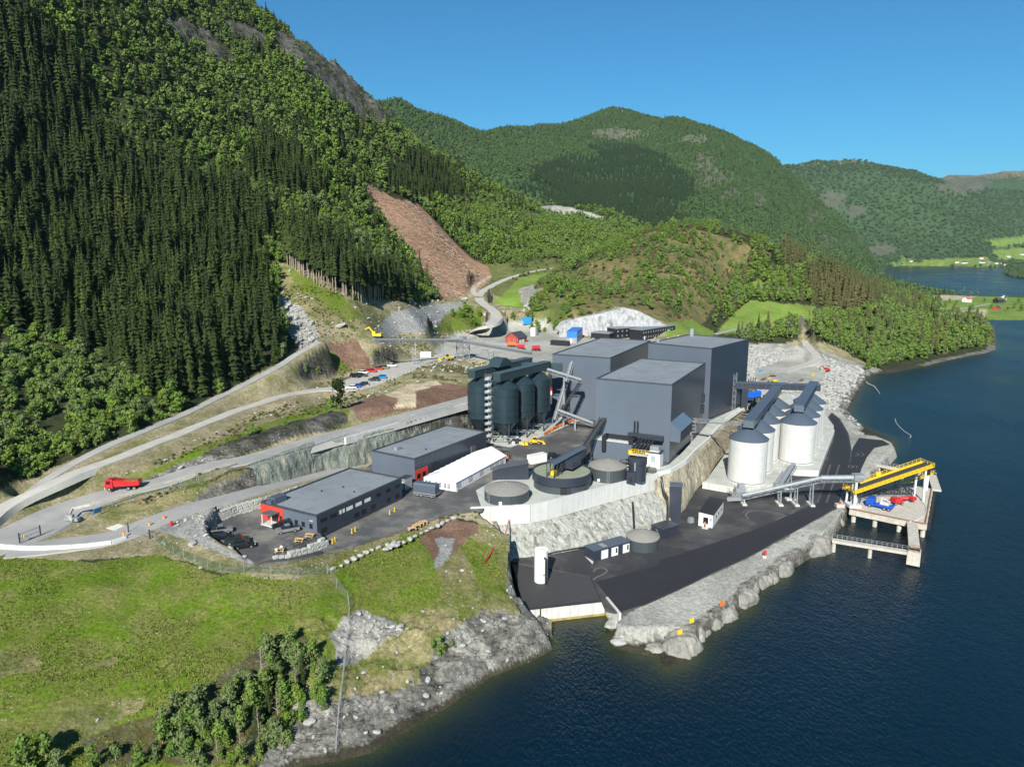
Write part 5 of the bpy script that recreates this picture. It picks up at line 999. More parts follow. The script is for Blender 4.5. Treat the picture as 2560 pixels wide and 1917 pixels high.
# ---------------------------------------------------------------- jetty
JZ = 4.0
jp = [S(*ZJ(x,y),JZ) for x,y in [(425,812),(1500,1032),(1592,520),(1480,500),(1340,478),(580,618)]]; jo = np.array(jp[1])
jt = thing('jetty','concrete jetty platform on piles','jetty',tuple(jo)); rel = [(p[0]-jo[0],p[1]-jo[1]) for p in jp]
MB().prism(rel,-.35,0).build('deck',M_concd,jt); 
u1 = np.array(rel[0]); u2 = np.array(rel[2]); n1_ = u1/np.linalg.norm(u1); n2_ = u2/np.linalg.norm(u2)
b = MB(); b.bar((0,0,-.9),(*u1,-.9),1.0,1.3); b.build('edge_beam',M_concd,jt); b = MB(); b.bar((0,0,-.9),(*u2,-.9),1.0,1.3); b.build('edge_beam',M_concd,jt)
for f in (.02,.33,.66,.96): 
    for g in (.0,.5):
        p = u1*f*.98+u2*g+n2_*.9; MB().cyl(p[0],p[1],-7,-.4,.65,n=12).build('pile',M_concd,jt)
b = MB(); b.bar((*(n1_*.3),.16),(*(u1*.98),.16),.3,.3); b.build('kerb',M_rust,jt); b = MB(); b.bar((*(n2_*.3),.16),(*u2,.16),.3,.3); b.build('kerb',M_rust,jt)
ft = MB().tube([(0,0,-.9),(0,0,.9)],.5,10).mesh('fender',M_rubber)
for i in range(7): p = u2*(i/7+.05)+np.array([n2_[1],-n2_[0]])*.9; link('fender',ft,jt,(p[0],p[1],-1.0))
p0 = np.array(rel[1]); 
def pier(label, px, py, z=4.0, sz=3.0):
    c = np.array(S(*ZJ(px,py),z)); t = thing('mooring_pier',label,'pier',tuple(c),RZ(32)); MB().box(-sz/2,sz/2,-sz/2,sz/2,-3.6,0).build('block',M_concd,t); MB().cyl(0,0,-7,-3.6,.9).build('pile',M_concd,t)
    b = MB(); b.rail([(-1.2,-1.2,0),(1.2,-1.2,0),(1.2,1.2,0),(-1.2,1.2,0),(-1.2,-1.2,0)],.9,1.2,.08); b.build('railing',M_rust,t)
    for k in (-.8,.8): MB().tube([(k,-sz/2-.5,-2.6),(k,-sz/2-.5,-1.2)],.4,10).build('fender',M_rubber,t)
    MB().cyl(.2,-.6,0,.6,.25).build('bollard',M_dsteel,t); return c
cS = pier('southern concrete mooring pier at the end of the railed walkway',1350,1400); cN = pier('northern concrete mooring pier under the tip of the yellow loader',1590,300)
a = jo+np.array([*(n1_*3.2),0]); b = MB(); d = cS-a; b.bar((0,0,-.3),(d[0],d[1],-.3),2.6,.6); o = b.build('link_beam',M_concd,None,tuple(a)); tag(o,'narrow concrete beam linking jetty to southern mooring pier','beam')
a = np.array([jp[2][0],jp[2][1],JZ])-np.array([*(-n1_*-1.5),0])*1; b = MB(); d = cN-a; b.bar((0,0,-.3),(d[0],d[1],-.3),2.6,.6); o = b.build('link_beam',M_concd,None,tuple(a)); tag(o,'narrow concrete beam linking jetty to northern mooring pier','beam')
def walkway(label, p, q, pile):
    p = np.array(p); q = np.array(q); d = q-p; t = thing('walkway',label,'walkway',tuple(p)); L = np.linalg.norm(d); s_ = np.array([-d[1],d[0],0])/L*.9
    b = MB(); b.bar((0,0,-.45),d+np.array([0,0,-.45]),1.9,.7); b.build('deck',M_concd,t); n = 15
    po = MB().bar((0,0,0),(0,0,1.1),.1).mesh('post',M_steel)
    for i in range(n+1): link('post',po,t,tuple(d*i/n+s_+np.array([0,0,-.1])))
    b = MB(); b.bar(s_+np.array([0,0,1]),d+s_+np.array([0,0,1]),.07); b.bar(s_+np.array([0,0,.5]),d+s_+np.array([0,0,.5]),.06); b.build('handrail',M_steel,t)
    for f in pile: MB().cyl(*(d*f)[:2],-7,-.6,.5).build('pile',M_concd,t)
    return t
walkway('railed concrete walkway from the rocks to the southern pier',S(*ZJ(175,1235),3.6),(cS[0]-1.4,cS[1]+.6,3.6),(.03,.52)); walkway('railed concrete walkway from the shore to the northern pier',S(*ZJ(815,168),3.6),(cN[0]-1.5,cN[1]+1,3.6),(.05,.55))
# yellow ship loader
yl = thing('ship_loader','yellow railed ship loading conveyor reaching over the jetty','ship loader',(101.3,203.8,8.6)); v = Vector((127.4,209.4,15.2))-Vector((101.3,203.8,8.6)); s_ = Vector((-v.y,v.x,0)).normalized()
b = MB(); b.bar((0,0,0),v,3.0,.3); b.build('belt',M_beltt,yl)
for k in (-1,1):
    b = MB(); e = s_*1.95*k; b.bar(e+Vector((0,0,.15)),v+e+Vector((0,0,.15)),.3,.9); b.build('side_beam',M_yellow,yl)
    b = MB(); e = s_*2.75*k; b.rail([e+Vector((0,0,.1)),v+e+Vector((0,0,.1))],1.1,1.5,.09); b.build('railing',M_yellow,yl); b = MB(); b.bar(s_*2.4*k+Vector((0,0,.0)),v+s_*2.4*k,.9,.1); b.build('walkway',M_yellow,yl)
b = MB(); b.rail([v-s_*2.75,v+s_*2.75],1.1,1.2,.1); b.rail([-s_*2.75,s_*2.75],1.1,1.2,.1); b.build('end_railing',M_yellow,yl)
b = MB()
for k in (-1,1): b.truss(s_*1.6*k+Vector((0,0,-1.9)),v+s_*1.6*k+Vector((0,0,-1.9)),1.6,16,.16)
b.build('truss',M_dsteel,yl); MB().cbox(tuple(v*.45+s_*3+Vector((0,0,.7))),(1.4,1.0,1.2)).build('drive_motor',M_yellow,yl)
b = MB(); b.bar(v*.99+Vector((0,0,-.4)),v*.99+Vector((.6,.2,-3.2)),1.4); b.build('spout',M_dsteel,yl)
for f,zb_ in ((.03,4),(.93,4)):
    x = v*f
    for k in (-1,1): MB().bar(x+s_*1.6*k+Vector((0,0,-.3)),Vector((x.x,x.y,zb_-8.6))+s_*1.9*k,.5).build('support_leg',M_white,yl)
lw = thing('access_gangway','small yellow gangway beneath the ship loader tip','gangway',tuple(S(*ZJ(1175,440),7))); q = np.array(S(*ZJ(1600,300),9.5))-np.array(S(*ZJ(1175,440),7)); b = MB(); m1 = Vector(q*.32+np.array([0,0,-.5])); b.bar((0,0,0),m1,1.3,.15); b.bar(m1,Vector(q),1.3,.15); b.build('deck',M_yellow,lw)
s3 = Vector((-q[1],q[0],0)).normalized()*.65; b = MB()
for k in (-1,1): b.rail([s3*k,m1+s3*k,Vector(q)+s3*k],1.1,1.2,.09)
b.build('railing',M_yellow,lw); b = MB(); b.bar(Vector(q)*.85,Vector((q[0]*.85,q[1]*.85,-3)),.7); b.build('support_leg',M_white,lw)
gt = thing('gantry_truss','dark lattice boom lying on the jetty under the loader','truss',tuple(S(*ZJ(600,600),5))); q = Vector(S(*ZJ(1340,600),5.2))-Vector(S(*ZJ(600,600),5)); b = MB(); sd2 = Vector((-q.y,q.x,0)).normalized()*1.2
for k in (0,1): b.truss(sd2*k,q+sd2*k,1.3,18,.14)
b.build('frame',M_dsteel,gt); b = MB(); b.truss(q*.72,q*.78+Vector((-1,4,2)),1.2,4,.12); b.truss(q*.95,q*.8+Vector((0,3,2)),1,4,.12); b.build('brace',M_dsteel,gt)
hs = [S(*ZJ(x,y),4.1) for x,y in [(1345,620),(1440,680),(1500,760),(1520,830),(1490,900),(1420,950),(1340,985),(1275,990)]]; tag(MB().tube([tuple(p) for p in spline(hs,.8)],.15,6).build('loading_hose',M_conc,smooth=True),'long pale hose curving across the jetty deck','hose')
jk = block('transformer_kiosk','dark kiosk with white door at the jetty entrance',tuple(np.array(S(*ZJ(560,745),4.1))[:2]),33,4.2,3.2,3.0,4.1,M_cone,M_cladd,'kiosk'); MB().box(-.06,0,.6,1.7,.1,2.3).build('door',M_white,jk)
for p,k in (((2104-1820)*0,0),) if False else (): pass
sb = thing('site_barrier','pale concrete block with red marker at the jetty root','block',S(*ZJ(280,775),4.1)); MB().box(-1.2,1.2,-.8,.8,-.2,.9).build('block',M_concd,sb); MB().box(-.3,.3,-.2,.2,.9,1.4).build('marker',M_redp,sb)
# grey loading conveyor on the quay
gc = conveyor('loading_conveyor','long grey loading conveyor rising across the quay road to the yellow loader',(69.9,205.6,5.4),(92.8,204.6,11.3),1.7,M_steel,sup=((.02,4),(.49,4),(.7,4),(.9,4)))
v0 = Vector((69.9,205.6,5.4)); p = Vector((92.8,204.6,11.3))-v0; q = Vector((104.4,203.2,11.9))-v0; b = MB(); b.truss(p+Vector((0,-.85,0)),q+Vector((0,-.85,0)),1,6,.13); b.truss(p+Vector((0,.85,0)),q+Vector((0,.85,0)),1,6,.13); b.build('head_truss',M_steel,gc); b = MB(); b.tube([p+Vector((0,0,1.2)),q+Vector((0,0,1.2))],.75,10); b.build('belt_cover',M_steel,gc); b = MB(); b.cbox(tuple(q+Vector((-1,0,1.3))),(3,2.4,1.8)); b.build('head_drive',M_steel,gc); b = MB(); b.rail([p+Vector((0,-1.6,.2)),q+Vector((0,-1.6,.2))],1.1,1.5,.08); b.build('railing',M_steel,gc)
x = p.lerp(q,.85); b = MB()
for k in (-.9,.9): b.bar(x+Vector((0,k,0)),Vector((x.x,x.y+k,-1.4)),.6)
b.build('support',M_conc,gc); MB().cbox((x.x,x.y,-1.0),(3.6,3.6,.9)).build('foot_block',M_conc,gc)
b = MB(); b.bar((-3.6,2.2,-.7),(0,0,.3),1.6,1.1); b.build('tail_chute',M_steel,gc)
fs = thing('feed_station','grey caged feed station at the foot of the front white silo','machine',(70.8,210.6,4)); b = MB(); b.box(-1.5,1.5,-1.2,1.2,1.4,3.4); b.box(-.6,1.2,-.8,.8,3.4,4.6); b.build('housing',M_steel,fs); b = MB(); b.box(-3,2,-1.8,1.8,1.25,1.4); b.rail([(-3,-1.8,1.4),(2,-1.8,1.4)],1.1,1,.08); b.rail([(-3,1.8,1.4),(-3,-1.8,1.4)],1.1,1,.08); b.build('platform',M_steel,fs); b = MB()
for x in (-2.8,1.8):
    for y in (-1.6,1.6): b.bar((x,y,0),(x,y,1.3),.2)
b.build('legs',M_dsteel,fs)
fc = conveyor('feed_conveyor','short steep grey conveyor from the right silo row down to the loading conveyor',(83.6,211.5,6.8),(92.6,224.5,9.4),2.2,M_steel,sup=((.55,4),)); fs2 = thing('transfer_station','grey caged transfer station over the loading conveyor','machine',(82.4,209.6,6.4)); b = MB(); b.box(-1.3,1.3,-1.2,1.2,.6,2.6); b.build('housing',M_steel,fs2); b = MB(); b.rail([(-1.8,-1.6,.6),(5,-1.6,.6),(5,1.2,.6)],1.1,1,.08); b.box(-1.8,5,-1.6,-.2,.5,.6); b.build('platform',M_steel,fs2); b = MB(); b.bar((3.6,-.6,.6),(3.6,-.6,-2.4),.5); b.bar((0,0,.6),(0,0,-2.4),.5); b.build('support',M_steel,fs2); MB().cbox((3.6,-.6,-2.2),(2.8,2,.5)).build('foot_block',M_conc,fs2)
# ---------------------------------------------------------------- vehicles
def wheels(t, xs, y, r, w_=.28, m=M_rubber, rimm=M_steel):
    me = MB(); me.add(*(lambda n:( [(r*math.cos(6.283*i/n),s_*w_/2,r+r*math.sin(6.283*i/n)) for s_ in (-1,1) for i in range(n)], [(i,(i+1)%n,n+(i+1)%n,n+i) for i in range(n)]+[tuple(range(n)),tuple(range(2*n-1,n-1,-1))] ))(14)); me = me.mesh('wheel',m)
    rm = MB(); n = 10; q = r*.55; rm.add([(q*math.cos(6.283*i/n),s_*(w_/2+.02),r+q*math.sin(6.283*i/n)) for s_ in (-1,1) for i in range(n)],[tuple(range(n)),tuple(range(2*n-1,n-1,-1))]); rm = rm.mesh('rim',rimm)
    for x in xs:
        for s_ in (-1,1): o = link('wheel',me,t,(x,y*s_,0)); link('rim',rm,o)
def car(name, label, loc, az, m, kind='hatch', group=None):
    t = thing(name,label,'car',loc,RZ(az),group)
    P_ = {'hatch':([(-2.05,.32),(2.05,.32),(2.1,.62),(1.95,.78),(.95,.92),(-2.0,.95),(-2.1,.6)],[(-1.95,.95),(.95,.92),(.3,1.42),(-1.55,1.46)]),
          'suv':([(-2.2,.38),(2.2,.38),(2.25,.75),(2.1,.95),(1.0,1.08),(-2.15,1.1),(-2.25,.7)],[(-2.12,1.1),(1.0,1.08),(.35,1.66),(-1.9,1.7)]),
          'estate':([(-2.3,.3),(2.3,.3),(2.35,.6),(2.15,.78),(1.0,.9),(-2.3,.95),(-2.35,.6)],[(-2.25,.95),(1.0,.9),(.25,1.42),(-2.0,1.46)]),
          'pickup':([(-2.6,.42),(2.55,.42),(2.6,.85),(2.4,1.02),(1.3,1.12),(-2.6,1.1)],[(-.75,1.11),(1.35,1.12),(.7,1.74),(-.6,1.77)])}[kind]
    hw = .9 if kind != 'pickup' else .95
    MB().xprism(P_[0],-hw,hw).build('body',m,t); cab = MB(); n = len(P_[1])
    cab.add([(p[0],s_*(hw-.06 if i < 2 else hw-.2),p[1]) for s_ in (-1,1) for i,p in enumerate(P_[1])],[(0,1,2,3),(7,6,5,4),(1,0,4,5),(2,1,5,6),(3,2,6,7),(0,3,7,4)]); cab.build('windows',M_glass,t)
    r0,r1 = P_[1][3],P_[1][2]; MB().box(r0[0]+.05,r1[0]-.1,-hw+.2,hw-.2,max(r0[1],r1[1])-.01,max(r0[1],r1[1])+.04).build('roof',m,t)
    L = P_[0][1][0]
    for s_ in (-1,1): MB().box(L-.12,L+.02,s_*.65-.2,s_*.65+.2,.62,.76).build('headlight',M_white,t)
    if kind == 'pickup': MB().box(-2.5,-.85,-.8,.8,1.08,1.13).build('load_bed',M_rubber,t)
    wheels(t,(L*.62,-L*.6),hw-.1,.36 if kind in('suv','pickup') else .32); return t
G_ = 'cars parked on the gravel lot'
def oncar(q, z, dz=.0): p = S(*q,z); return (p[0],p[1],TH(p[0],p[1])+dz) if False else p
def lotz(q):
    p = S(*q,28.3)
    for _ in range(6):
        d,zz = dline(np.array([p[0]]),np.array([p[1]]),[tuple(s_[:3]) for s_ in ROADS['upper_track'][0]]); z = float(zz[0]) if d[0] < 10 else TH(p[0],p[1]); p = S(*q,z+.04)
    return p
for nm,lb,q,az,m,k in [('car','black car at the left end of the upper row on the gravel lot',(465,440),112,M_carblk,'suv'),('car','dark estate just right of the black car on the gravel lot',(555,425),108,M_cargrn,'estate'),('car','white car left of the two red cars on the gravel lot',(575,390),110,M_carw,'hatch'),('car','longer red estate on the gravel lot',(680,368),105,M_redp,'estate'),('car','smaller red car beside the silver one on the gravel lot',(780,335),108,M_redp,'hatch'),('car','silver car between red and white cars on the gravel lot',(850,322),112,M_cars,'estate'),('car','white car at the right end of the upper row on the gravel lot',(955,298),108,M_carw,'hatch'),
    ('car','bright blue car in the lower row on the gravel lot',(800,450),268,M_carb,'estate'),('car','dark car with pale bonnet below the bright blue car',(712,485),272,M_cargrn,'suv'),('car','white car at the near end of the lower row on the gravel lot',(410,590),265,M_carw,'hatch'),('car','dark estate behind the white car near the lone pine',(560,545),262,M_cargrn,'estate'),('car','deep blue car squeezed between white and dark cars',(482,570),268,M_blue,'hatch')]:
    car(nm,lb,lotz(ZO(*q)),az,m,k,G_)
p = S(1015,717,29.2); car('car','lone red van on the gravel by the valley road',(p[0],p[1],TH(p[0],p[1])+.15),95,M_redp,'suv')
G2 = 'cars in the small car park'
for lb,q,az,m,k in [('grey pickup nearest the curved stone wall',(420,880),68,M_cars,'pickup'),('black suv beside the grey pickup at the stone wall',(440,975),72,M_carblk,'suv'),('dark green pickup in the middle of the small car park',(660,1030),70,M_cargrn,'pickup'),('black estate in front of the dark green pickup',(760,1095),68,M_carblk,'estate'),('black suv parked against the grey office wall',(1310,810),62,M_carblk,'suv'),('silver pickup parked in front of the office windows',(1390,870),62,M_cars,'pickup')]:
    car('car' if k != 'pickup' else 'pickup_truck',lb,S(*ZM(*q),16.63),az+180 if 'office' in lb else az,m,k,G2)
def tipper(label, loc, az):
    t = thing('tipper_truck',label,'truck',loc,RZ(az)); MB().box(-4,3.6,-.5,.5,.75,1.05).build('chassis',M_dsteel,t)
    cb = MB().xprism([(2.0,.7),(3.9,.7),(3.95,1.6),(3.7,2.9),(3.4,3.05),(2.0,3.05)],-1.2,1.2).build('cab',M_redp,t); MB().add([(3.97,-1.05,1.75),(3.97,1.05,1.75),(3.74,1.0,2.8),(3.74,-1.0,2.8)],[(0,1,2,3)]).build('windscreen',M_glass,cb)
    for s_ in (-1,1): MB().box(2.5,3.5,s_*1.2-.02,s_*1.2+.02,1.8,2.7).build('window',M_glass,cb)
    MB().box(3.85,4.05,-1.2,1.2,.5,.95).build('bumper',M_conc,t)
    tb = MB().xprism([(-4.3,1.25),(1.75,1.15),(1.85,2.6),(2.4,2.75),(2.4,2.85),(1.7,2.75),(-4.4,2.35)],-1.25,1.25).build('tipper_body',M_redp,t); MB().box(-4.1,1.6,-1.1,1.1,2.4,2.6).build('load_bed',M_rust,tb)
    wheels(t,(2.9,-1.7,-3.1),1.02,.52,.5,M_rubber,M_steel); b = MB(); b.tube([(1.7,.2,2.9),(1.2,.3,3.4),(.6,.3,3.1)],.12,6); b.build('crane_arm',M_dsteel,t); return t
p = S(*ZA(682,494),19.5); tipper('red three axle tipper truck parked on the haul road',(p[0],p[1],19.55),262)
def digger(name, label, loc, az, m, s_=1.0, cat='excavator', boom=1):
    t = thing(name,label,cat,loc,RZ(az)); t.scale = (s_,)*3
    for k in (-1,1): MB().xprism([(-2,.1),(1.9,.1),(2.2,.5),(1.9,.9),(-1.9,.9),(-2.2,.5)],k*1.1-.3,k*1.1+.3).build('track',M_rubber,t)
    MB().xprism([(-2.2,1.0),(1.4,1.0),(1.4,1.5),(.2,1.9),(-2.2,2.1)],-1.3,1.3).build('body',m,t); c = MB().box(.2,1.6,.2,1.25,1.5,2.9).build('cab',m,t); MB().box(.3,1.64,.15,1.2,1.9,2.8).build('window',M_glass,c)
    b = MB(); b.bar((1.0,-.4,1.6),(3.4,-.4,4.4),.45,.5); b.bar((3.4,-.4,4.4),(5.6,-.4,3.0),.4,.45); b.build('boom',m,t); b = MB(); b.bar((5.6,-.4,3.0),(5.0,-.4,1.2),.35); b.xprism([(4.4,.3),(5.4,.2),(5.5,1.3),(4.8,1.3)],-.9,.1); b.build('bucket',M_dsteel,t); return t
p = S(*ZG(350,605),39.6); digger('excavator','yellow excavator with raised arm on the bench above the conveyor',(p[0],p[1],TH(p[0],p[1])),280,M_yellow,1.15)
p = S(*ZH(1185,632),12); digger('excavator','small red excavator on the ramp above the rubble shore',(p[0],p[1],TH(p[0],p[1])),250,M_redp,.9)
p = S(*ZH(908,735),9); digger('excavator','small yellow digger among scrap on the rubble yard',(p[0],p[1],TH(p[0],p[1])),250,M_yellow,.7)
def loader(name, label, loc, az, m, s_=1., cat='loader'):
    t = thing(name,label,cat,loc,RZ(az)); t.scale = (s_,)*3
    MB().xprism([(-2.8,.8),(-.3,.8),(-.2,1.6),(-2.7,1.8)],-1,1).build('engine_cover',m,t); MB().xprism([(-.2,.7),(1.6,.7),(1.6,1.2),(-.2,1.4)],-.7,.7).build('chassis',m,t); c = MB().box(-1.2,.2,-.7,.7,1.7,3.1).build('cab',m,t); MB().box(-1.1,.25,-.73,.73,2.0,2.85).build('window',M_glass,c)
    b = MB()
    for k in (-.5,.5): b.bar((.6,k,1.6),(2.9,k,.8),.25)
    b.build('lift_arm',m,t); MB().xprism([(2.7,.2),(3.9,.1),(3.2,1.2),(2.8,1.3)],-1.4,1.4).build('bucket',m,t); wheels(t,(1.1,-1.9),1.05,.65,.5); return t
p = S(*ZG(775,738),27.6); loader('wheel_loader','yellow wheel loader on the gravel road by the transfer tower',(p[0],p[1],TH(p[0],p[1])+.3),250,M_yellow)
loader('wheel_loader','yellow compact loader parked at the foot of the steel silos',S(*ZL(1140,1590),15.06),85,M_yellow,.85)
def forklift(label, loc, az):
    t = thing('forklift',label,'forklift',loc,RZ(az)); MB().xprism([(-1.3,.3),(1.0,.3),(1.0,.8),(.2,.9),(-.2,1.2),(-1.3,1.3)],-.65,.65).build('body',M_orange,t); b = MB()
    for x in (-1,.6):
        for y in (-.55,.55): b.bar((x,y,1),(x,y,2.3),.1)
    b.box(-1.1,.7,-.65,.65,2.3,2.4); b.build('cage',M_dsteel,t); b = MB()
    for y in (-.35,.35): b.bar((1.15,y,.1),(1.15,y,2.6),.14); b.bar((1.15,y,.15),(2.2,y,.15),.12,.06)
    b.build('mast',M_dsteel,t); wheels(t,(.7,-.9),.6,.3,.25); return t
forklift('orange forklift at the end of the white tent',S(*ZB(1140,605),15.02),95); forklift('red orange forklift behind its twin near the hall corner',S(*ZB(1097,578),15.02),85)
rl = thing('road_roller','grey and black road roller beside the yellow buckets','roller',S(*ZL(850,1590),15.06),RZ(100)); MB().xprism([(-1.4,.6),(1.4,.6),(1.2,1.5),(-1.3,1.6)],-.7,.7).build('body',M_dsteel,rl); MB().box(-.6,.5,-.7,.7,2.3,2.4).build('canopy',M_conc,rl); wheels(rl,(1.2,-1.2),.3,.55,1.2,M_conc)
for x,lb in ((945,'left one of two yellow loader buckets on the slab'),(1000,'right one of two yellow loader buckets on the slab')):
    t = thing('loader_bucket',lb,'bucket',S(*ZL(x,1600),15.06),RZ(100)); MB().xprism([(-.5,0),(.6,0),(.3,.9),(-.5,1.1)],-.8,.8).build('shell',M_yellow,t); MB().xprism([(.0,.15),(.55,.1),(.3,.8)],-.7,.82).build('mouth',M_dsteel,t)
bt = thing('crane_truck','blue lorry with white loading crane on the jetty','truck',S(*ZJ(850,800),4.02),RZ(135)); MB().box(-3.6,3.4,-1.1,1.1,.8,1.15).build('chassis',M_blue,bt); c = MB().xprism([(1.5,.6),(3.6,.6),(3.6,1.8),(3.3,2.9),(1.5,2.9)],-1.2,1.2).build('cab',M_blue,bt); MB().box(3.3,3.63,-1.0,1.0,1.8,2.6).build('windscreen',M_glass,c); MB().box(-3.7,.6,-1.2,1.2,1.15,1.6).build('load_bed',M_blue,bt)
b = MB(); b.box(-2.6,-.2,-1.0,1.0,1.6,2.4); b.bar((-.3,0,1.6),(-.4,0,3.4),.4); b.bar((-.4,0,3.4),(-2.6,.2,2.8),.35); b.build('crane',M_conc,bt); wheels(bt,(2.5,-1.6,-2.8),1.0,.5,.4); bt.rotation_euler.z = RZ(-45)
rb = thing('boom_lift','red boom lift folded out on the jetty','boom lift',S(*ZJ(1085,740),4.02),RZ(78)); MB().xprism([(-1.4,.6),(1.4,.6),(1.5,1.2),(.8,2.0),(-1.2,2.1)],-1.1,1.1).build('body',M_redp,rb); b = MB(); b.bar((0,0,2.0),(5.2,0,1.9),.35); b.bar((.6,0,1.5),(4.2,.1,1.3),.28); b.build('boom',M_redp,rb); MB().box(5.0,6.4,-.8,.8,.9,2.0).build('basket',M_redp,rb); wheels(rb,(1.1,-1.1),1.0,.5,.4)
# covered trailer, tent, containers, pallets
tr = thing('covered_trailer','grey tarpaulin covered trailer beside the tent','trailer',S(*ZB(655,835),15.02),RZ(112)); MB().yprism([(-1.25,1.2),(1.25,1.2),(1.3,3.3),(.9,3.75),(-.9,3.75),(-1.3,3.3)],-3.3,3.3).build('tarpaulin',M_cone,tr); MB().box(-3.4,3.4,-1.25,1.25,.95,1.18).build('chassis',M_steel,tr); wheels(tr,(-2.2,-1.0,2.2),1.05,.48,.3); b = MB()
for x in (-3.1,-1.5,0,1.5,3.1): b.bar((x,-1.3,.6),(x,-1.3,1.2),.12)
b.bar((-3.2,-1.3,.6),(3.2,-1.3,.6),.12); b.build('side_guard',M_steel,tr)
bx = thing('switch_cabin','pale blue grey cabin between office and hall','cabin',S(*ZB(523,800),15.02),RZ(30)); MB().box(0,3.2,0,2.0,0,3.2).build('wall',M_steel,bx); MB().box(-.1,3.3,-.1,2.1,3.2,3.35).build('roof',M_cladd,bx); MB().box(-.06,0,.5,1.4,.1,2.2).build('door',M_white,bx)
tt = thing('marquee_tent','long white marquee tent with arched windows','tent',(-15.4,185.0,15),RZ(27.5)); TL,TW = 29.2,10.4
MB().yprism([(0,0),(TW,0),(TW,2.6),(TW/2,4.7),(0,2.6)],0,TL).build('wall',M_tent,tt)
for s_,lb in ((0,''),(1,'')):
    y0,y1 = (-.25,TW/2) if s_ == 0 else (TW+.25,TW/2); MB().add([(-.15,y0,2.55),(TL+.15,y0,2.55),(TL+.15,y1,4.85),(-.15,y1,4.85)],[(0,1,2,3)]).build('roof_sheet',M_tent,tt)
b = MB()
for i in range(1,10): x = TL*i/10; b.bar((x,-.25,2.6),(x,TW/2,4.9),.12); b.bar((x,TW+.25,2.6),(x,TW/2,4.9),.12)
b.build('roof_seams',mat('tent_seam',(.6,.61,.63),.6),tt)
def archwin(t, x, face):
    prof = [(-.42,.5),(.42,.5),(.42,1.6),(.3,1.9),(0,2.05),(-.3,1.9),(-.42,1.6)]
    if face == 'y': v_ = [(x+p[0],-.03,p[1]) for p in prof]; w2 = MB().add(v_,[tuple(range(7))]).build('window',M_clear,t); MB().box(x-.03,x+.03,-.05,-.032,.5,2.0).box(x-.4,x+.4,-.05,-.033,1.2,1.26).build('bar',M_tent,w2)
    else: v_ = [(-.03,x+p[0],p[1]) for p in prof]; w2 = MB().add(v_,[tuple(range(6,-1,-1))]).build('window',M_clear,t); MB().box(-.05,-.032,x-.03,x+.03,.5,2.0).box(-.05,-.033,x-.4,x+.4,1.2,1.26).build('bar',M_tent,w2)
for k in range(9): 
    if k in (0,2,4,6,7,8):
        for d in (-.6,.6): archwin(tt,1.8+k*3.1+d,'y')
for y in (2.2,3.4,5.0,6.2,8.4,9.5): archwin(tt,y,'x')
MB().cbox((.4,-.2,.4),(.8,.6,.8)).build('anchor_block',M_concd,tt)
ct = thing('container','white container behind the thickener tank','container',S(*ZB(1300,645),15.02),RZ(55)); MB().box(0,6,0,2.4,.1,2.7).build('body',M_white,ct); b = MB()
for i in range(12): b.box(.25+i*.48,.45+i*.48,-.05,-.002,.3,2.5)
b.build('side_ribs',M_white,ct); MB().box(-.04,-.002,.2,2.2,.2,2.6).build('door',M_white,ct)
p = S(*ZB(1440,600),15.05); car('car','black van half hidden behind the thickener tank',p,80,M_carblk,'suv')
pal = thing('timber_pallet','nearest of the four timber benches on the yard','bench',S(*ZB(565,1040),15.02),RZ(60)); b = MB()
for i in range(4): b.box(-.9,.9,-.6+i*.32,-.36+i*.32,.42,.5)
b.build('top',M_wood,pal); b = MB()
for x in (-.8,.8): b.box(x-.08,x+.08,-.6,.6,0,.42)
b.build('trestle',M_wood,pal)
for i,lb in enumerate(('second of the four timber benches on the yard','third of the four timber benches on the yard','farthest of the four timber benches on the yard')): dup(pal,S(*ZB(592+i*21,1023-i*11),15.02),RZ(60),lb,'timber benches on the yard')
pal['group'] = 'timber benches on the yard'
pt = thing('picnic_table','timber picnic table nearest the office corner','picnic table',S(*ZM(1720,945),16.62),RZ(100),'picnic tables on the car park'); b = MB(); b.box(-1,1,-.38,.38,.72,.8); b.build('top',M_wood,pt)
for y in (-.75,.75): MB().box(-1,1,y-.16,y+.16,.42,.48).build('bench',M_wood,pt)
b = MB()
for x in (-.75,.75): b.bar((x,-.7,0),(x,-.3,.75),.1); b.bar((x,.7,0),(x,.3,.75),.1); b.bar((x,-.75,.4),(x,.75,.4),.08)
b.build('legs',M_wood,pt); dup(pt,S(*ZM(1570,1010),16.62),RZ(100),'middle timber picnic table with no one at it','picnic tables on the car park'); dup(pt,S(*ZM(1275,1160),16.62),RZ(80),'timber picnic table with two seated people','picnic tables on the car park')
b = MB(); b.rail([S(*ZM(x,y),16.6) for x,y in [(1190,1225),(1480,1105),(1800,985),(1880,935)]],1.0,1.8,.06); tag(b.build('railing',M_dsteel),'thin dark railing along the car park edge above the stone wall','railing')
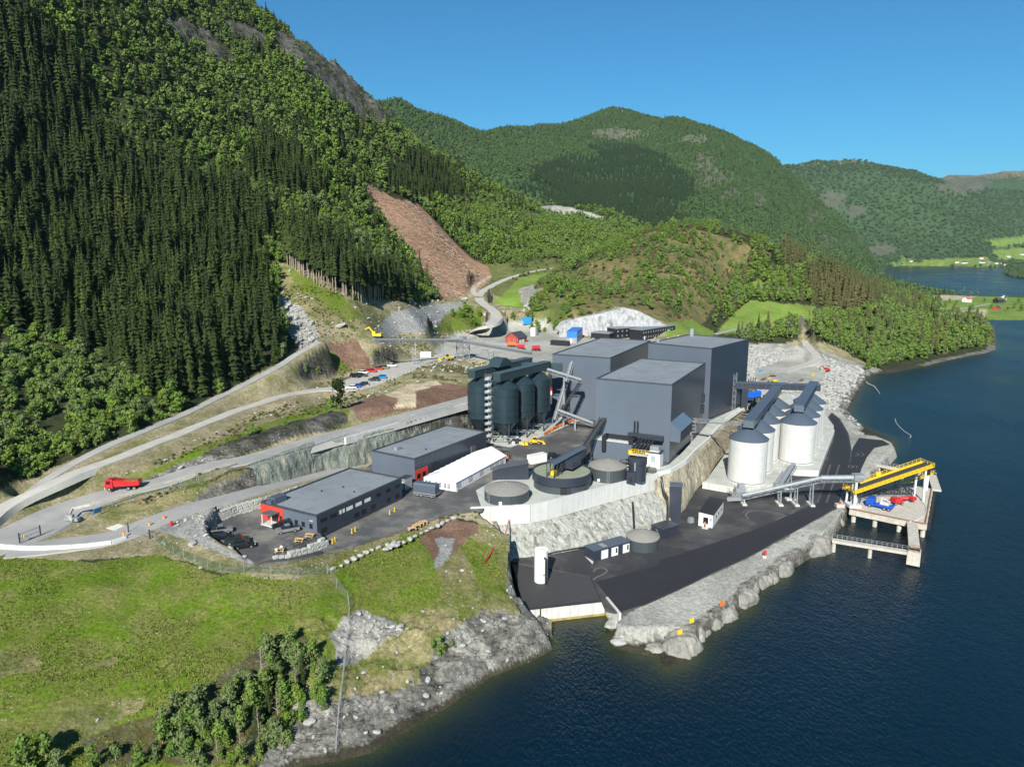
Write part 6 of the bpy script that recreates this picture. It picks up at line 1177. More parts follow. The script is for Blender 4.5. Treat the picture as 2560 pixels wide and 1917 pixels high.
# ---------------------------------------------------------------- people
def person(label, loc, az, pose='stand', top=M_cloth, leg=M_clothd):
    t = thing('person',label,'person',loc,RZ(az))
    if pose == 'stand': J = {0:(0,0,.95,.16),1:(0,0,1.2,.17),2:(0,0,1.45,.15),3:(0,0,1.55,.07),4:(0,.1,.9,.1),5:(.03,.11,.5,.075),6:(0,.12,.08,.05),7:(.16,.12,.04,.045),8:(0,-.1,.9,.1),9:(.03,-.11,.5,.075),10:(0,-.12,.08,.05),11:(.16,-.12,.04,.045),12:(0,.2,1.42,.065),13:(.02,.26,1.14,.05),14:(.12,.26,.9,.04),15:(0,-.2,1.42,.065),16:(.02,-.26,1.14,.05),17:(.12,-.26,.9,.04)}
    else: J = {0:(0,0,.55,.17),1:(.03,0,.8,.17),2:(.06,0,1.03,.15),3:(.09,0,1.13,.07),4:(.1,.1,.54,.11),5:(.45,.13,.55,.08),6:(.48,.13,.1,.05),7:(.62,.13,.04,.045),8:(.1,-.1,.54,.11),9:(.45,-.13,.55,.08),10:(.48,-.13,.1,.05),11:(.62,-.13,.04,.045),12:(.06,.2,1.0,.065),13:(.2,.27,.8,.05),14:(.42,.2,.8,.04),15:(.06,-.2,1.0,.065),16:(.2,-.27,.8,.05),17:(.42,-.2,.8,.04)}
    E_ = [(0,1),(1,2),(2,3),(0,4),(4,5),(5,6),(6,7),(0,8),(8,9),(9,10),(10,11),(2,12),(12,13),(13,14),(2,15),(15,16),(16,17)]
    me = bpy.data.meshes.new('body'); me.from_pydata([J[i][:3] for i in range(18)],E_,[]); o = bpy.data.objects.new('body',me); COL.objects.link(o); o.parent = t
    sk = o.modifiers.new('skin','SKIN'); sv = me.skin_vertices[0].data
    for i in range(18): sv[i].radius = (J[i][3],J[i][3])
    sv[0].use_root = True; o.modifiers.new('sub','SUBSURF').levels = 1; me.materials.append(top)
    h = J[3]; b = MB(); b.lathe([(.01,h[2]),(.075,h[2]+.03),(.1,h[2]+.12),(.095,h[2]+.2),(.05,h[2]+.26),(.01,h[2]+.27)],h[0]+.01,0,12); b.build('head',M_skin,t,smooth=True); b = MB(); b.lathe([(.108,h[2]+.15),(.105,h[2]+.22),(.055,h[2]+.28),(.01,h[2]+.29)],h[0]-.01,0,12); b.build('hair',M_clothd,t,smooth=True)
    if pose == 'stand': b = MB(); b.tube([(0,.1,.95),(.03,.11,.5),(0,.12,.1)],[.12,.09,.07],8); b.tube([(0,-.1,.95),(.03,-.11,.5),(0,-.12,.1)],[.12,.09,.07],8); b.build('trousers',leg,t,smooth=True)
    return t
tp = np.array(S(*ZM(1275,1160),16.62)); a = RZ(80)
for dx,dy,rz_,lb in ((-.5,-.75,90,'person in white sitting at the near side of the picnic table'),(.3,.75,-90,'person in white sitting across the picnic table')):
    q = rot([(dx,dy,0)],a)[0]; t = person(lb,(tp[0]+q[0],tp[1]+q[1],16.62),0,'sit'); t.rotation_euler.z = a+R(rz_)
person('person in orange workwear standing at the kiosk door',S(*ZE(1243,262),4.02),200,'stand',M_hiv)
# ---------------------------------------------------------------- behind the plant: barracks, houses, containers, overland conveyor
def barrack(label, o, az, L, W, H, rows, cols, doors):
    t = thing('barrack',label,'barracks',(*o,27),RZ(az)); MB().box(0,L,0,W,-.4,H).build('wall',M_black,t); MB().box(-.2,L+.2,-.2,W+.2,H,H+.3).build('roof',M_roof,t)
    me = MB().box(0,.8,-.07,-.01,0,.9).mesh('window',M_white); pe = MB().box(.1,.7,-.1,-.072,.1,.8).mesh('pane',M_glass)
    for r_ in range(rows):
        for c in range(cols): o_ = link('window',me,t,(1+c*(L-2)/cols,0,1.2+r_*2.8)); link('pane',pe,o_)
    for x,f in doors:
        if f == 'x': MB().box(-.08,-.01,x,x+1.1,.1,2.3).build('door',M_white,t)
        else: MB().box(x,x+1.1,-.08,-.01,.1,2.3).build('door',M_white,t)
    return t
barrack('single storey black barrack at the left end of the row','' or (63.5,431.2),-60,11.8,11,3.4,1,2,((3,'y'),)); 
b2 = barrack('two storey black barrack in the middle of the row',(62.6,424.9),60,19,9,6,2,5,((4,'x'),(12,'y'))); barrack('long two storey black barrack at the right end of the row',(77,417.5),43.5,37,9,6,2,13,((2,'y'),(30,'y')))
bc = thing('blue_hall','small hall with bright blue upper half and grey base','shed',(37.2,404.6,27),RZ(13.5)); MB().box(0,23,0,5.9,-.3,3.1).build('wall',M_steel,bc); MB().box(-.06,23.06,-.06,5.96,3.1,6.6).build('upper_wall',mat('mid_blue',(.02,.16,.5),.5),bc); MB().box(-.15,23.15,-.15,6.05,6.6,6.85).build('roof',mat('mid_blue',()),bc); MB().box(-.07,-.005,2.8,4,.1,2.4).build('door',M_white,bc)
for i in range(7): MB().box(1.2+i*3,2.6+i*3,-.08,-.065,3.6,4.8).build('window',M_glass,bc)
cc = thing('container','black container in front of the blue hall','container',(32.5,394.1,27),RZ(-62)); MB().box(0,11,0,2.6,0,2.7).build('body',M_black,cc); MB().box(3,4.5,-.05,-.005,1.2,1.9).build('sign_plate',M_white,cc)
hb = thing('red_house','red timber house with black gable roof and white garage doors','house',(3.6,402.4,27),RZ(30)); MB().yprism([(0,-.3),(8.6,-.3),(8.6,3.2),(4.3,6.0),(0,3.2)],0,10).build('wall',M_barn,hb)
# ridge runs back from the camera-side gable
for y0,y1 in ((-.5,4.3),(9.1,4.3)): MB().add([(-.5,y0,2.9),(10.5,y0,2.9),(10.5,y1,6.15),(-.5,y1,6.15),(-.5,y0,3.1),(10.5,y0,3.1),(10.5,y1,6.35),(-.5,y1,6.35)],[(0,1,2,3),(4,5,6,7),(0,4,5,1),(0,3,7,4),(1,5,6,2)]).build('roof_slope',M_slate,hb)
for x in (1.2,4.4): MB().box(x,x+2.4,-.08,-.005,.05,2.3).build('garage_door',M_white,hb)
window(hb,2.0,1.2,1.2,1.2,'x',fm=M_white); window(hb,5.5,1.2,1.2,1.2,'x',fm=M_white); hb.rotation_euler.z = RZ(30)
def simplebox(name, label, q, z, d, m, cat, az=30, roofm=None, door=True):
    p = S(*q,z); t = thing(name,label,cat,(p[0],p[1],TH(p[0],p[1])),RZ(az)); MB().box(-d[0]/2,d[0]/2,-d[1]/2,d[1]/2,-.1,d[2]).build('body',m,t); MB().box(-d[0]/2-.06,d[0]/2+.06,-d[1]/2-.06,d[1]/2+.06,d[2],d[2]+.12).build('roof',roofm or m,t)
    if door: MB().box(-d[0]/2-.05,-d[0]/2-.004,-.5,.5,.1,min(2.1,d[2]-.2)).build('door',M_conc if m is not M_conc else M_white,t)
    return t
simplebox('container','light blue site container behind the red house',ZQ(395,180),28,(6,2.6,4.2),M_sky,'container',60); simplebox('container','white upright cabin beside the light blue container',ZQ(470,225),28,(4,3,5),M_white,'cabin',20)
simplebox('container','white trailer box beside the gravel road under the conveyor',ZG(652,720),27.6,(5.4,2.4,2.6),M_white,'container',95); simplebox('skip','red waste skip by the hall wall',(1194,800),26,(3,5,3),M_redp,'skip',26)
for q,m,lb in ((ZQ(240,360),M_orange,'orange machine left of the red tank trailers'),(ZQ(335,390),M_redp,'red tank trailer in the middle of the machine row'),(ZQ(492,400),M_redp,'red tank trailer standing apart nearest the hall')):
    p = S(*q,27); t = thing('tank_trailer',lb,'trailer',(p[0],p[1],TH(p[0],p[1])),RZ(80)); MB().add(*(lambda n:([(x,1.1*math.cos(6.283*i/n),1.9+1.1*math.sin(6.283*i/n)) for x in (-2,2) for i in range(n)],[(i,(i+1)%n,n+(i+1)%n,n+i) for i in range(n)]+[tuple(range(n)),tuple(range(2*n-1,n-1,-1))]))(14)).build('drum',m,t,smooth=False); MB().box(-2.6,2.4,-.5,.5,.6,.9).build('chassis',M_dsteel,t); wheels(t,(-1.2,.2),.95,.5,.3)
oc = conveyor('overland_conveyor','long grey overland conveyor crossing above the gravel lot',(-59.9,306,40.3),(-23.6,343,35.6),1.6,M_steel,sup=((.42,27.5),(.76,27.5)),foot=False)
conveyor('overland_conveyor','grey overland conveyor from transfer tower to the steel silos',(-23.6,343,35.2),(8,296,36.4),1.6,M_steel,foot=False)
tt2 = thing('transfer_tower','grey steel transfer tower joining the two overland conveyors','tower',(-24,345,27.5),RZ(40)); b = MB()
for x in (-2.2,2.2):
    for y in (-2.2,2.2): b.bar((x,y,-1),(x,y,10),.35)
for z in (2,5,8):
    for a_,c_ in (((-2.2,-2.2),(2.2,-2.2)),((2.2,-2.2),(2.2,2.2)),((2.2,2.2),(-2.2,2.2)),((-2.2,2.2),(-2.2,-2.2))): b.bar((*a_,z),(*c_,z),.2); b.bar((*a_,z-2.8),(*c_,z),.14)
b.build('frame',M_steel,tt2); MB().box(-2.6,2.6,-2.6,2.6,7.8,8).build('platform',M_steel,tt2); MB().box(-1.4,1.4,-1.4,1.4,8,10.6).build('housing',M_steel,tt2)
for i,q in enumerate((ZL(388,330),ZL(468,320))):
    p = S(*q,26.5); t = thing('street_lamp','thin lamp post '+('left' if i == 0 else 'right')+' of the pair behind the steel silos','lamp',(p[0],p[1],TH(p[0],p[1]))); MB().tube([(0,0,-.5),(0,0,8.5),(-.6,0,9.3),(-1.6,0,9.5)],.14,6).build('pole',M_steel,t); MB().cbox((-1.9,0,9.5),(.9,.35,.15)).build('lamp_head',M_steel,t)
# row of blocks along the gravel road
blk = [lotz(ZO(x,y)) for x,y in [(365,640),(1000,430),(1180,370),(1380,300),(1560,245),(1750,180)]]; sp_ = spline(blk,3.0); me = boulder_proto(77)
for p in sp_: o = link('boulder',me,None,(p[0],p[1],max(TH(p[0],p[1])+.35,p[2]+.1)),random.uniform(0,6),(1.1,.8,.9)); tag(o,'dark roadside boulder in the row below the parked cars','boulder','boulders along the gravel road')
# orange barriers
bar_ = thing('safety_barrier','orange plastic barrier in the row between silos and yard','barrier',(0,0,15.06),0,'orange barriers beside the steel silos'); MB().box(-.9,.9,-.05,.05,.25,1.0).build('panel',M_orange,bar_); b = MB(); b.box(-.7,-.5,-.3,.3,0,.25); b.box(.5,.7,-.3,.3,0,.25); b.build('feet',M_rubber,bar_)
sp_ = spline([S(*ZL(x,y),15.06) for x,y in [(1300,1440),(1480,1340),(1620,1275),(1780,1220),(1990,1150)]],2.3)
for i,p in enumerate(sp_):
    if i == 0: bar_.location = p; bar_.rotation_euler.z = .9
    else: dup(bar_,tuple(p),.7+random.uniform(-.3,.3))
# yellow bollards by the office
bo = thing('bollard','','bollard',(0,0,15.02),0,'yellow bollards by the office'); MB().cyl(0,0,0,1.1,.12,n=10).build('post',M_yellow,bo); MB().cyl(0,0,0,.12,.25,n=10).build('base',M_yellow,bo)
for i,(q,lb) in enumerate([(ZA(1838,790),'yellow bollard nearest the dark wall corner'),(ZA(1852,780),'yellow bollard beside the one at the wall corner'),(ZA(1946,735),'left of two yellow bollards at the lower office door'),(ZA(1964,725),'right of two yellow bollards at the lower office door'),(ZA(2155,630),'left of two yellow bollards at the far office door'),(ZA(2182,615),'right of two yellow bollards at the far office door')]):
    p = S(*q,15.02)
    if i == 0: bo.location = p; bo['label'] = lb
    else: dup(bo,p,0,lb)
# fences, gates and road side things on the left
def fence(label, pts, h=1.9, mesh=None, step=3.0, group=None, wire=.025):
    t = thing('wire_fence',label,'fence',pts[0]); o = np.array(pts[0]); sp = spline(pts,step)-o; po = MB().bar((0,0,-.4),(0,0,h),.09).mesh('post',M_steel)
    for p in sp: link('post',po,t,tuple(p))
    b = MB()
    for z in np.arange(.15,h+.01,.22):
        for p,q in zip(sp[:-1],sp[1:]): b.bar((p[0],p[1],p[2]+z),(q[0],q[1],q[2]+z),wire)
    for p,q in zip(sp[:-1],sp[1:]):
        for k in range(8): w2 = p+(q-p)*k/8; b.bar((w2[0],w2[1],w2[2]+.1),(w2[0],w2[1],w2[2]+h),wire*.8)
    b.build('wire_mesh',mesh or mat('green_wire',(.05,.12,.07),.6),t); return t
def gp(x, y): return hit(x,y)
fence('green wire fence on the meadow below the gravel slope',[gp(*q) for q in [ZA(860,780),ZA(960,850),ZA(1080,900),ZA(1220,945),ZA(1350,955),ZA(1500,960),ZA(1650,970),ZA(1810,965)]])
fence('steel wire fence running down the foreground slope to the water',[gp(*q) for q in [ZV(1295,130),ZV(1330,185),ZV(1375,240),ZV(1378,330),ZV(1365,450),ZV(1355,560),ZV(1340,680),ZV(1328,840)]],2.0,M_steel,2.6,None,.011)
fence('wire fence along the edge of the haul road',[S(*ZA(x,y),z) for x,y,z in [(520,610,19),(720,555,20.5),(900,505,21.8),(1100,455,22.6),(1300,375,23.4),(1500,315,24),(1700,255,24.6),(1900,190,25.3)]],1.7,M_steel)
def gate(label, p, q, h=2.0):
    p = np.array(p); q = np.array(q); t = thing('mesh_gate',label,'gate',tuple(p)); d = q-p; b = MB()
    for z in (.15,h*.5,h): b.bar((0,0,z),(d[0],d[1],d[2]+z),.08)
    for k in range(15): x = d*k/14; b.bar((*x[:2],x[2]+.15),(*x[:2],x[2]+h),.04)
    b.build('leaf',M_steel,t)
    for x in (d*0,d): MB().bar((*x[:2],x[2]),(*x[:2],x[2]+h+.3),.2).build('post',M_dsteel,t)
    return t
g = gate('open mesh gate with yellow sign at the left road loop',S(*ZA(110,790),17.4),S(*ZA(225,745),17.4)); d = np.array(S(*ZA(130,780),17.4))-np.array(S(*ZA(110,790),17.4)); MB().cbox((d[0]+.1,d[1]-.1,1.2),(.6,.1,.6)).build('sign',M_yellow,g)
gate('steel mesh sliding gate across the access road',S(*ZA(712,735),17.6),S(*ZA(830,775),17.4),2.2); MB()
t = thing('cattle_grid','pale steel grid set in the access road by the sliding gate','grid',S(*ZA(690,715),17.62),RZ(118)); b = MB()
for i in range(12): b.box(-4.5,4.5,-1.4+i*.25,-1.3+i*.25,-.1,.08)
b.build('bars',M_conc,t)
t = thing('info_sign','leaning blue and white information board','sign',S(*ZA(535,645),18.0),RZ(200)); b = MB(); b.add([(-1.1,0,1.0),(1.1,0,1.0),(1.1,.7,2.4),(-1.1,.7,2.4),(-1.1,.1,.95),(1.1,.1,.95),(1.1,.8,2.35),(-1.1,.8,2.35)],[(0,1,2,3),(7,6,5,4),(0,4,5,1),(2,6,7,3),(0,3,7,4),(1,5,6,2)]); b.build('board',M_sky,t); b = MB(); b.bar((-.8,.4,0),(-.8,.4,1.6),.12); b.bar((.8,.4,0),(.8,.4,1.6),.12); b.build('legs',M_steel,t)
t = thing('guard_rail_end','grey crash cushion at the nose of the road divide','barrier',S(*ZA(400,665),17.9),RZ(100)); b = MB(); b.box(-1.8,1.8,-.5,.5,0,.8); b.box(-1.4,.4,-.35,.35,.8,1.5); b.build('body',M_steel,t)
t = thing('fire_hydrant','red fire hydrant on the gravel bank','hydrant',S(*ZA(950,708),17.6)); MB().cyl(0,0,0,1.5,.35,n=12).build('post',M_redp,t); MB().cyl(0,0,1.5,1.8,.42,.2).build('cap',M_redp,t)
for q,lb in ((ZA(908,672),'yellow marker post beside the access road bend'),(ZA(828,705),'yellow marker post left of the access road'),(ZA(685,760),'yellow marker at the corner of the cattle grid')):
    t = thing('marker_post',lb,'marker',S(*q,17.7)); MB().cyl(0,0,0,1.2,.18,n=8).build('post',M_yellow,t); MB().cbox((0,0,1.3),(.5,.2,.4)).build('head',M_orange,t)
# white guard wall of the road loop
gw = thing('guard_wall','low white guard wall round the outside of the road loop','wall',(0,0,0)); sp = spline([S(*ZA(x,y),17.4) for x,y in [(-200,800),(-60,810),(40,818),(160,826),(320,822),(480,812),(620,795),(700,770)]],2.5)
for p,q in zip(sp[:-1],sp[1:]): MB().bar((p[0],p[1],p[2]+.3),(p[0]+(q[0]-p[0])*.97,p[1]+(q[1]-p[1])*.97,q[2]+.3),.4,1.0).build('wall_section',M_white,gw)
for (pts,lb,nm) in (([(400,665),(380,640),(400,600),(500,575),(700,520),(900,460),(1100,405),(1300,345)],'pale kerb along the lower edge of the haul road','kerb'),([(840,705),(900,690),(960,650),(1040,605),(1150,570),(1300,520),(1450,485),(1600,450)],'pale kerb along the lower edge of the access road','kerb')):
    zr = np.interp(range(8),[0,7],[18,23] if 'haul' in lb else [17.6,16.2]); sp = spline([S(*ZA(x,y),z+.3) for (x,y),z in zip(pts,zr)],2.5); b = MB()
    for p,q in zip(sp[:-1],sp[1:]): zz = [max(TH(*t[:2])+.25,t[2]) for t in (p,q)]; b.bar((p[0],p[1],p[2]),(q[0],q[1],q[2]-.1),.28,.6)
    tag(b.build('kerb_wall',M_concd),lb,nm)
# scrap on the rubble yard
for q,d,m,lb,nm in ((ZH(838,690),(3,1.5,1.4),M_sky,'bright blue tank pair on the rubble yard','tank'),(ZH(1110,708),(2.4,1.6,1.6),M_yellow,'yellow and blue box on the rubble yard','box'),(ZH(850,730),(6,2.4,1.2),M_rust,'rusty steel pile at the near end of the rubble yard','steel pile'),(ZH(900,712),(7,1.4,.8),M_dsteel,'dark stack of beams on the rubble yard','beam stack'),(ZH(1050,735),(4,2,1),M_rust,'rusty frame pile on the right of the rubble yard','steel pile'),(ZH(990,750),(3.4,2.2,1.6),M_conc,'pale concrete blocks near the silo gallery','blocks'),(ZH(1165,690),(5,2,1.6),M_conc,'pale machine frame with yellow top on the rubble yard','machine')):
    p = hit(*q); t = thing('scrap_pile' if 'pile' in nm or 'stack' in nm else 'yard_box',lb,nm,p,RZ(random.uniform(40,90)))
    for k in range(5): l = random.uniform(.4,1); x = random.uniform(-.3,.3)*d[0]; y = random.uniform(-.3,.3)*d[1]; MB().box(-d[0]*l/2,d[0]*l/2,y-d[1]*.15,y+d[1]*.15,k*d[2]*.18,d[2]*(.25+k*.18)).build('piece',m if k < 4 else (M_yellow if 'yellow' in lb else M_rust),t)
p = S(*ZK(1420,345),15.0); t = thing('skip_container','bright blue covered lorry box beside the tallest hall','container',(p[0],p[1],15),RZ(50)); MB().yprism([(0,.6),(2.5,.6),(2.5,2.6),(1.25,3.0),(0,2.6)],0,7.5).build('body',mat('bright_blue',(.01,.12,.6),.4),t); MB().box(.2,7.3,.2,2.3,.1,.6).build('chassis',M_dsteel,t)
# floating boom in the fjord, wreck of a tree trunk, boathouse, far houses
sp = [S(*ZD(x,y),.15) for x,y in [(1625,405),(1632,430),(1650,455),(1680,485),(1710,505),(1735,522),(1728,535)]]; tag(MB().tube([tuple(p) for p in spline(sp,1)],.14,6).build('floating_boom',M_conc,smooth=True),'curved white floating boom on the fjord','boom')
sp = [S(*ZD(x,y),.3) for x,y in [(1425,150),(1440,165),(1480,180),(1500,205),(1518,230)]]; tag(MB().tube([tuple(p) for p in sp],[.3,.3,.25,.2,.15],6).build('drift_log',M_conc,smooth=True),'pale driftwood log reaching into the fjord from the rubble','log')
def house(name, label, loc, az, L, W, H, rh, wm, rm, cat='house', nw=3, far=False):
    t = thing(name,label,cat,loc,RZ(az)); MB().yprism([(0,-1),(W,-1),(W,H),(W/2,H+rh),(0,H)],0,L).build('wall',wm,t)
    for y0 in (-.4,W+.4): MB().add([(-.4,y0,H-.15),(L+.4,y0,H-.15),(L+.4,W/2,H+rh+.15),(-.4,W/2,H+rh+.15)],[(0,1,2,3)]).build('roof_slope',rm,t)
    for i in range(nw): window(t,L*(i+.5)/nw-.5,1.0,1.1,1.2,fm=M_white)
    return t
def at(q, z): p = S(*q,z); return (p[0],p[1],max(TH(p[0],p[1]),.6))
house('boathouse','red boathouse with green roof on stilts at the headland',at(ZU(1865,1300),1),-50,13,7,3.4,2,M_barn,mat('green_roof',(.08,.14,.09),.7),'boathouse'); 
house('fjord_house','white house with red roof on the isthmus',at(ZU(1600,890),6),60,11,8,4.5,3,M_white,mat('red_roof',(.4,.1,.07),.7)); house('fjord_house','dark house with black roof on the isthmus',at(ZU(1930,895),6),70,13,8,4,3,M_black,M_slate); house('fjord_house','pale grey house behind the dark one on the isthmus',at(ZU(2020,868),6),40,9,7,5,3,M_white,M_roof); house('fjord_house','small red cottage with white gable near the shore',at(ZU(1930,968),5),50,10,6,3,2.4,M_barn,M_slate); house('boathouse','yellowish boathouse with white door by the bay',at(ZU(1480,1080),3),40,8,6,3,2.4,mat('cream_paint',(.55,.45,.28),.7),M_slate,'boathouse'); house('fjord_house','low grey roofed shed among trees near the lane',at(ZU(1200,1060),16),40,10,7,3,2,M_black,M_roof)
for i,(x,y,m,lb) in enumerate([(1465,470,M_white,'white building at the left of the far fjord village'),(1545,475,M_white,'long white building by the far fjord shore'),(1735,425,M_white,'far white farmhouse on the field above the village'),(1750,470,M_white,'white shed row right of centre in the far village'),(1820,475,M_roof,'grey warehouse in the far fjord village'),(1905,478,M_white,'large white hall at the right of the far village'),(2035,405,M_white,'lone white farmhouse far up the field'),(2180,380,M_white,'white barn at the right edge of the far valley'),(975,458,M_white,'single pale house under the far slope'),(880,465,M_roof,'grey boat sheds at the left end of the far shore'),(2010,500,M_white,'white boat shed at the right end of the far village')]):
    p = hit(*ZU(x,y)); p = p if p[1] < 8000 and p[2] > .5 else S(*ZU(x,y),4); house('village_house',lb,(p[0],p[1],max(p[2],1)),random.uniform(60,110),28 if 'long' in lb or 'row' in lb or 'hall' in lb else 18,12,6,4,m,M_slate if i%2 else mat('red_roof',()),'house',2)

# ---------------------------------------------------------------- tyre marks and painted lines
def mark(pts, wd, z, m, label, name='tyre_mark'):
    sp = spline([(p[0],p[1],z) for p in pts],.8); d = np.gradient(sp[:,:2],axis=0); d /= np.linalg.norm(d,axis=1)[:,None]+1e-9; n_ = np.stack([-d[:,1],d[:,0]],1)*wd/2; v_ = []
    for p,q in zip(sp,n_): v_ += [(p[0]-q[0],p[1]-q[1],z),(p[0]+q[0],p[1]+q[1],z)]
    b = MB(); b.add(v_,[(2*i,2*i+2,2*i+3,2*i+1) for i in range(len(sp)-1)]); return tag(b.build(name,m),label,None,None,'structure')
M_dust = mat('tyre_dust',(.105,.103,.096),.9,0,.3,.6); M_dust2 = mat('tyre_dust_faint',(.07,.07,.068),.9,0,.3,.6)
mark([S(*ZP(x,y),4) for x,y in [(300,905),(260,860),(290,815),(380,795),(520,800),(680,830),(860,850),(1000,820)]],.55,4.006,M_dust,'pale looping tyre mark on the quay asphalt')
mark([S(*ZP(x,y),4) for x,y in [(200,830),(260,790),(400,772),(560,790),(760,835)]],.5,4.006,M_dust2,'faint second tyre mark on the quay asphalt')
mark([S(*ZP(x,y),4) for x,y in [(700,930),(860,850),(1020,760),(1170,690),(1260,665)]],.8,4.006,M_dust2,'dusty wheel track along the black road edge')
for dx in (0,130): mark([S(*ZP(x+dx,y),4) for x,y in [(1300,680),(1345,560),(1400,400),(1450,250),(1490,120)]],.5,4.026,M_dust2,'pale wheel track under the grey conveyor')
for dx in (0,75): mark([S(*ZJ(x+dx,y),4) for x,y in [(505,5),(550,25),(550,40),(500,55)]],.35,4.03,M_dust,'painted pale chevron on the black apron','road_marking')
for dx in (0,70): mark([S(*ZJ(x+dx,y),4) for x,y in [(410,225),(405,195),(430,185),(455,200),(450,228)]],.3,4.03,M_dust,'painted pale loop on the black apron','road_marking')
mark([S(*ZT(x,y),4) for x,y in [(1640,950),(1700,900),(1820,850),(1900,780),(1800,720),(1700,740),(1640,800)]],.5,4.006,M_dust,'pale tyre loop by the ribbed deck')
hr = ROADS['haul_road'][0]; b = MB()
for i in range(20,len(hr)-4,5):
    p,q = hr[i],hr[i+1]; d = np.array([q[0]-p[0],q[1]-p[1]]); d /= np.linalg.norm(d); n_ = np.array([-d[1],d[0]])*.09; e = np.array(p[:2])+d*2.2; dz = (q[2]-p[2])/np.linalg.norm(q[:2]-p[:2])*2.2
    b.add([(p[0]-n_[0],p[1]-n_[1],p[2]+.07),(p[0]+n_[0],p[1]+n_[1],p[2]+.07),(e[0]+n_[0],e[1]+n_[1],p[2]+dz+.07),(e[0]-n_[0],e[1]-n_[1],p[2]+dz+.07)],[(0,1,2,3)])
tag(b.build('road_marking',M_white),'dashed white centre line of the haul road',None,None,'structure')
# ---------------------------------------------------------------- foliage materials: colour differs from tree to tree and from grove to grove
def leafmat(name, c1, c2, c3, rough=.75):
    m = bpy.data.materials.new(name); t,b = nodes(m); oi = N(t,'ShaderNodeObjectInfo')
    nz = noise(t,oi.outputs['Location'],.02,3,.6); f = mrange(t,nz,.35,.65,0,1)
    c = mix(t,oi.outputs['Random'],c1,c2); c = mix(t,f,c,c3)
    tc = N(t,'ShaderNodeTexCoord').outputs['Object']; g = mrange(t,noise(t,tc,1.1,3,.6),.3,.7,.7,1.3)
    s2 = N(t,'ShaderNodeVectorMath',operation='SCALE'); t.links.new(c,s2.inputs[0]); t.links.new(g,s2.inputs['Scale'])
    t.links.new(s2.outputs[0],b.inputs['Base Color']); b.inputs['Roughness'].default_value = rough; b.inputs['Specular IOR Level'].default_value = .15
    return m
L_spr = leafmat('spruce_needles',(.015,.027,.007),(.046,.062,.012),(.021,.033,.009))
L_bro = leafmat('broad_leaves',(.072,.14,.02),(.14,.2,.032),(.108,.16,.042))
L_wil = leafmat('willow_leaves',(.1,.14,.05),(.085,.125,.035),(.12,.16,.06))
L_bri = leafmat('fresh_leaves',(.1,.17,.018),(.13,.2,.03),(.09,.14,.02))
L_far = leafmat('far_crowns',(.055,.105,.03),(.095,.145,.042),(.07,.115,.045))
L_fsp = leafmat('far_spruce',(.016,.034,.014),(.026,.046,.018),(.02,.038,.016))
L_brn = leafmat('brownish_spruce',(.075,.075,.028),(.1,.09,.035),(.06,.075,.025))
L_hea = leafmat('heath_bush',(.075,.085,.025),(.05,.075,.02),(.1,.085,.04))
def spruce_mesh(seed, h=18., r=2.7, low=.04, m=None, lev=13, per=7):
    rg = random.Random(seed); b = MB()
    for i in range(lev):
        f = low+(1-low)*(i/lev); z = h*f; rad = r*(1-(f-low)/(1-low))**.62*rg.uniform(.68,1.2)+.12; a0 = rg.uniform(0,6)
        for k in range(per if f < .75 else per-3):
            a = a0+k*6.283/per+rg.uniform(-.25,.25); L = rad*rg.uniform(.6,1.25); dr = L*rg.uniform(.15,.6); w_ = L*rg.uniform(.32,.5)
            c,s_ = math.cos(a),math.sin(a); p = lambda d,w,zz: (c*d-s_*w,s_*d+c*w,zz)
            up = h/lev*rg.uniform(.4,.9)
            b.add([p(0,0,z+up),p(L*.6,-w_,z-dr*.5),p(L,0,z-dr),p(L*.6,w_,z-dr*.5),p(L*.55,0,z+up*.2)],[(0,1,4),(0,4,3),(1,2,4),(4,2,3)])
    b.lathe([(r*.5,h*low),(r*.38,h*(low+.3*(1-low))),(.05,h*.97)],n=7); b.tube([(0,0,h*.9),(0,0,h*1.03)],.09,4)
    return b.mesh('crown',m or L_spr)
def trunk_mesh(h, r, m): b = MB(); b.tube([(0,0,-1.2),(.05,0,h*.5),(0,0,h)],[r,r*.75,r*.3],7); return b.mesh('trunk',m)
def leafy_mesh(seed, h=8., r=3., m=None, nblob=14, nleaf=560, leaf=.5, low=.06, stem=None):
    rg = random.Random(seed); b = MB(); blobs = []
    for i in range(nblob):
        a = rg.uniform(0,6.283); f = rg.uniform(low+.1,1); q = r*(1-abs(f-.5)*1.05)*rg.uniform(.15,.75)
        blobs.append((q*math.cos(a),q*math.sin(a),h*f*.86,r*rg.uniform(.2,.5)))
    blobs.append((0,0,h*.84,r*.42))
    def ball(c, rr, n=6):
        b.lathe([(.02,c[2]-rr*.8),(rr*.62,c[2]-rr*.5),(rr*.8,c[2]),(rr*.6,c[2]+rr*.52),(.02,c[2]+rr*.8)],c[0],c[1],n)
    for q in blobs: ball(q,q[3]*.72)
    for i in range(nleaf):
        c = blobs[rg.randrange(len(blobs))]; d = Vector((rg.gauss(0,1),rg.gauss(0,1),rg.gauss(.25,1))).normalized(); p = Vector(c[:3])+d*c[3]*rg.uniform(.6,1.25)
        t_ = Vector((rg.gauss(0,1),rg.gauss(0,1),rg.gauss(0,1))).normalized(); n_ = (d+t_*.8).normalized(); u = n_.cross(Vector((rg.gauss(0,1),rg.gauss(0,1),.3))).normalized(); v = n_.cross(u); s_ = leaf*rg.uniform(.5,1.25)
        b.add([p-u*s_*.5-v*s_*.35,p+u*s_*.5-v*s_*.3,p+u*s_*.35+v*s_*.4,p-u*s_*.3+v*s_*.5],[(0,1,2,3)])
    return b.mesh('crown',m or L_bro)
SPR = [spruce_mesh(i,18,r_,.05) for i,r_ in enumerate((2.2,2.6,3.0,2.4))]; SPT = trunk_mesh(15,.28,M_bark)
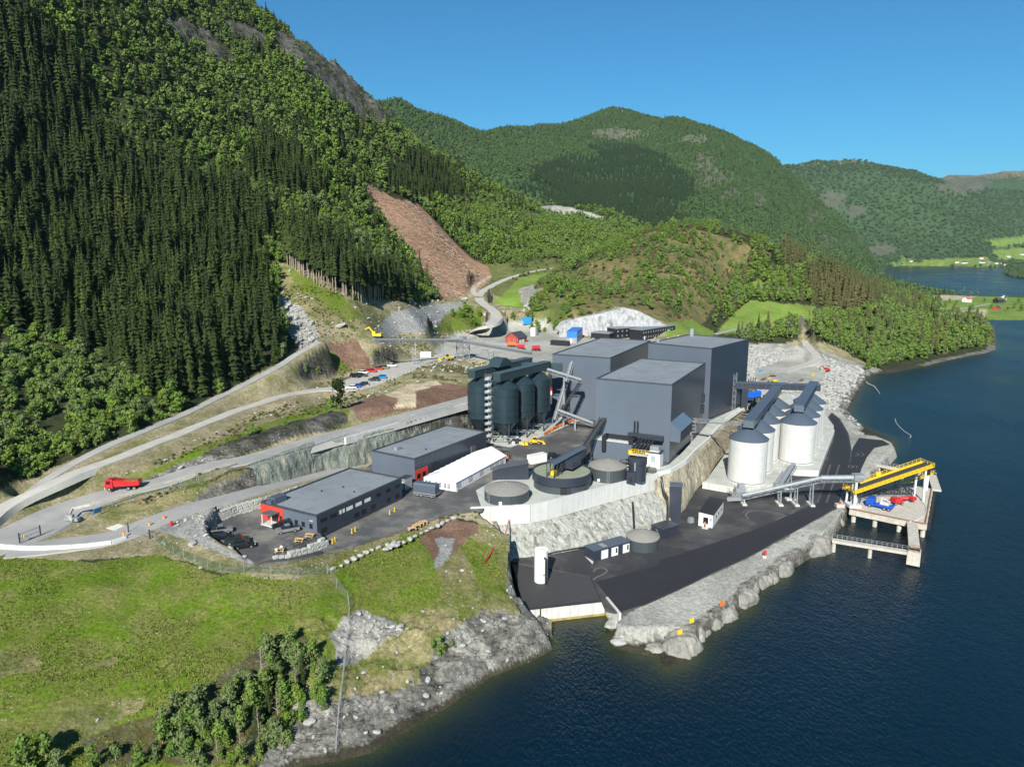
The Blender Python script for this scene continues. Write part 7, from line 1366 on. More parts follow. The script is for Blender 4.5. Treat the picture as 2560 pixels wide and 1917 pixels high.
SPH = [spruce_mesh(20+i,22,2.6,.42,lev=11) for i in range(3)]; SPHT = trunk_mesh(18,.3,M_barkp)
SPB = [spruce_mesh(30+i,17,3.5,.06,L_brn) for i in range(2)]
BRO = [leafy_mesh(40+i,8,3.0,L_bro) for i in range(4)]; WIL = [leafy_mesh(50+i,7,3.2,L_wil,11,520,.5) for i in range(3)]; BRI = [leafy_mesh(60+i,6,2.6,L_bri) for i in range(2)]
BUS = [leafy_mesh(70+i,2.2,1.9,L_hea,6,170,.5,.0) for i in range(3)]; BRT = trunk_mesh(5.5,.2,M_barkp)
FAR = [leafy_mesh(80+i,10,6,L_far,6,70,2.2,.05) for i in range(3)]; FSP = [spruce_mesh(90+i,15,3.4,.02,L_fsp,6,5) for i in range(2)]
FBR = [leafy_mesh(95+i,8,3.2,L_bro,6,120,1.0,.1) for i in range(3)]; FSM = [spruce_mesh(98+i,18,2.7,.05,L_spr,9,6) for i in range(3)]
def proto(name, meshes):
    c = bpy.data.collections.new(name)
    for i,me in enumerate(meshes): o = bpy.data.objects.new(f'{name}_{i}',me); c.objects.link(o)
    return c
def scatter(name, label, meshes, pts, rot, scl, tilt=None):   # one object of many instances, for masses nobody could count
    c = proto(name+'_kinds',meshes); n = len(pts); me = bpy.data.meshes.new(name); me.vertices.add(n); me.vertices.foreach_set('co',np.asarray(pts,np.float32).ravel())
    r3_ = np.zeros((n,3),np.float32); r3_[:,2] = rot
    if tilt is not None: r3_[:,:2] = tilt
    for nm,ty,arr,key in (('rot','FLOAT_VECTOR',r3_,'vector'),('scl','FLOAT_VECTOR',np.asarray(scl,np.float32),'vector'),('idx','INT',RNG.integers(0,len(meshes),n).astype(np.int32),'value')):
        at = me.attributes.new(nm,ty,'POINT'); at.data.foreach_set(key,arr.ravel())
    o = link(name,me); g = bpy.data.node_groups.new(name,'GeometryNodeTree')
    g.interface.new_socket('Geometry',in_out='INPUT',socket_type='NodeSocketGeometry'); g.interface.new_socket('Geometry',in_out='OUTPUT',socket_type='NodeSocketGeometry')
    gi = g.nodes.new('NodeGroupInput'); go = g.nodes.new('NodeGroupOutput'); ip = g.nodes.new('GeometryNodeInstanceOnPoints'); ci = g.nodes.new('GeometryNodeCollectionInfo')
    ci.inputs['Collection'].default_value = c; ci.inputs['Separate Children'].default_value = True; ci.inputs['Reset Children'].default_value = True
    def na(nm, ty): q = g.nodes.new('GeometryNodeInputNamedAttribute'); q.data_type = ty; q.inputs['Name'].default_value = nm; return q.outputs['Attribute']
    er = g.nodes.new('FunctionNodeEulerToRotation'); lk = g.links.new
    lk(gi.outputs[0],ip.inputs['Points']); lk(ci.outputs[0],ip.inputs['Instance']); ip.inputs['Pick Instance'].default_value = True
    lk(na('idx','INT'),ip.inputs['Instance Index']); lk(na('rot','FLOAT_VECTOR'),er.inputs[0]); lk(er.outputs[0],ip.inputs['Rotation']); lk(na('scl','FLOAT_VECTOR'),ip.inputs['Scale']); lk(ip.outputs[0],go.inputs[0])
    md = o.modifiers.new('scatter','NODES'); md.node_group = g; tag(o,label,None,None,'stuff'); return o
def cand(n, r0, r1, a0, a1):
    r = np.sqrt(RNG.uniform(r0*r0,r1*r1,n)); a = RNG.uniform(R(a0),R(a1),n); x = r*np.sin(a); y = r*np.cos(a)
    z = THv(x,y); px,py = PX(x,y,z); u = (np.arctan2(x,y-OY)-az0)/azs_; v = np.interp(np.log(np.maximum(95.1,np.hypot(x,y-OY))),LRS,RIX)
    i = np.clip(np.round(v).astype(int),0,NR-1); j = np.clip(np.round(u).astype(int),0,NA-1)
    k = (px > -260)&(px < 2480)&(py > -320)&(py < 1800)&(z > .6)
    return np.stack([x,y,z],1)[k],px[k],py[k],KIND[i,j][k],SL[i,j][k],r[k],TX[i,j][k]
def kin(k, *names): return np.isin(k,[KN.index(n) for n in names])
def thin(P, d):                                      # keep points at least about d apart
    o = RNG.permutation(len(P)); g = {}; keep = []
    for i in o:
        c = (int(P[i,0]//d),int(P[i,1]//d))
        if c in g: continue
        g[c] = 1; keep.append(i)
    return np.array(keep,int)
def tree_things(P, px, py, size, meshes, trunk, nm, label, cat, group, scl, n=300):
    r = np.hypot(P[:,0],P[:,1]); vis = (px > 0)&(px < 2211)&(py > 30)&(py < 1700); o = np.argsort(-(size/r)*vis)[:n]; o = [i for i in o if vis[i]]
    for i in o:
        t = thing(nm,label,cat,tuple(P[i]),RNG.uniform(0,6.28),group); t.scale = tuple(scl[i]); link('crown',meshes[int(RNG.integers(len(meshes)))],t)
        if trunk: link('trunk',trunk,t)
    m = np.ones(len(P),bool); m[o] = False; return m
allow = ('forest','verge','far','heath','rockd','moor')
# ---- spruce plantation on the hill and broadleaf wood round it
SPZ = [[(-300,230),(0,250),(60,215),(120,235),(250,330),(380,385),(480,420),(560,445),(600,520),(560,600),(590,640),(615,720),(600,782),(480,846),(400,872),(330,862),(250,800),(150,735),(0,705),(-300,700)],
       [(620,500),(700,530),(790,580),(870,632),(912,656),(850,655),(760,650),(640,575)],[(-50,60),(80,60),(160,120),(220,240),(60,230),(-50,220)],[(560,300),(640,330),(700,420),(620,430),(540,400)],[(880,330),(960,350),(1010,420),(900,440),(820,400)]]
P,px,py,kd,sl,r,_ = cand(80000,215,1040,-46,16)
q = thin(P,3.3); P,px,py,kd,sl,r = P[q],px[q],py[q],kd[q],sl[q],r[q]
ok = kin(kd,*allow)&(sl < 3.2); jn = (fbm(P[:,0]/25,P[:,1]/25,3,41)-.5)*70
ins = np.zeros(len(P),bool)
for z in SPZ: ins |= inpoly(px+jn,py+jn*.6,z)
bush = inpoly(px,py,[(-300,705),(0,712),(150,742),(250,805),(330,870),(400,880),(340,935),(130,1012),(-300,1120)])
rocky = kin(kd,'rockd')
heath = inpoly(px,py,[(1190,700),(1200,620),(1300,540),(1400,495),(1500,485),(1600,505),(1600,760),(1215,760)])
spr = ok&((ins&(RNG.random(len(P)) < np.where(fbm(P[:,0]/14,P[:,1]/14,3,93) > .36,.93,.5)))|(~ins&(RNG.random(len(P)) < .10)&(px < 1150)))&~rocky&~bush&~heath
flat_ = inpoly(px,py,[(995,560),(1040,572),(1210,555),(1240,600),(1210,700),(990,705),(985,655),(1010,640)])
spr &= ~flat_; ok &= ~flat_
bro = ok&~spr&((RNG.random(len(P)) < np.where(rocky,.22,np.where(ins,.06,.85))))&~heath
h = RNG.uniform(.5,1.25,len(P))*(.6+.75*fbm(P[:,0]/35,P[:,1]/35,3,61)); h[r > 560] *= .75
wq = h**.6*RNG.uniform(.8,1.2,len(P)); S3 = np.stack([wq,wq,h],1)
k = np.nonzero(spr)[0]; m = tree_things(P[k],px[k],py[k],h[k]*18,SPR,SPT,'spruce_tree','dark spruce in the dense plantation on the left hillside','spruce','spruces of the hillside plantation',S3[k],270)
k = k[m]; kn = k[r[k] < 520]; scatter('spruce_forest','dense dark spruce forest covering the hillside',SPR,P[kn],RNG.uniform(0,6.28,len(kn)),S3[kn]); kn = k[r[k] >= 520]; scatter('spruce_forest','scattered spruces on the upper hillside',FSM,P[kn],RNG.uniform(0,6.28,len(kn)),S3[kn])
h[rocky] *= .5
h2 = np.clip(RNG.lognormal(-.35,.3,len(P)),.35,1.4)*(.7+.6*fbm(P[:,0]/30,P[:,1]/30,2,62)); h2[bush] *= .8; h2[rocky] *= .5; S4 = np.stack([h2*RNG.uniform(.9,1.3,len(P)),h2*RNG.uniform(.9,1.3,len(P)),h2],1)
k = np.nonzero(bro&bush)[0]; m = tree_things(P[k],px[k],py[k],h2[k]*8,BRO+WIL+BRI[:1],BRT,'broadleaf_tree','bushy green broadleaf tree below the spruces at the left edge','tree','broadleaf trees below the spruce plantation',S4[k],130)
k = np.r_[k[m],np.nonzero(bro&~bush)[0]]; kn = k[r[k] < 480]; scatter('broadleaf_wood','mixed green broadleaf wood on the lower hillside',BRO+WIL+BRI[:1],P[kn],RNG.uniform(0,6.28,len(kn)),S4[kn]); kn = k[r[k] >= 480]; scatter('broadleaf_wood','light green birch wood on the upper hillside',FBR,P[kn],RNG.uniform(0,6.28,len(kn)),S4[kn]*1.05)
k = np.nonzero(ok&bush)[0]; P2 = P[k]+np.stack([RNG.uniform(-1.5,1.5,len(k)),RNG.uniform(-1.5,1.5,len(k)),0*k],1); P2 = np.concatenate([P2,P[k]+np.stack([RNG.uniform(-2,2,len(k)),RNG.uniform(-2,2,len(k)),0*k],1)]); P2[:,2] = THv(P2[:,0],P2[:,1]); s_ = RNG.uniform(.6,1.5,len(P2)); scatter('undergrowth','leafy undergrowth below the trees at the left edge',[leafy_mesh(110+i,2.2,1.9,L_bro,6,200,.5,.0) for i in range(3)],P2,RNG.uniform(0,6.28,len(P2)),np.stack([s_,s_,s_*.9],1))
# bare-trunked edge row of the grove above the bench
for i,p in enumerate(spline([hit(x,y) for x,y in [(618,570),(660,598),(700,622),(760,645),(800,648),(850,646)]],2.1)):
    for kk in range(2):
        x = p[0]+random.uniform(-1,1)-kk*1.2; y = p[1]+random.uniform(-1,1)+kk*3; t = thing('tall_spruce','tall spruce with bare pale trunk on the cut edge of the grove','spruce',(x,y,TH(x,y)),random.uniform(0,6),'bare trunked spruces at the grove edge'); s_ = random.uniform(.85,1.1); t.scale = (s_*.85,s_*.85,s_); link('crown',SPH[i%3],t); link('trunk',SPHT,t)
for x,y in ((905,430),(918,432),(927,430),(912,425)):
    p = hit(x,y); t = thing('tall_spruce','thin bare trunked spruce at the top of the clear-felled slope','spruce',p,0,'bare trunked spruces above the clearing'); t.scale = (.7,.7,.95); link('crown',SPH[0],t); link('trunk',SPHT,t)
# ---- near hill, valley floor and headland woods
P,px,py,kd,sl,r,_ = cand(60000,330,1150,-8,38)
q = thin(P,3.7); P,px,py,kd,sl,r = P[q],px[q],py[q],kd[q],sl[q],r[q]
HL = [(1600,740),(1560,690),(1580,600),(1640,540),(1780,560),(1900,620),(2000,650),(2060,665),(2140,700),(2160,765),(1900,815),(1780,770),(1700,745)]
VAL = [(940,470),(1060,430),(1160,470),(1300,480),(1400,500),(1300,545),(1260,556),(1150,560),(1070,575),(1040,560),(960,500)]
inH = inpoly(px,py,HL); inV = inpoly(px,py,VAL); inh = inpoly(px,py,[(1190,705),(1200,620),(1300,540),(1400,495),(1500,485),(1600,505),(1640,560),(1560,640),(1540,720),(1500,735),(1400,690),(1215,705)])
field = kin(kd,'field','gravel','scree','tan','pale','sand','meadow','grav2','wet','clear','soil','dry'); lane = np.zeros(len(P),bool)
for nm in ('shore_lane','valley_road','forest_track','rubble_track'): d,_ = dline(P[:,0],P[:,1],[tuple(s_[:2]) for s_ in ROADS[nm][0]]); lane |= d < 4.5
u = RNG.random(len(P)); den = np.where(inV,.95,np.where(inH,.8,np.where(inh,.035,0))); pick = (u < den)&~field&~lane&(P[:,2] > 1.5)
GR = [[(1735,600),(1800,560),(1890,590),(1900,660),(1830,690),(1760,680)],[(1690,540),(1740,540),(1740,580),(1690,590)]]; sg = np.zeros(len(P),bool)
for g in GR: sg |= inpoly(px,py,g)
sg &= pick; sc2 = pick&~sg&inH&(RNG.random(len(P)) < .08)
h3 = RNG.uniform(.75,1.35,len(P)); h3[inV] *= .62; h3[inH] *= 1.0; S5 = np.stack([h3*RNG.uniform(.9,1.25,len(P)),h3*RNG.uniform(.9,1.25,len(P)),h3],1)
k = np.nonzero(sg|sc2)[0]; S6 = np.stack([.9*h3[k],.9*h3[k],.95*h3[k]],1)*.9
for i,j in enumerate(k[:110]):
    t = thing('spruce_tree','brownish spruce in the dense grove above the headland','spruce',tuple(P[j]),RNG.uniform(0,6.28),'brownish spruces on the headland') if sg[j] else thing('spruce_tree','single dark spruce rising from the headland wood','spruce',tuple(P[j]),RNG.uniform(0,6.28),'single spruces in the headland wood')
    t.scale = tuple(S6[i]); link('crown',SPB[i%2] if sg[j] else SPR[i%4],t); link('trunk',SPT,t)
if len(k) > 110: scatter('spruce_grove','brownish spruce grove above the headland',SPB,P[k[110:]],RNG.uniform(0,6.28,len(k)-110),S6[110:])
k = np.nonzero(pick&~sg&~sc2)[0]; kh = k[inH[k]]; m = tree_things(P[kh],px[kh],py[kh],h3[kh]*8,BRO+WIL[:1],BRT,'broadleaf_tree','green broadleaf tree in the wood on the headland','tree','broadleaf trees of the headland wood',S5[kh],150)
kk = np.r_[kh[m],k[~inH[k]]]; scatter('headland_wood','green broadleaf wood on headland and valley floor',FBR+BRO[:1],P[kk],RNG.uniform(0,6.28,len(kk)),S5[kk])
# heath bushes
P,px,py,kd,sl,r,_ = cand(26000,330,800,0,32); inh = inpoly(px,py,[(1150,690),(1190,620),(1300,535),(1400,495),(1500,485),(1600,505),(1700,535),(1600,600),(1560,660),(1540,725),(1440,700),(1400,685),(1330,660),(1215,702)]); nn_ = fbm(P[:,0]/30,P[:,1]/30,3,88); pk = (inh|kin(kd,'verge'))&kin(kd,'heath','forest','field','verge')&(RNG.random(len(P)) < np.clip((nn_-.47)*5,.06,.9)); pk &= ~(kin(kd,'field'))
for nm in ('valley_road','forest_track'): d,_ = dline(P[:,0],P[:,1],[tuple(s_[:2]) for s_ in ROADS[nm][0]]); pk &= d > 4.5
k = np.nonzero(pk)[0]; k = k[thin(P[k],2.2)]; s_ = RNG.uniform(.6,1.6,len(k)); scatter('heath_bushes','olive bushes and heather on the near hill',BUS+BRO[:1],P[k],RNG.uniform(0,6.28,len(k)),np.stack([s_,s_,s_*.8],1)*.8)
# scrub on the disturbed banks and verges
P,px,py,kd,sl,r,_ = cand(40000,140,480,-44,8); vz = [[(820,640),(900,655),(960,650),(950,600),(905,590)],[(940,715),(965,680),(1040,660),(1042,700),(1000,716)],[(1100,705),(1130,650),(1215,690),(1200,715),(1150,720)]]; iv = np.zeros(len(P),bool)
for g in vz: iv |= inpoly(px,py,g)
k = np.nonzero(iv&(RNG.random(len(P)) < .8))[0]; k = k[thin(P[k],3.0)]
for i,j in enumerate(k[:60]): s_ = RNG.uniform(.6,1.05); t = thing('shrub','bright green leafy shrub at the foot of the slope by the valley road','shrub',tuple(P[j]),RNG.uniform(0,6.28),'shrubs by the valley road'); t.scale = (s_,s_,s_*.8); link('crown',(BRI+BRO)[i%6],t)
sv = kin(kd,'tan','dry','meadow','rockd')&(r > 150)&(py < 1120)&(py > 560)&inpoly(px,py,SITE); nn_ = fbm(P[:,0]/12,P[:,1]/12,3,66); k = np.nonzero(sv&(nn_ > .52))[0]; dr_ = np.ones(len(k),bool)
for nm,(sp,_) in ROADS.items(): d,_ = dline(P[k,0],P[k,1],[tuple(s_[:2]) for s_ in sp[::2]]); dr_ &= d > 8.5
for pg in (YARD,BACK,LOT): dr_ &= ~inpoly(P[k,0],P[k,1],pg)
k = k[dr_]; s_ = RNG.uniform(.1,.35,len(k)); scatter('bank_scrub','low scrub and weeds on the gravelly banks',BUS,P[k],RNG.uniform(0,6.28,len(k)),np.stack([s_,s_,s_*.8],1))
# ---- far mountains
P,px,py,kd,sl,r,_ = cand(190000,950,3400,-14,46); q = thin(P,7.8); P,px,py,kd,r = P[q],px[q],py[q],kd[q],r[q]
ok = kin(kd,'far','forest')|(kin(kd,'rockd','moor','crag')&(RNG.random(len(P)) < .4)); dk = [[(1090,400),(1180,360),(1330,310),(1420,330),(1500,390),(1480,460),(1380,500),(1180,440)],[(1230,470),(1500,470),(1480,520),(1380,500)]]; jn = (fbm(P[:,0]/90,P[:,1]/90,3,14)-.5)*60; isd = np.zeros(len(P),bool)
for g in dk: isd |= inpoly(px+jn,py+jn*.5,g)
isd |= RNG.random(len(P)) < .06
k = np.nonzero(ok&isd)[0]; s_ = RNG.uniform(.75,1.2,len(k)); scatter('far_spruce_forest','dark spruce forest on the mountain across the valley',FSP,P[k],RNG.uniform(0,6.28,len(k)),np.stack([s_,s_,s_*.85],1))
k = np.nonzero(ok&~isd)[0]; s_ = RNG.uniform(.4,.95,len(k)); scatter('far_birch_forest','green birch forest on the mountains across the valley',FAR,P[k],RNG.uniform(0,6.28,len(k)),np.stack([s_,s_,s_*.85],1))
P,px,py,kd,sl,r,_ = cand(60000,3400,6500,14,46); q = thin(P,24); P,px,py,kd = P[q],px[q],py[q],kd[q]; k = np.nonzero(kin(kd,'far','forest'))[0]; s_ = RNG.uniform(1.0,2.0,len(k)); scatter('distant_forest','hazy green forest on the most distant slopes',FAR,P[k],RNG.uniform(0,6.28,len(k)),np.stack([s_*1.3,s_*1.3,s_*.7],1))
# isthmus trees
for x,y,s_ in [(2080,632,1.1),(2095,636,1.2),(2110,634,1),(2065,655,.9),(2125,648,.8),(2150,650,1.1),(2170,648,1.2),(2200,652,1.1),(2190,662,1),(2100,665,.9),(2095,672,1.3),(2040,660,1),(2050,650,.8),(2140,662,.8),(2060,668,.9),(2205,668,1.2),(2175,668,.8)]:
    p = hit(x,y+4); t = thing('broadleaf_tree','round green tree among the houses on the isthmus','tree',(p[0],p[1],max(p[2],.8)),x,'trees on the isthmus'); t.scale = (s_*1.2,s_*1.2,s_); link('crown',BRO[x%4],t); link('trunk',BRT,t)
for x,y,s_ in [(1995,690,1.0),(2008,694,1.15),(2022,696,.95),(2012,702,.8),(1985,688,.85)]:
    p = hit(x,y); t = thing('spruce_tree','dark spruce in the small clump at the neck of the headland','spruce',p,x,'spruce clump at the headland neck'); t.scale = (s_,)*3; link('crown',SPR[x%4],t); link('trunk',SPT,t)
# lone pine above the haul road
p = hit(733,884); t = thing('pine_tree','lone dark pine beside the brown soil heap','pine',p,.4); link('crown',leafy_mesh(301,10.5,3.4,L_spr,14,620,.7,.15),t); link('trunk',trunk_mesh(9,.3,M_bark),t)
p = hit(715,880); t = thing('shrub','light green shrub at the left foot of the lone pine','shrub',p,.4); t.scale = (.6,.6,.6); link('crown',BRI[0],t)
# ---- foreground shrubs above the shore, each its own
FG = [(570,1500,1.0,'B'),(600,1470,.8,'W'),(640,1445,1.1,'W'),(655,1475,1.0,'S'),(520,1480,.7,'W'),(505,1520,.9,'W'),(545,1530,1.0,'B'),(580,1540,.9,'S'),(615,1530,1.0,'B'),(650,1520,.7,'L'),(690,1500,.7,'B'),(470,1560,.9,'W'),(430,1580,1.0,'W'),(390,1590,.9,'W'),(350,1570,.8,'W'),(445,1600,.6,'L'),(480,1610,.8,'B'),(520,1580,.9,'B'),(555,1590,.9,'S'),(590,1590,.7,'B'),(620,1570,.8,'L'),(650,1560,.6,'B'),(410,1630,.7,'B'),(340,1640,.6,'W'),(300,1650,.7,'B'),(250,1640,.6,'W'),(200,1660,.8,'B'),(100,1640,.9,'B'),(60,1660,1.1,'B'),(130,1665,.8,'W'),(380,1530,.7,'W'),(620,1610,.6,'B'),(560,1640,.6,'B'),(500,1650,.6,'L'),(440,1660,.5,'B'),(680,1460,.6,'B'),(700,1530,.4,'W'),(490,1500,.5,'B'),(950,1412,.75,'B'),(935,1402,.45,'B'),(975,1398,.4,'W'),(540,1490,.8,'W')]
_tp = [(560,1400),(650,1380),(712,1440),(700,1530),(640,1585),(540,1650),(330,1650),(360,1560),(470,1500)]
for i in range(400):
    x,y = random.uniform(330,715),random.uniform(1385,1650)
    if len(FG) < 100 and inpoly(np.array([x]),np.array([y]),_tp)[0]: FG.append((x,y,random.uniform(.3,1.0),random.choice('BBBWWWLB')))
SHB = {'B':BRO,'W':WIL,'L':BRI,'S':SPR}
for i,(x,y,s_,c) in enumerate(FG):
    p = hit(x,y); 
    lb = {'B':'dense green shrub in the thicket above the foreground rocks','W':'grey green willow shrub in the thicket above the foreground rocks','L':'bright yellow green shrub in the foreground thicket','S':'small dark conifer in the foreground thicket'}[c]; g = {'B':'green shrubs of the foreground thicket','W':'willow shrubs of the foreground thicket','L':'bright shrubs of the foreground thicket','S':'conifers of the foreground thicket'}[c]
    if x > 900: lb,g = 'green shrub growing alone on the bare shore rock','shrubs on the bare shore rock'
    t = thing('shrub' if c != 'S' else 'young_conifer',lb,'shrub' if c != 'S' else 'conifer',(p[0],p[1],p[2]-.3),i,g); q = s_*.68; t.scale = (q,q,q) if c != 'S' else (.3,.3,.4); link('crown',SHB[c][i%len(SHB[c])],t); 
    if c in 'BW': link('trunk',BRT,t)
p = hit(568,1500); t = thing('bare_tree','leafless pale tree standing in the foreground thicket','tree',p,0); b = MB(); rg = random.Random(5); b.tube([(0,0,-.5),(.1,0,3),(0,.1,6),(.1,0,8.5)],[.16,.13,.09,.03],6)
for i in range(26): z = 1.5+i*.27; a = rg.uniform(0,6.28); L = (9-z)*.3*rg.uniform(.7,1.1); q = (math.cos(a)*L,math.sin(a)*L,z+L*.45); b.tube([(0,0,z),(q[0]*.5,q[1]*.5,z+L*.15),q],[.05,.035,.015],4); b.tube([(q[0]*.5,q[1]*.5,z+L*.15),(q[0]*.7+.4,q[1]*.9,z+L*.5)],.02,3)
b.build('trunk',M_barkp,t)
for i,(x,y,s_) in enumerate([(600,1560,.75),(560,1600,.7),(520,1620,.6),(640,1500,.7),(470,1640,.5),(610,1620,.55),(690,1470,.5)]): p = hit(x,y); q = dup(t,(p[0],p[1],p[2]),i*1.3,'thin leafless sapling showing through the foreground thicket','leafless saplings in the thicket',(s_*.7,s_*.7,s_))
# ---- grass, stones, felling debris
def tuft(seed, m, n=9, h=.55, w_=.5):
    rg = random.Random(seed); b = MB()
    for i in range(n): a = rg.uniform(0,6.28); x,y = rg.uniform(-w_,w_),rg.uniform(-w_,w_); c,s_ = math.cos(a)*.22,math.sin(a)*.22; lx,ly = rg.uniform(-.25,.25),rg.uniform(-.25,.25); hh = h*rg.uniform(.5,1.1); b.add([(x-c,y-s_,-.05),(x+c,y+s_,-.05),(x+c*.5+lx,y+s_*.5+ly,hh),(x-c*.5+lx,y-s_*.5+ly,hh)],[(0,1,2,3)])
    return b.mesh('tuft',m)
L_gra = leafmat('grass_blades',(.1,.155,.014),(.135,.18,.02),(.17,.18,.05)); L_dry = leafmat('dry_grass',(.2,.18,.08),(.16,.16,.06),(.14,.15,.05)); L_wee = leafmat('meadow_weeds',(.075,.13,.015),(.09,.15,.018),(.08,.13,.02))
TUF = [tuft(i,L_gra) for i in range(4)]+[tuft(9,L_wee,7,.7,.35)]+[tuft(10,L_dry,6,.5,.4)]
P,px,py,kd,sl,r,_ = cand(150000,88,235,-44,6); me_ = kin(kd,'meadow')|(kin(kd,'weed','dry','tan')&(RNG.random(len(P)) < .35)); me_ &= inpoly(px,py,MEADOW)|((px > 600)&(py > 1150)&(px < 1110))
for pg in (LOT,YARD): me_ &= ~inpoly(P[:,0],P[:,1],pg)
gn_ = fbm(P[:,0]/9,P[:,1]/9,4,12); me_ &= RNG.random(len(P)) < np.clip((gn_-.36)*4,.1,1); k = np.nonzero(me_)[0][:42000]; s_ = RNG.uniform(.16,.42,len(k))*(.5+gn_[k]); scatter('meadow_grass','rough tufted grass of the foreground meadow',TUF,P[k],RNG.uniform(0,6.28,len(k)),np.stack([s_*1.2,s_*1.2,s_*.7],1))
P,px,py,kd,sl,r,_ = cand(160000,95,520,-40,42); st = kin(kd,'scree')|(kin(kd,'rock')&(RNG.random(len(P)) < .12)&(P[:,2] > 1))|(kin(kd,'grav2')&(RNG.random(len(P)) < .07))|(kin(kd,'dry','tan')&(RNG.random(len(P)) < .06))
for pg in (YARD,LOT,QUAY): st &= ~inpoly(P[:,0],P[:,1],pg)
for nm,(sp,_) in ROADS.items(): d,_ = dline(P[:,0],P[:,1],[tuple(s_[:2]) for s_ in sp[::3]]); st &= d > 5
k = np.nonzero(st)[0][:22000]; s_ = np.clip(RNG.lognormal(-1.0,.55,len(k)),.15,1.9)*np.where(r[k] > 300,1.9,1); STP = [b_ for b_ in BLD]; scatter('loose_stones','loose grey stones strewn over scree and shore',STP,P[k]+np.stack([s_*0,s_*0,s_*.15],1),RNG.uniform(0,6.28,len(k)),np.stack([s_*1.2,s_,s_*.8],1),RNG.uniform(-.5,.5,(len(k),2)))
LOGM = [MB().tube([(-3,0,.2),(3,.3,.25)],[.16,.09],5).mesh('log',M_barkp),MB().tube([(-2,0,.2),(2,-.2,.3)],[.2,.12],5).mesh('log',mat('slash_wood',(.34,.22,.14),.9))]
P,px,py,kd,sl,r,_ = cand(14000,320,640,-20,6); k = np.nonzero(kin(kd,'clear'))[0][:2200]; s_ = RNG.uniform(.4,1.3,len(k)); scatter('felling_debris','felled logs and brash on the brown clear-felled slope',LOGM,P[k]+np.array([0,0,.25]),RNG.normal(2.2,.7,len(k)),np.stack([s_,s_,s_],1),np.stack([RNG.normal(0,.2,len(k)),RNG.normal(-.3,.25,len(k))],1))
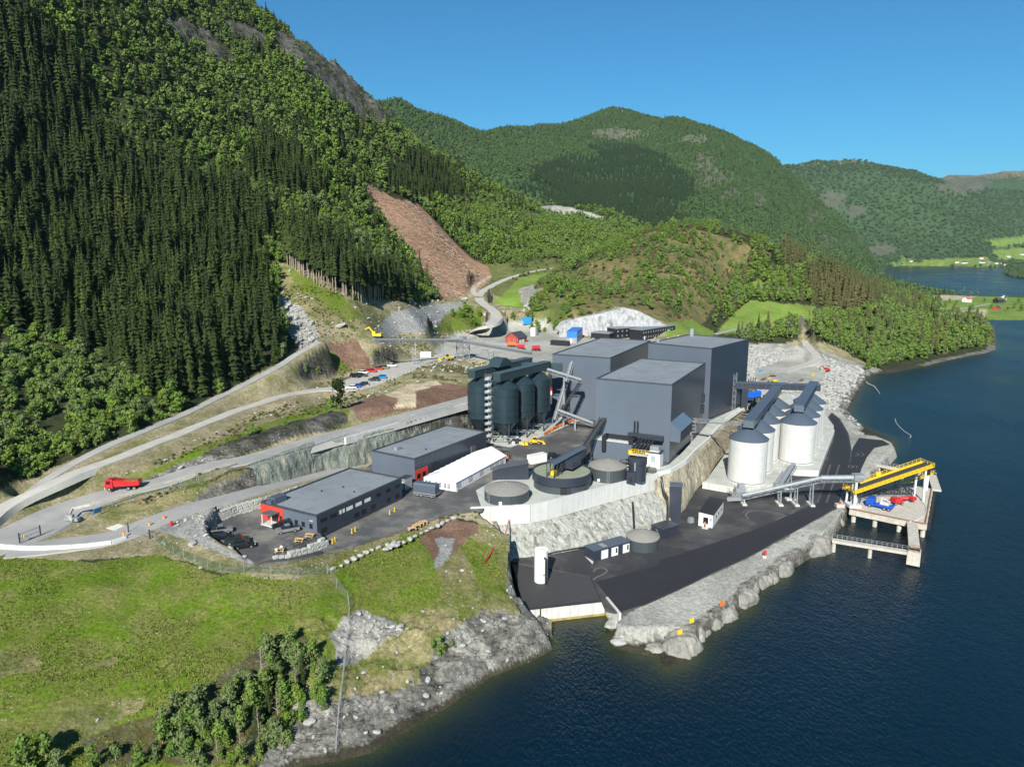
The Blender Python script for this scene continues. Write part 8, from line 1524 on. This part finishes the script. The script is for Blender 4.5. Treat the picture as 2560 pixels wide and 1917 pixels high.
# ---- rounded shore rocks
def shore_rock(seed, sx, sy, sz):
    b = bmesh.new(); bmesh.ops.create_icosphere(b,subdivisions=5,radius=1); P = np.array([v.co[:] for v in b.verts]); d = 1+.5*(fbm(P[:,0]*1.6+seed*3+P[:,2]*.7,P[:,1]*1.6+P[:,2]*.9,4,seed)-.5)-.22*ridged(P[:,0]*2.4+P[:,2]*.5+seed,P[:,1]*2.4-P[:,2],3,seed+3)+.1
    for v,k_ in zip(b.verts,d): v.co = Vector((v.co.x*sx*k_,v.co.y*sy*k_,v.co.z*sz*k_))
    me = bpy.data.meshes.new('shore_rock'); b.to_mesh(me); b.free(); me.materials.append(M_shore)
    for p_ in me.polygons: p_.use_smooth = True
    return me
M_shore = rockmat('shore_rock',(.25,.24,.215),(.13,.127,.115),(.33,.315,.28),.45,.22)
for i,(q,z,sx,sy,sz,rz_,lb) in enumerate([(ZE(1820,380),.3,8,4.2,3.6,.5,'large smooth grey shore rock nearest the walkway'),(ZE(1640,500),.3,5.5,3.4,3.4,.6,'broken pale shore rock with a flat top below the road'),(ZE(1700,455),.2,3,2.4,2.4,.2,'small rounded shore rock between two larger ones'),(ZE(1540,560),.3,4.8,3,3.3,.7,'buff shore rock in the middle of the quay shore'),(ZE(1430,665),.2,5,3.6,3.6,.6,'rounded grey shore rock in the middle of the quay shore'),(ZE(1325,745),.1,4.4,3.2,3,.5,'dark rounded shore rock right of the yellow markers'),(ZE(1110,940),0,4.2,3.6,4,.3,'tall rock knob at the southern tip of the quay'),(ZE(1190,860),.4,2.4,2.2,3,.3,'narrow rock beside the southern rock knob'),(ZE(1490,610),.2,3,2.2,2.6,.9,'mid sized shore rock between buff and rounded rocks'),(ZE(1590,548),.2,3.4,2.4,2.6,.4,'grey shore rock below the broken flat topped one'),(ZE(1760,425),.1,3,2.2,2.4,1.2,'dark shore rock at the foot of the large smooth one'),(ZE(1905,345),.2,3.4,2.4,2.8,.8,'shore rock right at the walkway landing'),(ZE(1262,800),.1,3.2,2.4,2.8,.4,'shore rock left of the dark rounded one'),(ZE(1225,845),-.2,2.6,1.8,2,.9,'small wet shore rock beside the narrow one'),(ZE(1960,235),.6,3,2,2.2,.2,'rubble rock below the jetty root'),(ZE(860,900),-.6,3.2,1.8,1.6,.2,'low rock ledge right of the basin wall'),(ZE(960,950),-.5,3,1.8,1.8,-.2,'low stony ledge left of the southern rock knob')]):
    p = S(*q,z); o = link('shore_rock',shore_rock(i+3,sx,sy,sz),None,p,rz_); tag(o,lb,'rock')
for q,lb in ((ZE(1105,853),'lower yellow paint mark plate on the quay rocks'),(ZE(1170,790),'upper yellow paint mark plate on the quay rocks'),(ZE(1338,695),'orange mark plate on the quay shore rock')):
    p = S(*q,3.6); t = thing('survey_marker',lb,'marker',p,R(20)); MB().box(-.55,.55,-.05,.05,.0,1.1).build('plate',M_yellow if 'yellow' in lb else M_orange,t); MB().box(-.06,.06,.05,.15,-1.5,1).build('post',M_wood,t)
p = S(*ZE(1573,425),3.8); t = thing('life_buoy_post','red life buoy post standing on the quay gravel','post',p); MB().cyl(0,0,-.5,1.6,.08).build('post',M_redp,t); MB().cbox((0,-.1,1.3),(.8,.25,.8)).build('buoy_box',M_redp,t); MB().cyl(0,0,-.4,.3,.5).build('foot',M_white,t)
# ---------------------------------------------------------------- air
m = bpy.data.materials.new('haze_air'); m.use_nodes = True; t = m.node_tree; t.nodes.remove(t.nodes['Principled BSDF'])
pv = t.nodes.new('ShaderNodeVolumePrincipled'); pv.inputs['Color'].default_value = (.72,.86,1,1); pv.inputs['Density'].default_value = 2.4e-5; pv.inputs['Anisotropy'].default_value = .2
t.links.new(pv.outputs[0],t.nodes['Material Output'].inputs['Volume'])
tag(MB().box(-14000,14000,-600,14500,-9,1150).build('haze',m),'thin blue air over the fjord',None,None,'stuff')
